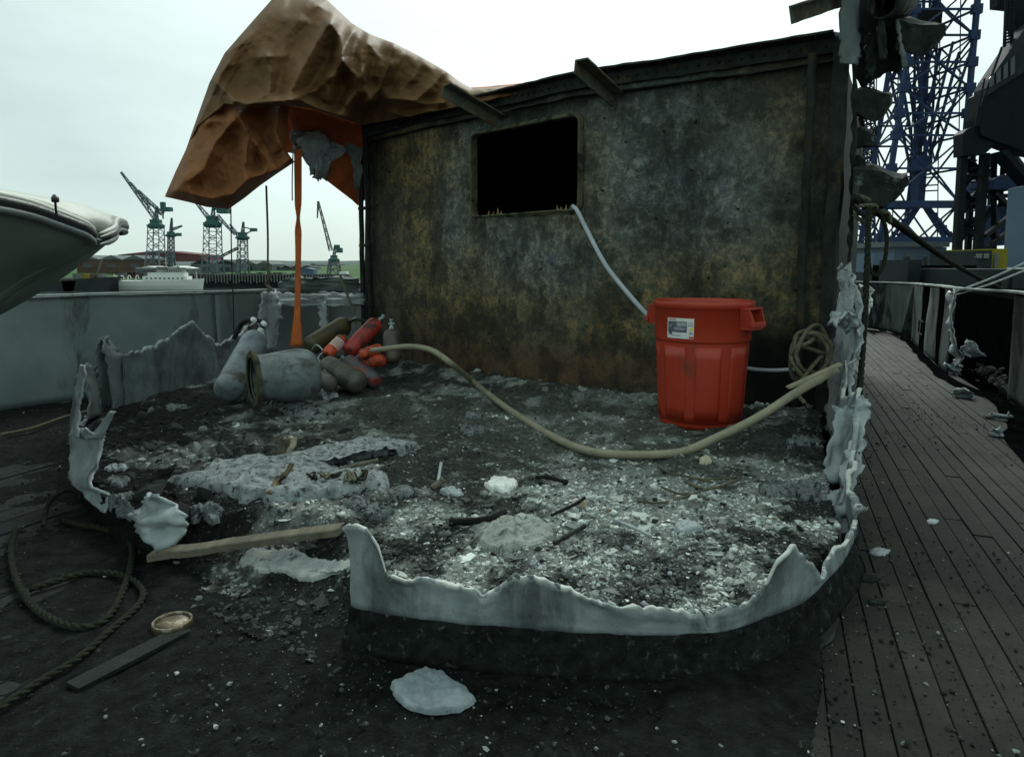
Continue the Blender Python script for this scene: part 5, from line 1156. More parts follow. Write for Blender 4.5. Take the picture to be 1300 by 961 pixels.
# lower hanging bag
top2 = [(270, 108, 6.72), (300, 118, 6.75), (335, 125, 6.75), (368, 128, 6.8)]
bot2 = [(209, 250, 6.45), (240, 257, 6.4), (262, 263, 6.4), (290, 266, 6.45), (310, 252, 6.45), (330, 236, 6.45), (350, 222, 6.45), (374, 206, 6.5)]
left2 = [(270, 108, 6.72), (251, 150, 6.6), (237, 188, 6.5), (222, 220, 6.45), (209, 250, 6.45)]
right2 = [(368, 128, 6.8), (366, 150, 6.65), (362, 190, 6.55), (374, 206, 6.5)]
nu2, nv2 = 170, 150
G2 = coons(top2, bot2, left2, right2, nu2, nv2); U, V_ = G2[..., 0], G2[..., 1]
rid2 = [(zz((90, 500), (110, 560), (60, 630)), 12, .07), (zz((60, 630), (180, 655), (250, 640), (300, 590), (400, 560), (450, 515)), 11, .13), (zz((270, 380), (300, 450), (285, 560), (290, 600)), 15, .15),
 (zz((250, 400), (190, 470), (150, 560), (100, 600)), 13, .10), (zz((400, 360), (390, 440), (420, 500)), 12, .12), (zz((330, 480), (370, 540), (345, 580)), 9, .08), (zz((180, 655), (240, 690)), 8, .05), (zz((120, 420), (180, 400), (240, 400)), 10, .06)]
fa = U*.92-V_*.38+8*fbm(U/50, V_/50, 2, 81); fb = U*.38+V_*.92
d2 = folds(U, V_, rid2)+.08*ridged(fa/28, fb/110, 2, 82)+.03*ridged(fa/11, fb/50, 2, 83)+crumple(U, V_, .025, 300)+.02*fbm(U/9, V_/9, 3, 320)
ev = np.linspace(0, 1, nv2)[:, None]; es = np.linspace(0, 1, nu2)[None, :]
d2 = d2-.20*np.exp(-(1-ev)/.05)-.22*np.exp(-es/.04)-.10*np.exp(-(1-es)/.05)
tarp_part('hanging_bag', G2, d2*1.5, nu2, nv2, (M['tarp_backlit'], M['tarp_under']))
# back drape and inner faces (orange underside)
G3 = coons([(356, -2, 7.3), (412, 8, 7.3), (466, 50, 7.2), (560, 98, 6.9), (600, 119, 6.7), (690, 110, 6.3)], [(300, 215, 8.2), (380, 190, 8.2), (455, 262, 8.3), (520, 200, 8.6), (600, 150, 8.4), (700, 104, 7.4)],
           [(356, -2, 7.3), (310, 80, 7.7), (285, 150, 8.0), (300, 215, 8.2)], [(690, 110, 6.3), (695, 107, 6.8), (700, 104, 7.4)], 120, 80)
U, V_ = G3[..., 0], G3[..., 1]; d3 = crumple(U, V_, .10, 400)*.8
tarp_part('rear_drape', G3, d3, 120, 80, (M['tarp_under'], M['tarp']))
G4 = coons([(365, 136, 6.9), (400, 142, 7.1), (460, 162, 7.45)], [(374, 190, 7.9), (410, 226, 8.0), (457, 262, 8.1)], [(365, 136, 6.9), (370, 165, 7.4), (374, 190, 7.9)], [(460, 162, 7.45), (462, 210, 7.8), (457, 262, 8.1)], 60, 50)
U, V_ = G4[..., 0], G4[..., 1]; tarp_part('inner_fold', G4, crumple(U, V_, .08, 500), 60, 50, (M['tarp_under'], M['tarp']))
# tail of the tarpaulin lying along the roof to the right
G5 = coons([(590, 108, 6.6), (620, 106, 6.5), (660, 102, 6.3), (700, 99, 6.2), (760, 88, 5.9), (790, 79, 5.8), (815, 80, 5.7)], [(590, 122, 6.3), (620, 122, 6.2), (660, 116, 6.0), (700, 109, 5.85), (760, 100, 5.6), (790, 94, 5.55), (815, 90, 5.5)],
           [(590, 112, 6.6), (590, 122, 6.3)], [(815, 84, 5.7), (815, 90, 5.5)], 120, 14)
U, V_ = G5[..., 0], G5[..., 1]; tarp_part('roof_tail', G5, .05*fbm(U/14, V_/8, 3, 600), 120, 14, (M['orange'], M['tarp_under']))

# ------------------------------------------------------------------ boat bow at the left
boat = empty('small_boat', tuple(PY(60, 400, 2.6)), label='bow of a greenish white small boat with black rub rail jutting in from the left', cat='boat')
tipY = 3.1
gw = [(122, 303, 3.10), (117, 298, 3.02), (108, 291, 2.93), (91, 284, 2.83), (72, 277, 2.74), (34, 264, 2.56), (-24, 252, 2.32), (-104, 240, 2.05), (-194, 232, 1.85), (-284, 232, 1.80)]
kl = [(126, 304, 3.12), (118, 308, 3.12), (104, 314, 3.12), (86, 328, 3.12), (62, 344, 3.12), (26, 366, 3.10), (-24, 404, 3.05), (-104, 450, 2.95), (-194, 490, 2.85), (-284, 515, 2.8)]
gp = cr([PY(*g) for g in gw], 6); kp = cr([PY(*g) for g in kl], 6)
tip = gp[0]; ax = (Vector((kp[-1].x, kp[-1].y, 0))-Vector((kp[0].x, kp[0].y, 0))).normalized(); nx_ = Vector((-ax.y, ax.x, 0))
def mirror(p): d = (Vector((p.x, p.y, 0))-Vector((kp[0].x, kp[0].y, 0))).dot(nx_); return p-nx_*2*d
n = len(gp); m_ = 16
def side_pts(f): 
    v = []
    for i in range(n):
        for j in range(m_+1):
            t = j/m_; p = gp[i].lerp(kp[i], t); out_ = nx_*((gp[i]-kp[i]).dot(nx_)); w_ = math.sin(t*math.pi)*.16; p = p+out_*w_; p.z -= .03*math.sin(t*math.pi)*min(1, i/20); v.append(f(p))
    return v
mb = MB(); mb.add(side_pts(lambda p: p), grid_faces(n, m_+1)); mb.add(side_pts(mirror), [tuple(reversed(q)) for q in grid_faces(n, m_+1)]); mb.build('hull', M['boat'], boat, smooth=True, solid=.006)
outv = []
for i in range(n):
    T = (gp[min(i+1, n-1)]-gp[max(i-1, 0)]).normalized(); o_ = Vector((T.y, -T.x, 0)); o_ = o_ if o_.dot(Vector((0, -1, 0))) > 0 or i < 3 else -o_
    outv.append(o_.normalized())
def rail(name, m, dz0, r0, off, sc=1.0):
    for nm, fn in (('a', lambda p: p), ('b', mirror)):
        pts = []
        for i in range(n):
            kk = gp[i].y/3.0
            p = fn(gp[i]+Vector((0, 0, dz0))) ; pts.append(p)
        MB().tube(pts, r0, 12, rf=lambda t: r0*(.25+.75*min(1, t*9))).build(name, m, boat, smooth=True)
rail('coaming', M['boat_top'], .024, .015, 0); rail('rub_rail', M['rubber'], .004, .021, 0); rail('lower_rail', M['rail'], -.026, .015, 0)
# rounded deck
v = []
for i in range(n):
    a, b = gp[i]+Vector((0, 0, .034)), mirror(gp[i])+Vector((0, 0, .034))
    for j in range(9): t = j/8; p = a.lerp(b, t); p.z += .022*math.sin(t*math.pi)*min(1, (a-b).length/.6); v.append(p)
MB().add(v, grid_faces(n, 9)).build('foredeck', M['boat_top'], boat, smooth=True, solid=.006)
kb = gp[26]+Vector((0, 0, .10)) if len(gp) > 26 else gp[-1]
p = PY(70, 254, 2.55); MB().lathe(p-Vector((0, 0, .055)), p+Vector((0, 0, .02)), [(0, .004), (.045, .004), (.047, .012), (.062, .013), (.074, .006)], 12).build('cleat_knob', M['rubber'], boat, smooth=True)
# cradle the boat stands on, out of frame below
cra = empty('boat_cradle', (kp[-6].x, kp[-6].y, DZ), label='dark timber cradle under the small boat at the left edge', cat='cradle')
for i in (50, 53):
    if i < len(kp):
        q = kp[i]; MB().box((q.x, q.y, (q.z+DZ)/2-.01), (.14, .5, q.z-DZ)).build('chock', M['black'], cra)

# ------------------------------------------------------------------ pieces lying on the burnt floor
def patch(name, outline, label, mat, th=.012, rip=.02, n=26, seed=1, lift=.012, cat='debris', ground=G, jk=1.0):
    """irregular crusted sheet following the ground; outline in u,v"""
    P = [ground(u, v) for u, v in outline]; cx = sum(p.x for p in P)/len(P); cy = sum(p.y for p in P)/len(P); K = 96
    Pr = resamp([(p.x, p.y, 0) for p in P]+[(P[0].x, P[0].y, 0)], K+1)[:-1]
    rings = 22; v = []
    for j in range(rings+1):
        t = j/rings
        for i in range(K):
            jag = 1+jk*(.16*float(fbm(i*.30, seed, 3, seed))+.10*float(fbm(i*.9, seed, 3, seed+4)))*t; x_ = cx+(Pr[i, 0]-cx)*t*jag; y_ = cy+(Pr[i, 1]-cy)*t*jag
            v.append((x_, y_))
    A_ = np.array(v); zg = ground_z(A_[:, 0], A_[:, 1])[0] if ground is G else np.full(len(A_), DZ)
    zg = np.maximum(zg, np.median(zg)-.03)
    tt = np.repeat(np.arange(rings+1)/rings, K)
    zt_ = zg+lift+rip*(fbm(A_[:, 0]*9, A_[:, 1]*9, 4, seed)*.8+.6*ridged(A_[:, 0]*13, A_[:, 1]*13, 3, seed+1)-.3+.25*ridged(A_[:, 0]*30, A_[:, 1]*30, 3, seed+2)+.35*fbm(A_[:, 0]*70, A_[:, 1]*70, 3, seed+3))*(1-.5*tt)+th*(1-tt**6)
    zt_ = np.where(tt > .99, zg-.004, zt_)
    V3 = np.stack([A_[:, 0], A_[:, 1], zt_], -1); f = [(j*K+i, (j+1)*K+i, (j+1)*K+(i+1) % K, j*K+(i+1) % K) for j in range(rings) for i in range(K)]
    return np_mesh(name, V3, f, mat, smooth=True, label=label, cat=cat)
M['melt'] = grime('melted_aluminium_crust', (0.40, 0.44, 0.44), (0.16, 0.185, 0.19), 18, (0.05, 0.056, 0.054), 27, (.52, .62), rough=.7, bs=.9, bd=.02)
M['fibre'] = grime('white_fibrous_ash', (0.62, 0.65, 0.60), (0.42, 0.45, 0.43), 26, (0.15, 0.17, 0.165), 16, (.52, .64), rough=.9, bs=1.0, bd=.02, stretch=(1, 2.2, 1))
patch('melted_sheet', [(228, 606), (262, 592), (300, 590), (350, 586), (400, 574), (440, 566), (490, 562), (530, 570), (520, 580), (470, 583), (430, 588), (405, 598), (398, 615), (420, 622), (470, 616), (500, 610), (496, 617), (440, 630), (380, 636), (330, 636), (296, 640), (262, 628)], 'large crusted sheet of melted aluminium with dark rope on it, left of centre', M['melt'], .02, .035, seed=131, lift=.03)
patch('ash_crust', [(600, 672), (640, 664), (690, 668), (704, 680), (690, 694), (650, 704), (612, 696)], 'white fibrous heap of ash in front of the floor centre', M['fibre'], .015, .03, seed=133)
patch('plaster_patch', [(302, 708), (318, 698), (345, 700), (370, 698), (395, 710), (425, 714), (447, 714), (446, 724), (420, 730), (400, 742), (380, 738), (362, 728), (330, 728), (304, 722)], 'flat white powdery patch on the deck in front of the timber plank', M['white_ash'], .004, .006, seed=135, lift=.012)
patch('white_rag', [(495, 866), (514, 856), (540, 846), (562, 853), (590, 868), (606, 884), (585, 899), (552, 902), (520, 896), (502, 882)], 'white crumpled rag lying on the deck at the bottom edge', grime('white_cloth', (.27, .31, .335), (.17, .20, .22), 14, rough=.8, bs=.6), .012, .03, seed=137, lift=.006, ground=lambda u, v: PZ(u, v, DZ+.01), cat='rag', jk=.25)
lumps = [
 ('ash_lump', (370, 518, 28, 9), 'crumpled grey metal wad in front of the big drum', 'palealu'), ('ash_lump', (418, 500, 10, 7), 'small white lump right under the drum end', 'whitealu'),
 ('ash_lump', (398, 528, 26, 6), 'long pale crumpled strip in front of the big drum', 'palealu'),
 ('ash_lump', (638, 617, 20, 9), 'bright white crumpled lump near the middle of the floor', 'white'), ('ash_lump', (600, 547, 14, 6), 'pale grey flake right of the rounded mound', 'palealu'),
 ('ash_lump', (602, 529, 11, 4), 'narrow pale flake beneath the sagging hose', 'palealu'), ('ash_lump', (452, 641, 14, 9), 'round grey clod at the top left of the front stump post', 'melt'), ('ash_lump', (478, 652, 20, 8), 'clustered grey clods just behind the front stump post', 'melt'),
 ('ash_lump', (512, 628, 20, 7), 'flat grey crust right of the melted sheet', 'melt'), ('ash_lump', (575, 626, 14, 5), 'whitish crust left of the bright white lump', 'whitealu'), ('ash_lump', (1018, 562, 22, 6), 'pale flat slab of crust right of the bin', 'palealu'),
 ('ash_lump', (990, 625, 26, 10), 'rough grey clod heap near the right corner', 'melt'), ('ash_lump', (1025, 622, 16, 12), 'rounded grey clod at the foot of the right stump', 'melt'), ('ash_lump', (872, 672, 16, 8), 'pale flat chip in the white ash on the right', 'whitealu'),
 ('ash_lump', (895, 586, 8, 4), 'small peach coloured chip before the bin', 'cardchip'), ('ash_lump', (735, 641, 10, 3), 'small cream chip right of the white fibrous heap', 'cardchip'), ('ash_lump', (225, 518, 14, 4), 'flat grey flake on the black ground at the left', 'palealu'),
 ('ash_lump', (148, 595, 15, 4), 'white flake right of the tall torn plate', 'whitealu'), ('ash_lump', (150, 612, 16, 6), 'grey clod under the white flake at the left', 'melt'), ('ash_lump', (155, 655, 16, 8), 'pale clod between the tall plate and the toothed stump', 'melt'),
 ('ash_lump', (262, 652, 24, 9), 'grey crust right of the toothed stump', 'melt'), ('ash_lump', (350, 652, 12, 5), 'small pale crust below the melted sheet', 'melt'), ('ash_lump', (160, 632, 12, 4), 'narrow pale strip on black rubble at the left', 'palealu'),
 ('ash_lump', (1014, 520, 12, 6), 'grey rag of metal at the foot of the dark recess', 'palealu'), ('ash_lump', (560, 452, 16, 5), 'pale scraps at the foot of the wall beside the cylinders', 'melt')]
M['cardchip'] = grime('cream_chip', (.45, .40, .30), (.38, .33, .25), 20, rough=.8)
M['clod'] = grime('ashy_clod', (0.30, 0.335, 0.33), (0.13, 0.15, 0.15), 30, (0.03, 0.034, 0.033), 22, (.50, .60), rough=.9, bs=1.0, bd=.02)
for i, (nm, (u, v, hw, hh), lab, mt) in enumerate(lumps):
    if mt in ('melt', 'palealu'): mt = 'clod'
    ol = []
    for k in range(14):
        a = 2*math.pi*k/14; q = 1+.35*float(fbm(k*.9, i*3.1, 2, 140+i)); ol.append((u+hw*q*math.cos(a), v+hh*q*math.sin(a)))
    patch(nm, ol, lab, M[mt], .006+.0004*hw, .024, seed=150+i*3, lift=.003+.0004*hh)
# loose debris on the starboard planks
for i, (u, v, hw, hh, lab, mt) in enumerate([(1117, 698, 14, 5, 'pale green-grey flake on the planked side deck', 'palealu'), (1106, 731, 16, 5, 'dark flake on the planked side deck nearest the corner', 'slab'), (1115, 760, 12, 4, 'thin curled dark flake on the side deck', 'slab'), (1184, 660, 8, 3, 'small pale chip on the middle of the side deck', 'palealu')]):
    ol = [(u+hw*(1+.3*float(fbm(k*.9, i*3.1, 2, 240+i)))*math.cos(2*math.pi*k/14), v+hh*math.sin(2*math.pi*k/14)) for k in range(14)]
    patch('deck_flake', ol, lab, M[mt], .003, .012, seed=260+i, lift=.002, ground=lambda u, v: PZ(u, v, DZ+.01))
# timber plank across the gap
pa = G(194, 708, .05); pb = G(434, 672, .03); dv = (pb-pa).normalized(); q = Matrix((dv, Vector((-dv.y, dv.x, 0)).normalized(), dv.cross(Vector((-dv.y, dv.x, 0)).normalized()))).transposed()
pa.z = max(pa.z, DZ+.05)
wd = .075; mb = MB(); K = 24; v = []
for i in range(K+1):
    c = pa.lerp(pb, i/K); s_ = Vector((-dv.y, dv.x, 0)).normalized(); z_ = .004*float(fbm(i*.4, 1, 3, 8)); e_ = .003*float(fbm(i*1.1, 4, 3, 9))
    for a_, h in ((-wd/2+e_, -.014), (wd/2+e_, -.014), (wd/2+e_, .012), (wd/2-.006+e_, .016), (-wd/2+.006+e_, .016), (-wd/2+e_, .012)): v.append(c+s_*a_+Vector((0, 0, h+z_)))
f = [(i*6+j, i*6+(j+1) % 6, (i+1)*6+(j+1) % 6, (i+1)*6+j) for i in range(K) for j in range(6)]+[tuple(range(6))[::-1], tuple(range(K*6, K*6+6))]
mb.add(v, f).build('timber_plank', M['wood'], None, label='weathered timber plank lying across the gap in the front stump', cat='plank')
pa, pb = PZ(92, 872, DZ+.010), PZ(232, 800, DZ+.010); MB().beam(pa, pb, .065, .012).build('timber_batten', M['plank_dark'], None, label='dark grey batten on the deck leading to the brass lid', cat='batten')
# brass lid
c = PZ(219, 792, DZ+.012); rl = 25*pxsize(c.y)*1.02
lid = empty('brass_lid', tuple(c), label='round tarnished brass deck lid on the black deck at the lower left', cat='lid')
MB().lathe(c, c+Vector((0, 0, 1)), [(-.01, rl), (.008, rl), (.014, rl*.97), (.014, rl*.88), (.008, rl*.84)], 40, False).build('rim', M['brass'], lid, smooth=False)
MB().lathe(c, c+Vector((0, 0, 1)), [(-.01, rl*.86), (.006, rl*.84), (.011, rl*.5), (.012, rl*.01)], 40, True).build('cover', M['brass'], lid, smooth=True)
# sticks, charred laths and wire on the heap
def stick(pts, r, lab, mt='wood', nm='charred_stick', cat='stick', flat=False):
    P_ = [G(u, v, l) for u, v, l in pts]
    MB().tube(cr(P_, 5), r, 7, rf=lambda t: r*(.75+.5*vnoise(t*9, r*900, 3).item())).build(nm, M[mt], None, smooth=False, label=lab, cat=cat)
M['brownwood'] = grime('brown_charred_wood', (.11, .075, .04), (.20, .16, .10), 20, (.02, .02, .02), 15, (.5, .6), rough=.85)
stick([(341, 628, .03), (352, 612, .06), (364, 600, .09), (371, 588, .13)], .013, 'brown curved branch standing on the melted sheet', 'brownwood')
P_ = [G(349, 590, .02), G(350, 590, .09), G(352, 592, .14)]
plate_thing('wood_splint', 'pale splintered board end sticking up behind the melted sheet', [sheet([(356, 366, 556), (353, 366, 566), (348, 360, 584), (346, 356, 592)], 3.62, 3.55, 4, .01, .004, 171)], cat='splint', mat=M['wood'], solid=.018)
plate_thing('wood_splint', 'second pale splint leaning right behind the melted sheet', [sheet([(368, 376, 555), (364, 375, 562), (358, 368, 574), (352, 362, 584)], 3.6, 3.55, 4, .01, .004, 173)], cat='splint', mat=M['cardchip'], solid=.018)
stick([(681, 606, .02), (695, 606, .03), (708, 609, .03), (721, 613, .02)], .011, 'short curved black piece on pale dust in the middle', 'black')
stick([(573, 662, .01), (600, 662, .03), (625, 657, .04), (641, 650, .05)], .014, 'long dark curved lath behind the white fibrous heap', 'black')
stick([(622, 496, .02), (630, 482, .05), (637, 466, .09)], .012, 'grey lath standing against the clinker near the wall', 'greysteel')
stick([(556, 615, .02), (558, 600, .02), (560, 588, .03)], .008, 'thin pale twig right of the melted sheet', 'palealu')
stick([(548, 620, .02), (556, 614, .03), (563, 608, .04)], .016, 'short pale wedge of wood by the thin pale twig', 'wood')
stick([(430, 596, .05), (455, 590, .05), (480, 584, .05)], .010, 'pale stick lying on the melted sheet', 'wood')
stick([(700, 654, .02), (730, 640, .03), (742, 632, .03)], .007, 'thin dark stick right of the long curved lath', 'black')
stick([(704, 690, .03), (724, 678, .05), (742, 668, .05)], .009, 'curved dark strip right of the white fibrous heap', 'soot')
stick([(780, 660, .03), (800, 668, .04), (826, 680, .03)], .006, 'pale wire in the ash centre right', 'palealu')
for i in range(5):
    rr = random.Random(60+i); P0 = [G(395+i*16+rr.uniform(-8, 8), 603+rr.uniform(-6, 8), .05+.02*rr.random()) for _ in range(9)]
    wire(P0, .007, 'burnt_rope', ['black', 'thin brown', 'tangled olive', 'looped dark', 'stiff brown'][i]+' burnt rope bundle on the melted sheet, '+['first from the left', 'second from the left', 'third from the left', 'fourth from the left', 'rightmost'][i], M['rope_dark'] if i % 2 == 0 else M['rope'], 'rope', 6)
for i, (a, b, c_) in enumerate([((835, 592), (870, 604), (905, 612)), ((858, 600), (900, 608), (935, 606)), ((810, 636), (860, 634), (905, 618)), ((870, 612), (905, 620), (940, 608)), ((840, 618), (880, 628), (900, 634))]):
    wire([G(*a, .02), G((a[0]+b[0])/2, (a[1]+b[1])/2+3, .025), G(*b, .02), G(*c_, .025)], .006, 'frayed_strand', ['upper', 'middle', 'longest left', 'right hand', 'lowest short'][i]+' straw coloured frayed strand on the ash before the bin', M['rope'], 'strand', 5)
# puddle on the deck by the corner
def m_pud():
    t = NT('wet_puddle'); return t.fin((.03, .032, .028), .06, t.noise(6, 3, .5), .03, .004)
M['puddle'] = m_pud()
pts = [(948, 822), (985, 812), (1020, 795), (1050, 778), (1066, 786), (1058, 812), (1030, 832), (990, 846), (945, 850)]
Pp = [PZ(u, v, DZ+.006) for u, v in pts]; Pp = [Vector(p) for p in resamp([tuple(p) for p in Pp]+[tuple(Pp[0])], 40)[:-1].tolist()]
MB().add(Pp, [tuple(range(len(Pp)))[::-1]]).build('puddle', M['puddle'], kind='stuff', label='shallow wet patch on the deck by the rounded corner', cat='puddle')
# ------------------------------------------------------------------ ropes to starboard
laid_rope('mooring_rope', [PY(1084, 250, 4.3), PY(1100, 262, 4.4), PY(1125, 276, 4.8), PY(1150, 293, 5.6), PY(1180, 315, 6.6), PY(1215, 338, 8.0), PY(1250, 357, 9.5), PY(1284, 373, 11)], .028, 'thick mooring rope slanting down from the wall post to the quay on the right', M['rope_dark'], turns_per_m=6)
laid_rope('hanging_rope', [PY(1103, 262, 4.3), PY(1101, 330, 4.25), PY(1098, 400, 4.2), PY(1095, 450, 4.15), PY(1091, 498, 4.0), PY(1089, 506, 3.95)], .019, 'long rope hanging straight down beside the white torn strip', M['rope_dark'])
laid_rope('rope_loop', [PY(1083, 262, 4.4), PY(1098, 275, 4.35), PY(1112, 268, 4.35), PY(1122, 282, 4.4), PY(1126, 305, 4.4), PY(1122, 335, 4.4), PY(1112, 350, 4.4), PY(1104, 340, 4.4), PY(1102, 320, 4.35)], .014, 'rope loop hanging from the wall post in front of the grey shed', M['rope_dark'])
laid_rope('rope_loop', [PY(1083, 248, 4.4), PY(1100, 253, 4.4), PY(1118, 268, 4.5), PY(1128, 272, 4.6), PY(1130, 284, 4.6)], .016, 'short upper rope loop over the wall post on the right', M['rope'])
laid_rope('rope_loop', [PY(1084, 272, 4.4), PY(1096, 282, 4.4), PY(1106, 276, 4.4), PY(1112, 262, 4.35), PY(1090, 262, 4.3)], .014, 'rope hitch tied close on the right wall post', M['rope'])
for i, (a, b, lab) in enumerate([((1206, 373), (1305, 332), 'upper of two white lines above the right bulwark'), ((1208, 376), (1305, 342), 'lower of two white lines above the right bulwark')]):
    wire([PY(a[0], a[1], 7.2), PY((a[0]+b[0])/2, (a[1]+b[1])/2+2, 7.0), PY(b[0], b[1], 6.8)], .011, 'white_line', lab, M['white_rope'], 'line', 6)
sc_ = [sheet([(1094, 1104, 366), (1092, 1106, 374), (1091, 1106, 384), (1092, 1100, 394)], 6.5, 6.4, 5, .06, .02, 190)]
plate_thing('white_fender', 'rounded white fender hanging right of the torn strip', sc_, cat='fender', mat=M['white'], solid=.06)
# ------------------------------------------------------------------ far shore to port: y is metres away, pixel sizes give metres
def bx(name, u0, u1, v0, v1, Y, dep, m, parent=None, **tg):
    a = PY(u0, v1, Y); b = PY(u1, v0, Y); return MB().box(((a.x+b.x)/2, Y+dep/2, (a.z+b.z)/2), (abs(b.x-a.x), dep, abs(b.z-a.z))).build(name, m, parent, **tg)
# low hills and grass bank
mb = MB(); v = []; xs = np.linspace(-1500, 900, 160)
for x_ in xs: v += [(x_, 1250, WZ), (x_, 1330, EYE+3+5*float(fbm(x_/300, 0, 4, 9))), (x_, 1700, EYE+7+8*float(fbm(x_/260, 3, 4, 10))), (x_, 2600, WZ)]
mb.add(v, grid_faces(len(xs), 4)); struct('far_hills', mb, M['hill'], smooth=True)
mb = MB(); a0 = PZ(395, 352, WZ+2.5); v = []
for x_ in np.linspace(-300, 60, 40): v += [(x_, 330, WZ-1), (x_, 345, WZ+3.5+1.5*float(fbm(x_/30, 1, 3, 9))), (x_, 520, EYE-1.6+2.5*float(fbm(x_/60, 0, 4, 10))), (x_, 760, WZ)]
mb.add(v, grid_faces(40, 4)); struct('grass_bank', mb, M['grass'], smooth=True)
mb = MB(); mb.add([(-1200, 300, WZ+1.6), (-40, 300, WZ+1.6), (-40, 1260, WZ+1.6), (-1200, 1260, WZ+1.6)], [(0, 1, 2, 3)]); struct('far_quay_ground', mb, M['concrete'])
mb = MB(); mb.box((-620, 299, WZ+.2), (1160, 2, 3.0)); struct('far_quay_wall', mb, M['dark_hull'])
# houses on the far ridge, each a small block with a roof
rr = random.Random(12)
for i in range(16):
    u0 = 360+i*6.6+rr.uniform(-1, 1); wpx = rr.uniform(4, 6); v1 = 341+rr.uniform(-1, 1); hpx = rr.uniform(3.5, 5.5); Y = 640+rr.uniform(0, 60)
    a = PY(u0, v1, Y); b = PY(u0+wpx, v1-hpx, Y); w_ = b.x-a.x; h_ = b.z-a.z
    rt_ = empty('far_house', (a.x+w_/2, Y, a.z), label='tiny pale terraced house on the far ridge beyond the dock', cat='house', group='houses on the far ridge')
    MB().box((a.x+w_/2, Y+4, a.z-4+(h_*.6+4)/2+0), (w_, 8, h_*.6+4)).build('wall', [M['shed_grey'], M['brick'], M['shed_red']][i % 3], rt_)
    zt = a.z-4+h_*.6+4; MB().add([(a.x, Y, zt), (b.x, Y, zt), (b.x, Y+8, zt), (a.x, Y+8, zt), (a.x, Y+4, zt+h_*.4), (b.x, Y+4, zt+h_*.4)], [(0, 1, 5, 4), (2, 3, 4, 5), (0, 4, 3), (1, 2, 5), (0, 3, 2, 1)]).build('roof', M['dark_hull'], rt_)
def shed(label, u0, u1, v0, v1, Y, dep, m, roofm, bays=5, cat='shed', pitch=.25, windows=True):
    a = PY(u0, v1, Y); b = PY(u1, v0, Y); w_ = b.x-a.x; z0, z1 = a.z, b.z; h_ = z1-z0
    r_ = empty('dockside_shed', (a.x+w_/2, Y+dep/2, z0), label=label, cat=cat); ze = z1-h_*pitch
    MB().box((a.x+w_/2, Y+dep/2, (z0+ze)/2), (w_, dep, ze-z0)).build('wall', m, r_)
    mb = MB(); bw = w_/bays
    for i in range(bays):
        x0 = a.x+i*bw; x1 = x0+bw*.995
        mb.add([(x0, Y-.3, ze+.02), (x1, Y-.3, ze+.02), (x1, Y+dep, ze+.02), (x0, Y+dep, ze+.02), ((x0+x1)/2, Y-.3, z1), ((x0+x1)/2, Y+dep, z1)], [(0, 1, 4), (1, 2, 5, 4), (2, 3, 5), (3, 0, 4, 5), (0, 3, 2, 1)])
    mb.build('roof', roofm, r_)
    if windows:
        for i in range(bays): x0 = a.x+(i+.3)*bw; MB().box((x0+bw*.2, Y-.06, z0+(ze-z0)*.55), (bw*.4, .1, (ze-z0)*.3)).build('window', M['window_dark'], r_)
    return r_
shed('long red roofed shed behind the far cranes on the left', 150, 255, 318, 332, 420, 30, M['shed_red'], M['shed_red'], 1, pitch=.4)
shed('low brick shed behind the white ship, left of the others', 98, 185, 324, 347, 380, 25, M['brick'], M['shed_grey'], 3)
shed('dark grey shed right of the central far crane', 243, 300, 330, 350, 400, 25, M['shed_grey'], M['dark_hull'], 2)
shed('pale roofed low shed on the right part of the far quay', 288, 345, 331, 350, 420, 25, M['shed_grey'], M['concrete'], 3)
shed('small light shed with a pale roof just above the white ship', 172, 238, 338, 350, 345, 14, M['shed_grey'], M['white'], 2)
shed('small low shed at the right end of the far quay', 344, 396, 337, 349, 430, 20, M['shed_grey'], M['dark_hull'], 4)
# piled timber jetty
jt = empty('timber_jetty', tuple(PY(340, 360, 290)), label='long dark piled jetty along the far side of the dock', cat='jetty')
a = PY(232, 350, 290); b = PY(440, 350, 290); MB().box(((a.x+b.x)/2, 292, a.z), (b.x-a.x, 5, 1.0)).build('jetty_deck', M['dark_hull'], jt)
np_ = 56; pile_me = None
for i in range(np_):
    x_ = a.x+(b.x-a.x)*(i+.5)/np_
    if pile_me is None: o = MB().box((0, 0, 0), (.45, .6, 1)).build('pile', M['concrete'], None); pile_me = o.data
    else: o = bpy.data.objects.new('pile', pile_me); scene.collection.objects.link(o)
    attach(o, jt); o.location = (x_, 289.2, a.z-1.2+rr.uniform(-.3, .6)); o.scale = (1, 1, 3.0+rr.uniform(-.5, 1.2))
z1 = PY(0, 362, 291).z; MB().box(((a.x+b.x)/2, 294, (a.z-.5+WZ)/2), (b.x-a.x-1, 4, a.z-.5-WZ)).build('fender_wall', M['dark_hull'], jt)
shed('blue covered stack at the right end of the jetty', 378, 398, 340, 350, 300, 6, M['shed_blue'], M['shed_blue'], 1, 'container', .2, False)
bx('white_van', 431, 440, 345, 351, 300, 4, M['white'], label='white speck of a van at the right end of the far quay', cat='van')
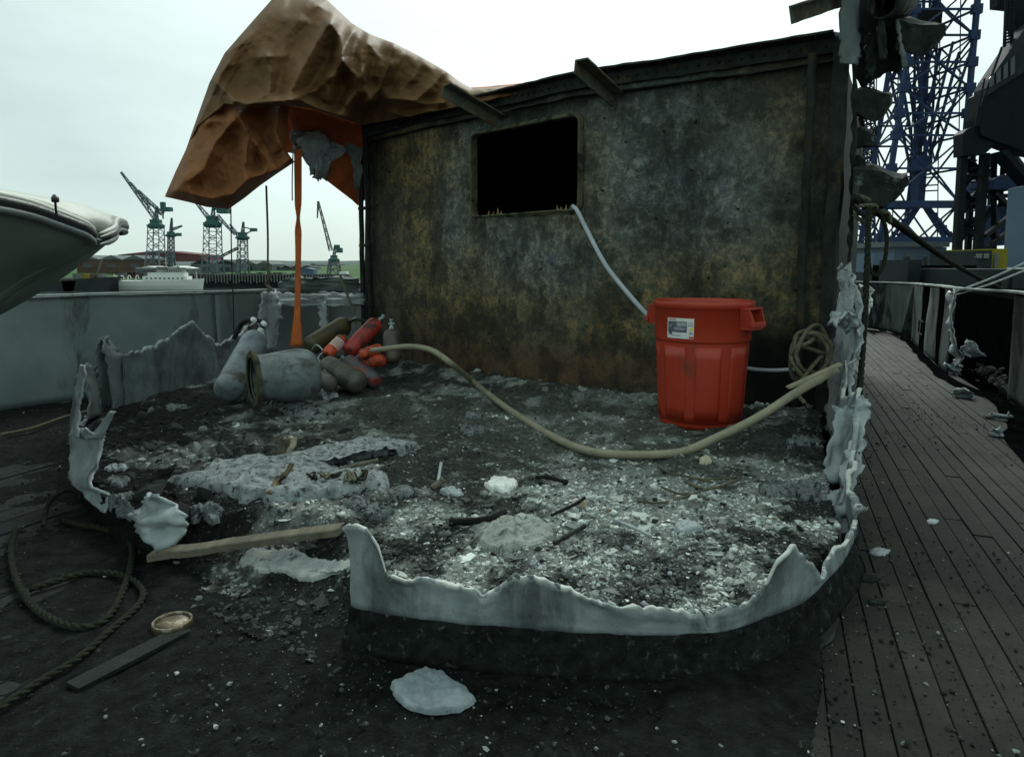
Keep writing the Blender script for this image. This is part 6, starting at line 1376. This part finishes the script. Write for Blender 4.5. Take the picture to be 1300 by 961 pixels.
# dark barges to the left of the ship
for u0, u1, v0, v1, lab in ((20, 96, 350, 372, 'long dark barge moored left of the white ship'), (78, 138, 345, 368, 'dark barge with pale gear on deck beside the white ship')):
    Y = 255; a = PY(u0, v1, Y); b = PY(u1, v0, Y); w_ = b.x-a.x; h_ = b.z-a.z
    r_ = empty('barge', (a.x+w_/2, Y, a.z), label=lab, cat='barge')
    v = [(a.x+w_*.05, Y, a.z-.5), (b.x-w_*.07, Y, a.z-.5), (b.x, Y, b.z-h_*.3), (a.x, Y, b.z-h_*.45), (a.x+w_*.05, Y+9, a.z-.5), (b.x-w_*.07, Y+9, a.z-.5), (b.x, Y+9, b.z-h_*.3), (a.x, Y+9, b.z-h_*.45)]
    MB().add(v, [(0, 1, 2, 3), (7, 6, 5, 4), (0, 4, 5, 1), (1, 5, 6, 2), (2, 6, 7, 3), (3, 7, 4, 0)]).build('hull', M['dark_hull'], r_)
    for k in range(4):
        x_ = a.x+w_*(.2+.18*k); MB().box((x_, Y+4, b.z-h_*.3), (w_*.08, 3, h_*.35)).build('hatch', [M['shed_grey'], M['yellow'], M['brick'], M['concrete']][k], r_)
    MB().beam((a.x+w_*.6, Y+4, b.z-h_*.3), (a.x+w_*.75, Y+4, b.z+h_*.7), .35).build('derrick', M['concrete'], r_)
# white ship
Y = 262; a = PY(134, 367.5, Y); b = PY(255, 352, Y); Ls = b.x-a.x; px_ = Ls/121.0
ship = empty('white_ship', (a.x+Ls/2, Y+3, a.z), label='small white naval survey ship moored across the dock', cat='ship')
mb = MB(); ns = 24; v = []; wl = a.z-.4
for i in range(ns+1):
    t = i/ns; x_ = a.x+Ls*t; hb = 3.2*math.sqrt(max(0, 1-max(0, (t-.62)/.38)**2.2))*min(1, .75+t*2); sheer = (11.5+3.5*max(0, (t-.55)/.45)**1.5+ .6*(1-t))*px_
    rake = 3*px_*max(0, (t-.9)/.1)
    for s, fz in ((-1, 1), (-1, .5), (-.8, 0), (.8, 0), (1, .5), (1, 1)): v.append((x_-(rake*(1-fz) if t > .5 else 0), Y+3+s*max(.05, hb)*(0.75+.25*fz), wl+sheer*fz))
mb.add(v, [(i*6+j, (i+1)*6+j, (i+1)*6+j+1, i*6+j+1) for i in range(ns) for j in range(5)]+[(i*6+5, (i+1)*6+5, (i+1)*6, i*6) for i in range(ns)]+[tuple(range(6)), tuple(range(ns*6, ns*6+6))[::-1]])
mb.build('hull', M['white'], ship)
mb = MB(); v = []
for i in range(ns+1):
    t = i/ns; v += [(p[0], p[1]-.06 if p[1] < Y+3 else p[1]+.06, p[2]) for p in ()]
z_d = wl+11.7*px_
def sb(name, u0, u1, h0, h1, m, d0=-2.2, d1=2.2): x0 = a.x+(u0-134)*px_; x1 = a.x+(u1-134)*px_; return MB().box(((x0+x1)/2, Y+3+(d0+d1)/2, z_d+(h0+h1)/2*px_), (x1-x0, d1-d0, (h1-h0)*px_)).build(name, m, ship)
sb('boot_topping', 137, 252, -12.4, -11.2, M['dark_hull'], -3.0, 3.0)
sb('superstructure', 180, 236, -.2, 6, M['white']); sb('superstructure', 186, 232, 6, 10.5, M['white'], -1.8, 1.8); sb('bridge', 212, 230, 10.5, 15, M['boat_top'], -1.6, 1.6)
sb('funnel', 196, 205, 10.5, 18, M['boat_top'], -1, 1); sb('awning', 170, 236, 16.4, 17.2, M['concrete'], -2, 2)
for k in range(9): sb('window', 184+k*5.6, 186.6+k*5.6, 2.2, 4.2, M['window_dark'], -2.28, -2.2)
for k in range(6): sb('window', 213+k*2.8, 214.8+k*2.8, 12, 13.6, M['window_dark'], -1.68, -1.6)
for k, uu in enumerate((143, 152, 161, 171)):
    x_ = a.x+(uu-134)*px_; MB().tube([(x_, Y+1.2, z_d), (x_, Y+1.2, z_d+5*px_), (x_+1.2*px_, Y+1.0, z_d+7*px_), (x_+4*px_, Y+.8, z_d+6*px_), (x_+4.6*px_, Y+.8, z_d+3*px_)], .16, 6).build('davit', M['white'], ship)
for uu, hh in ((207, 30), (222, 24), (245, 12), (140, 9)):
    x_ = a.x+(uu-134)*px_; mb = MB().beam((x_, Y+3, z_d), (x_, Y+3, z_d+hh*px_), .3)
    if hh > 20: mb.beam((x_-2.5*px_, Y+3, z_d+hh*.75*px_), (x_+2.5*px_, Y+3, z_d+hh*.75*px_), .2); mb.beam((x_-1.6*px_, Y+3, z_d+hh*.55*px_), (x_+1.6*px_, Y+3, z_d+hh*.55*px_), .5)
    mb.build('mast', M['boat_top'], ship)
mb = MB()
for k in range(40): x_ = a.x+(137+k*2.9-134)*px_; mb.beam((x_, Y+.1, z_d-.1), (x_, Y+.1, z_d+2.6*px_), .07)
for h in (1.3, 2.6): mb.beam((a.x+3*px_, Y+.1, z_d+h*px_), (a.x+119*px_, Y+.1, z_d+h*px_), .07)
mb.build('railing', M['white'], ship, kind='stuff')
# tower cranes across the dock
def lattice(mb, A0, A1, w0, w1, nseg, th, axis=None):
    A0 = Vector(A0); A1 = Vector(A1); d = (A1-A0).normalized(); X = Vector((0, 1, 0)).cross(d).normalized(); Z = d.cross(X)
    prev = None
    for i in range(nseg+1):
        t = i/nseg; c = A0.lerp(A1, t); h = (w0+(w1-w0)*t)/2; q = [c+X*h+Z*h, c-X*h+Z*h, c-X*h-Z*h, c+X*h-Z*h]
        if prev:
            for k in range(4): mb.beam(prev[k], q[k], th); mb.beam(prev[k] if i % 2 else q[k], q[(k+1) % 4] if i % 2 else prev[(k+1) % 4], th*.7)
        for k in range(4): mb.beam(q[k], q[(k+1) % 4], th*.7)
        prev = q
    return mb
def dock_crane(label, Y, u, vbase, vplat, tw, pw, ph, mast, jibs, m, m2, counter=None, portal=None, th=None, drum=0):
    s = pxsize(Y); p = lambda uu, vv, dy=0: PY(uu, vv, Y)+Vector((0, dy, 0)); th = th or 1.0*s
    r_ = empty('dock_crane', tuple(p(u, vbase)), label=label, cat='crane')
    vb = vbase-(portal or 0)
    lattice(MB(), p(u, vb), p(u, vplat), tw*s, tw*s*.9, max(3, int((vb-vplat)/(tw*.45))), th*.95).build('tower', m2, r_, kind='stuff')
    if portal:
        for sx in (-1, 1):
            for sy in (-1, 1): q = p(u, vb); MB().beam(q+Vector((sx*tw*.5*s, sy*tw*.5*s, 0)), p(u, vbase)+Vector((sx*tw*.62*s, sy*tw*.62*s, 0)), th*1.8).build('leg', m2, r_)
        for fr_ in (.0, .45):
            c = p(u, vb+portal*fr_); MB().box((c.x, c.y, c.z), (tw*1.15*s, tw*1.15*s, th*1.6)).build('portal_beam', m2, r_)
        MB().beam(p(u, vb)+Vector((-tw*.5*s, -tw*.55*s, 0)), p(u, vbase)+Vector((tw*.5*s, -tw*.55*s, 0)), th).build('brace', m2, r_); MB().beam(p(u, vb)+Vector((tw*.5*s, -tw*.55*s, 0)), p(u, vbase)+Vector((-tw*.5*s, -tw*.55*s, 0)), th).build('brace', m2, r_)
    c = p(u, vplat)
    pw *= .86; ph *= .62
    MB().lathe(c-Vector((0, 0, ph*.5*s)), c+Vector((0, 0, ph*s)), [(0, tw*.5*s), (ph*.5*s, pw*.5*s), (ph*1.0*s, pw*.5*s), (ph*1.02*s, pw*.42*s), (ph*1.35*s, pw*.36*s)], 12).build('slewing_platform', m, r_)
    c2 = p(u, vplat-ph); MB().box((c2.x, c2.y, c2.z+ph*.35*s), (pw*.5*s, pw*.5*s, ph*.9*s)).build('cab', m, r_)
    lattice(MB(), c2, p(u+1, mast), pw*.22*s, pw*.08*s, 4, th*.8).build('mast', m, r_, kind='stuff')
    for jb in jibs:
        (u0, v0), (u1, v1), w_ = jb; lattice(MB(), p(u0, v0), p(u1, v1), w_*s, w_*.4*s, max(4, int(math.hypot(u1-u0, v1-v0)/(w_*1.3))), th*.75).build('jib', m2, r_, kind='stuff')
    for cc in (counter or []):
        u0, v0, u1, v1, bw, bh = cc; MB().beam(p(u0, v0), p(u1, v1), th*1.4).build('counter_arm', m, r_); q = p(u1, v1); MB().box(tuple(q), (bw*s, bw*s, bh*s)).build('counterweight', m, r_)
    return r_
dock_crane('tall dark green dock crane with twin booms slanting up left, leftmost of the far cranes', 360, 198, 340, 288, 15, 24, 8, 262, [((199, 280), (154, 219), 4.5), ((206, 272), (176, 242), 4.0), ((190, 262), (166, 232), 3)], M['green_crane'], M['grey_crane'], [(203, 272, 213, 266, 9, 5), (207, 278, 207, 262, 5, 10)], 20)
dock_crane('slender crane with a short boom between the two tallest far cranes', 400, 217, 342, 300, 6, 16, 5, 277, [((217, 292), (231, 287), 3)], M['green_crane'], M['grey_crane'], [(217, 296, 227, 298, 5, 4)], 16)
dock_crane('big green tower crane with lattice tower hanging under the tarpaulin tip', 330, 270, 350, 286, 17, 26, 10, 262, [((266, 278), (247, 255), 4.5), ((276, 274), (298, 298), 3.5)], M['green_crane'], M['grey_crane'], [(272, 266, 284, 268, 13, 6), (272, 266, 286, 258, 8, 4)], 24)
dock_crane('middle sized green crane with a horizontal arm right of the big green one', 350, 308, 348, 303, 10, 20, 7, 282, [((303, 300), (292, 285), 3)], M['green_crane'], M['grey_crane'], [(308, 288, 322, 292, 7, 4), (308, 299, 320, 293, 3, 2)], 18)
dock_crane('lone green and white level luffing crane seen between the strap and the burnt wall', 340, 424, 349, 331, 11, 17, 6, 312, [((420, 318), (404, 256), 4.0), ((404, 256), (403, 277), 1.6)], M['green_crane'], M['concrete'], [(424, 322, 431, 318, 7, 6), (424, 318, 428, 313, 6, 4)], 13)
mb = MB(); lattice(mb, PY(280, 326, 345), PY(302, 315, 345), 2.5*pxsize(345), 2.5*pxsize(345), 6, .3); mb.build('conveyor_gantry', M['dark_hull'], None, kind='stuff', label='dark sloping gantry between the two middle far cranes', cat='gantry')
rr = random.Random(33)      # stacks and huts cluttering the far quay
for i in range(26):
    u0 = 150+i*11+rr.uniform(-3, 3); w_ = rr.uniform(4, 10); h_ = rr.uniform(3, 6)
    if 378 < u0 < 440: continue
    colw = ['grey', 'brown', 'black', 'pale'][i % 4]; r_ = empty('quay_hut', tuple(PY(u0+w_/2, 352, 305)), label='small %s hut on the far quay, %s' % (colw, 'behind the white ship' if u0 < 255 else 'above the timber jetty'), cat='hut', group='huts along the far quay')
    bx('wall', u0, u0+w_, 352-h_, 353, 305+rr.uniform(0, 20), 4, [M['shed_grey'], M['brick'], M['dark_hull'], M['concrete']][i % 4], r_); bx('roof', u0-.4, u0+w_+.4, 351.4-h_, 352-h_, 304.5, 5, M['dark_hull'], r_)

# ------------------------------------------------------------------ starboard: quay, sheds, blue crane, dark crane
mb = MB(); v = [(7.5, 15.5, -1.2), (9.5, 5.5, -1.2), (9.5, -300, -1.2), (900, -300, -1.2), (900, 700, -1.2), (-30, 700, -1.2), (-8, 60, -1.2), (0, 22, -1.2)]
vb_ = [(x_, y_, WZ-.5) for x_, y_, _ in v]; nn_ = len(v)
mb.add(v+vb_, [tuple(range(nn_))]+[(i, nn_+i, nn_+(i+1) % nn_, (i+1) % nn_) for i in range(nn_)]); struct('near_quay', mb, M['concrete'])
box_me = {}
def member(name, a, b, th, m, parent):
    key = m.name
    if key not in box_me:
        mb = MB().box((0, 0, 0), (1, 1, 1)); o0 = mb.build('member_source', m, None); box_me[key] = o0.data; bpy.data.objects.remove(o0)
    a = Vector(a); b = Vector(b); d = b-a; o = bpy.data.objects.new(name, box_me[key]); scene.collection.objects.link(o)
    attach(o, parent); o.location = (a+b)/2; o.rotation_mode = 'QUATERNION'; o.rotation_quaternion = d.to_track_quat('Z', 'Y'); o.scale = (th, th, d.length); return o
YB = 62.0; sB = pxsize(YB)
bc_ = empty('blue_crane', tuple(PY(1172, 345, YB+4)), label='towering blue lattice crane rising out of the frame on the right', cat='crane')
def legu(v, side):    # pixel column of the two front legs at height v
    return (1114+(330-v)*.150) if side == 0 else (1212+(330-v)*.088)
levels = [345, 302, 258, 214, 172, 144, 112, 79, 45, 12, -25, -60]
def corner(v, k):
    u0, u1 = legu(v, 0), legu(v, 1); f = PY(u0, v, YB); g = PY(u1, v, YB); wdt = (g.x-f.x)
    return [f, g, Vector((g.x-.15*wdt, YB+wdt*.95, g.z)), Vector((f.x+.22*wdt, YB+wdt*.95, f.z))][k]
for i in range(len(levels)-1):
    va, vb = levels[i], levels[i+1]
    for k in range(4):
        member('leg', corner(va, k), corner(vb, k), .38, M['blue_lat'], bc_)
        member('crossbar', corner(vb, k), corner(vb, (k+1) % 4), .17, M['blue_lat'], bc_)
        mid = (corner(vb, k)+corner(vb, (k+1) % 4))/2
        if i % 2 == 0: member('brace', corner(va, k), mid, .13, M['blue_lat'], bc_); member('brace', corner(va, (k+1) % 4), mid, .13, M['blue_lat'], bc_)
        else:
            midb = (corner(va, k)+corner(va, (k+1) % 4))/2; member('brace', midb, corner(vb, k), .13, M['blue_lat'], bc_); member('brace', midb, corner(vb, (k+1) % 4), .13, M['blue_lat'], bc_)
for v_ in levels[1:-1]:
    for k in (0, 1): c = corner(v_, k); MB().box(tuple(c), (.8, .5, .8)).build('gusset', M['blue_lat'], bc_)
def lat_col(u0, v0, u1, v1, w0, w1, n_, Y):     # the inner boom columns, each member a piece
    A0, A1 = PY(u0, v0, Y), PY(u1, v1, Y); d = (A1-A0).normalized(); X = Vector((0, 1, 0)).cross(d).normalized(); Z = d.cross(X); prev = None
    for i in range(n_+1):
        t = i/n_; c = A0.lerp(A1, t); h = (w0+(w1-w0)*t)/2; q = [c+X*h+Z*h, c-X*h+Z*h, c-X*h-Z*h, c+X*h-Z*h]
        if prev:
            for k in range(4):
                member('boom_chord', prev[k], q[k], .20, M['blue_lat'], bc_)
                if k in (1, 3): member('boom_lacing', prev[k] if i % 2 else prev[(k+1) % 4], q[(k+1) % 4] if i % 2 else q[k], .12, M['blue_lat'], bc_)
        prev = q
lat_col(1165, 205, 1143, 60, 1.0, 1.8, 8, YB+3); lat_col(1176, 205, 1214, 60, 1.0, 1.8, 8, YB+3); lat_col(1171, 200, 1178, -40, .9, 1.6, 10, YB+5)
a = PY(1160, 218, YB+2.5); b = PY(1183, 198, YB+2.5); MB().box(((a.x+b.x)/2, YB+3, (a.z+b.z)/2), (b.x-a.x, 1.4, b.z-a.z)).build('machinery_house', M['blue_lat'], bc_, bevel=.05)
a = PY(1163, 262, YB+2.5); b = PY(1177, 218, YB+2.5); MB().box(((a.x+b.x)/2, YB+3, (a.z+b.z)/2), ((b.x-a.x)*.8, 1.2, b.z-a.z)).build('king_post', M['blue_lat'], bc_)
a = PY(1128, 264, YB-.6); b = PY(1224, 255, YB-.6); MB().box(((a.x+b.x)/2, YB-.4, (a.z+b.z)/2), (b.x-a.x, .8, b.z-a.z)).build('portal_girder', M['blue_lat'], bc_)
a = PY(1120, 308, YB-.6); b = PY(1218, 301, YB-.6); MB().box(((a.x+b.x)/2, YB-.4, (a.z+b.z)/2), (b.x-a.x, .8, b.z-a.z)).build('portal_girder', M['blue_lat'], bc_)
for sg in (-1, 1):
    for off in (0, 9): member('portal_strut', PY(1170+sg*(4+off*.4), 263, YB+1), PY(1170+sg*(38-off*.2)+0, 303+off*.2, YB+1) if 0 else PY(1170+sg*(30+off), 303, YB+1), .30, M['blue_lat'], bc_)
    for k in range(5): t = (k+.5)/5; member('portal_lacing', PY(1170+sg*(4+26*t), 263+40*t, YB+1), PY(1170+sg*(7.6+31.4*t+2), 263+40*t-4, YB+1), .2, M['blue_lat'], bc_)
for v_ in (226, 236, 243): member('ladder_stage', PY(1172, v_, YB+1), PY(1190, v_-1, YB+1), .12, M['dark_blue'], bc_)
a = PY(1142, 28, YB+1); b = PY(1206, 8, YB+1); MB().box(((a.x+b.x)/2, YB+4, (a.z+b.z)/2), (b.x-a.x, 4, b.z-a.z)).build('upper_platform', M['dark_blue'], bc_)
for uu in (1132, 1152, 1190, 1216): member('stay_cable', PY(uu, 303, YB+2), PY(uu+14*(1 if uu < 1170 else .3), -40, YB+2), .07, M['dark_blue'], bc_)
# small far lattice crane behind the post
sc2 = empty('lattice_crane', tuple(PY(1087, 350, 150)), label='small distant blue lattice crane seen right beside the wall post', cat='crane')
mb = MB(); lattice(mb, PY(1088, 352, 150), PY(1090, 180, 150), 5.2, 4.2, 16, .38); mb.build('tower', M['blue_lat'], sc2, kind='stuff')
mb = MB(); lattice(mb, PY(1104, 215, 150), PY(1102, 100, 150), 2.0, 1.6, 16, .25); mb.build('jib', M['dark_blue'], sc2, kind='stuff')

# dark crane at the right edge
YD = 38.0; dc = empty('dark_crane', tuple(PY(1275, 345, YD)), label='dark crane with a boxy grey cab and black underside at the right edge', cat='crane')
def prism(name, poly, Y, dep, m, parent, **tg):
    P_ = [PY(u, v, Y) for u, v in poly]; n_ = len(P_); v = P_+[p+Vector((0, dep, 0)) for p in P_]
    return MB().add(v, [tuple(range(n_)), tuple(range(n_, 2*n_))[::-1]]+[(i, n_+i, n_+(i+1) % n_, (i+1) % n_) for i in range(n_)]).build(name, m, parent, **tg)
M['cabgrey'] = grime('sooty_cab_paint', (0.012, 0.017, 0.018), (0.026, 0.034, 0.035), .8, (.02, .024, .024), 1.2, (.55, .65), rough=.6)
prism('cab', [(1252, 112), (1258, 100), (1300, 38), (1340, 0), (1340, 80), (1300, 92), (1252, 122)], YD, 1.0, M['cabgrey'], dc)
prism('underside', [(1243, 150), (1247, 119), (1340, 64), (1340, 200), (1300, 192), (1262, 178), (1246, 172)], YD+.3, 1.2, M['dark_blue'], dc)
prism('walkway', [(1222, 170), (1228, 164), (1246, 158), (1262, 164), (1264, 184), (1250, 196), (1222, 198)], YD+.5, .8, M['dark_blue'], dc)
prism('jib_foot', [(1266, 8), (1266, -12), (1340, -12), (1340, 34), (1300, 44), (1291, 50), (1285, 10)], YD+1, .6, M['dark_blue'], dc)
for k in range(4):
    u0 = 1256+k*9; a_, b_ = (u0, 116-k*7), (u0+6, 102-k*9)
    prism('window', [(u0, 112-k*5), (u0+5.5, 108-k*5), (u0+5.5, 94-k*8), (u0, 100-k*8)], YD-.06, .05, M['window_dark'], dc)
for k in range(14): member('ladder_rung', PY(1277+k*.3, 55-k*4, YD+.5), PY(1284+k*.2, 53-k*4, YD+.5), .10, M['dark_blue'], dc)
for uu in (1275, 1284): member('ladder_rail', PY(uu, 60, YD+.5), PY(uu+3, -10, YD+.5), .12, M['dark_blue'], dc)
member('handrail', PY(1240, 150, YD), PY(1272, 60, YD), .09, M['dark_blue'], dc); member('handrail', PY(1238, 160, YD), PY(1250, 100, YD), .07, M['dark_blue'], dc)
legs = [((1222, 198), (1214, 335)), ((1250, 195), (1240, 335)), ((1296, 195), (1270, 330))]
for i, (p, q) in enumerate(legs[:2]): member('leg', PY(*p, YD+1), PY(*q, YD+1), .38, M['dark_blue'], dc); member('leg', PY(p[0]+12, p[1], YD+5), PY(q[0]+14, q[1], YD+5), .30, M['dark_blue'], dc)
zz_ = [((1222, 205), (1250, 235)), ((1250, 205), (1220, 240)), ((1220, 240), (1246, 270)), ((1248, 238), (1217, 275)), ((1217, 275), (1243, 305)), ((1245, 272), (1215, 310)), ((1250, 250), (1300, 248)), ((1215, 262), (1250, 240)),
       ((1250, 300), (1298, 262)), ((1248, 318), (1300, 280)), ((1264, 196), (1290, 232)), ((1262, 245), (1290, 270)), ((1230, 200), (1262, 250)), ((1285, 195), (1300, 215)), ((1242, 290), (1262, 262)), ((1225, 225), (1262, 215)), ((1220, 290), (1262, 300)), ((1262, 196), (1262, 320)), ((1274, 196), (1270, 262))]
for p, q in zz_: member('brace', PY(*p, YD+1.5), PY(*q, YD+2.5), .24, M['dark_blue'], dc)
for k in range(12): member('ladder_rung', PY(1232+k*.1, 205+k*9, YD+.8), PY(1240+k*.1, 204+k*9, YD+.8), .10, M['dark_blue'], dc)
prism('gear_house', [(1262, 228), (1274, 222), (1290, 222), (1300, 232), (1298, 240), (1262, 240)], YD+1, 3, M['blue_lat'], dc)
prism('gear_house', [(1268, 260), (1290, 256), (1292, 310), (1272, 312)], YD+3, 2, M['blue_lat'], dc)
prism('grey_pylon', [(1283, 240), (1300, 236), (1330, 236), (1330, 340), (1276, 340)], 30, .15, M['shed_blue'], None, label='broad grey sloping pylon at the right edge of the quay', cat='pylon')
prism('boom_beam', [(1272, 192), (1280, 190), (1312, 226), (1312, 238)], YD-.5, 1, M['dark_blue'], dc)
# sheds, cabin and clutter on the quay
r_ = empty('quay_shed', tuple(PY(1165, 335, 45)), label='long blue-grey clad shed at the foot of the blue crane', cat='shed')
bx('wall', 1134, 1202, 314, 345, 45, 8, M['shed_blue'], r_); bx('roof', 1130, 1206, 307, 313.6, 44.6, 9, M['shed_grey'], r_)
bx('door', 1150, 1160, 322, 345, 44.9, .08, M['shed_grey'], r_)
def hut(name, label, cat, u0, u1, v0, v1, Y, dep, m, parts=()):
    r_ = empty(name, tuple(PY((u0+u1)/2, v1, Y)), label=label, cat=cat); bx('body', u0, u1, v0, v1, Y, dep, m, r_)
    for nm, a0, a1, b0, b1, mm in parts: bx(nm, a0, a1, b0, b1, Y-.07, .06, mm, r_)
    return r_
hut('yellow_cabin', 'mustard yellow cabin on the quay beside the grey pylon', 'cabin', 1259, 1280, 316, 342, 28, 3, M['yellow'], [('door', 1262, 1268, 322, 341, M['shed_grey'])])
hut('site_office', 'dark site office with pale windows left of the yellow cabin', 'cabin', 1238, 1260, 318, 342, 27, 3, M['cabgrey'], [('window', 1240, 1247, 322, 328, M['concrete']), ('window', 1249, 1256, 322, 328, M['concrete'])])
hut('orange_kiosk', 'small orange brown kiosk with a blue door behind the bulwark', 'kiosk', 1128, 1152, 332, 356, 30, 3, grime('faded_orange_board', (.17, .085, .04), (.12, .065, .035), 1), [('door', 1132, 1141, 336, 354, M['shed_blue']), ('window', 1144, 1150, 336, 343, M['concrete'])])
hut('crate_stack', 'pale grey upright crate standing behind the bulwark', 'crate', 1151, 1170, 330, 368, 19, 1.5, M['cabgrey'])
hut('dark_container', 'long black container behind the bulwark right of the crate', 'container', 1171, 1240, 337, 372, 21, 3, M['void'], [('door', 1190, 1206, 341, 368, M['cabgrey'])])
hut('dark_container', 'dark container lying behind the white lines at the right edge', 'container', 1238, 1330, 342, 382, 17, 3, M['dark_hull'], [('panel', 1256, 1266, 352, 372, M['cabgrey']), ('panel', 1270, 1280, 352, 372, M['cabgrey']), ('panel', 1284, 1294, 352, 372, M['cabgrey'])])
hut('pale_box', 'pale blue box standing near the wall post beyond the side deck', 'box', 1108, 1124, 322, 346, 24, 1.5, M['shed_blue'])
rr = random.Random(8)
for i in range(18):
    u0 = 1096+i*9.5+rr.uniform(-3, 3); w_ = rr.uniform(3, 9); h_ = rr.uniform(5, 16); Y = rr.uniform(23, 34); lab = 'dark machinery and stores heaped on the quay behind the bulwark'
    r_ = empty('quay_stores', tuple(PY(u0, 352, Y)), label='stack of %s stores with a leaning post on the quay %s' % (['black', 'sooty grey', 'blue grey', 'black'][i % 4], 'below the blue crane' if u0 < 1200 else 'below the dark crane'), cat='stores', group='stores heaped on the quay')
    bx('crate', u0, u0+w_, 352-h_, 362, Y, 1.2, [M['dark_hull'], M['cabgrey'], M['shed_blue'], M['dark_hull']][i % 4], r_)
    member('post', PY(u0+w_*.5, 354, Y-.4), PY(u0+w_*.5+rr.uniform(-6, 6), 340-h_, Y-.4), .10, M['dark_hull'], r_)
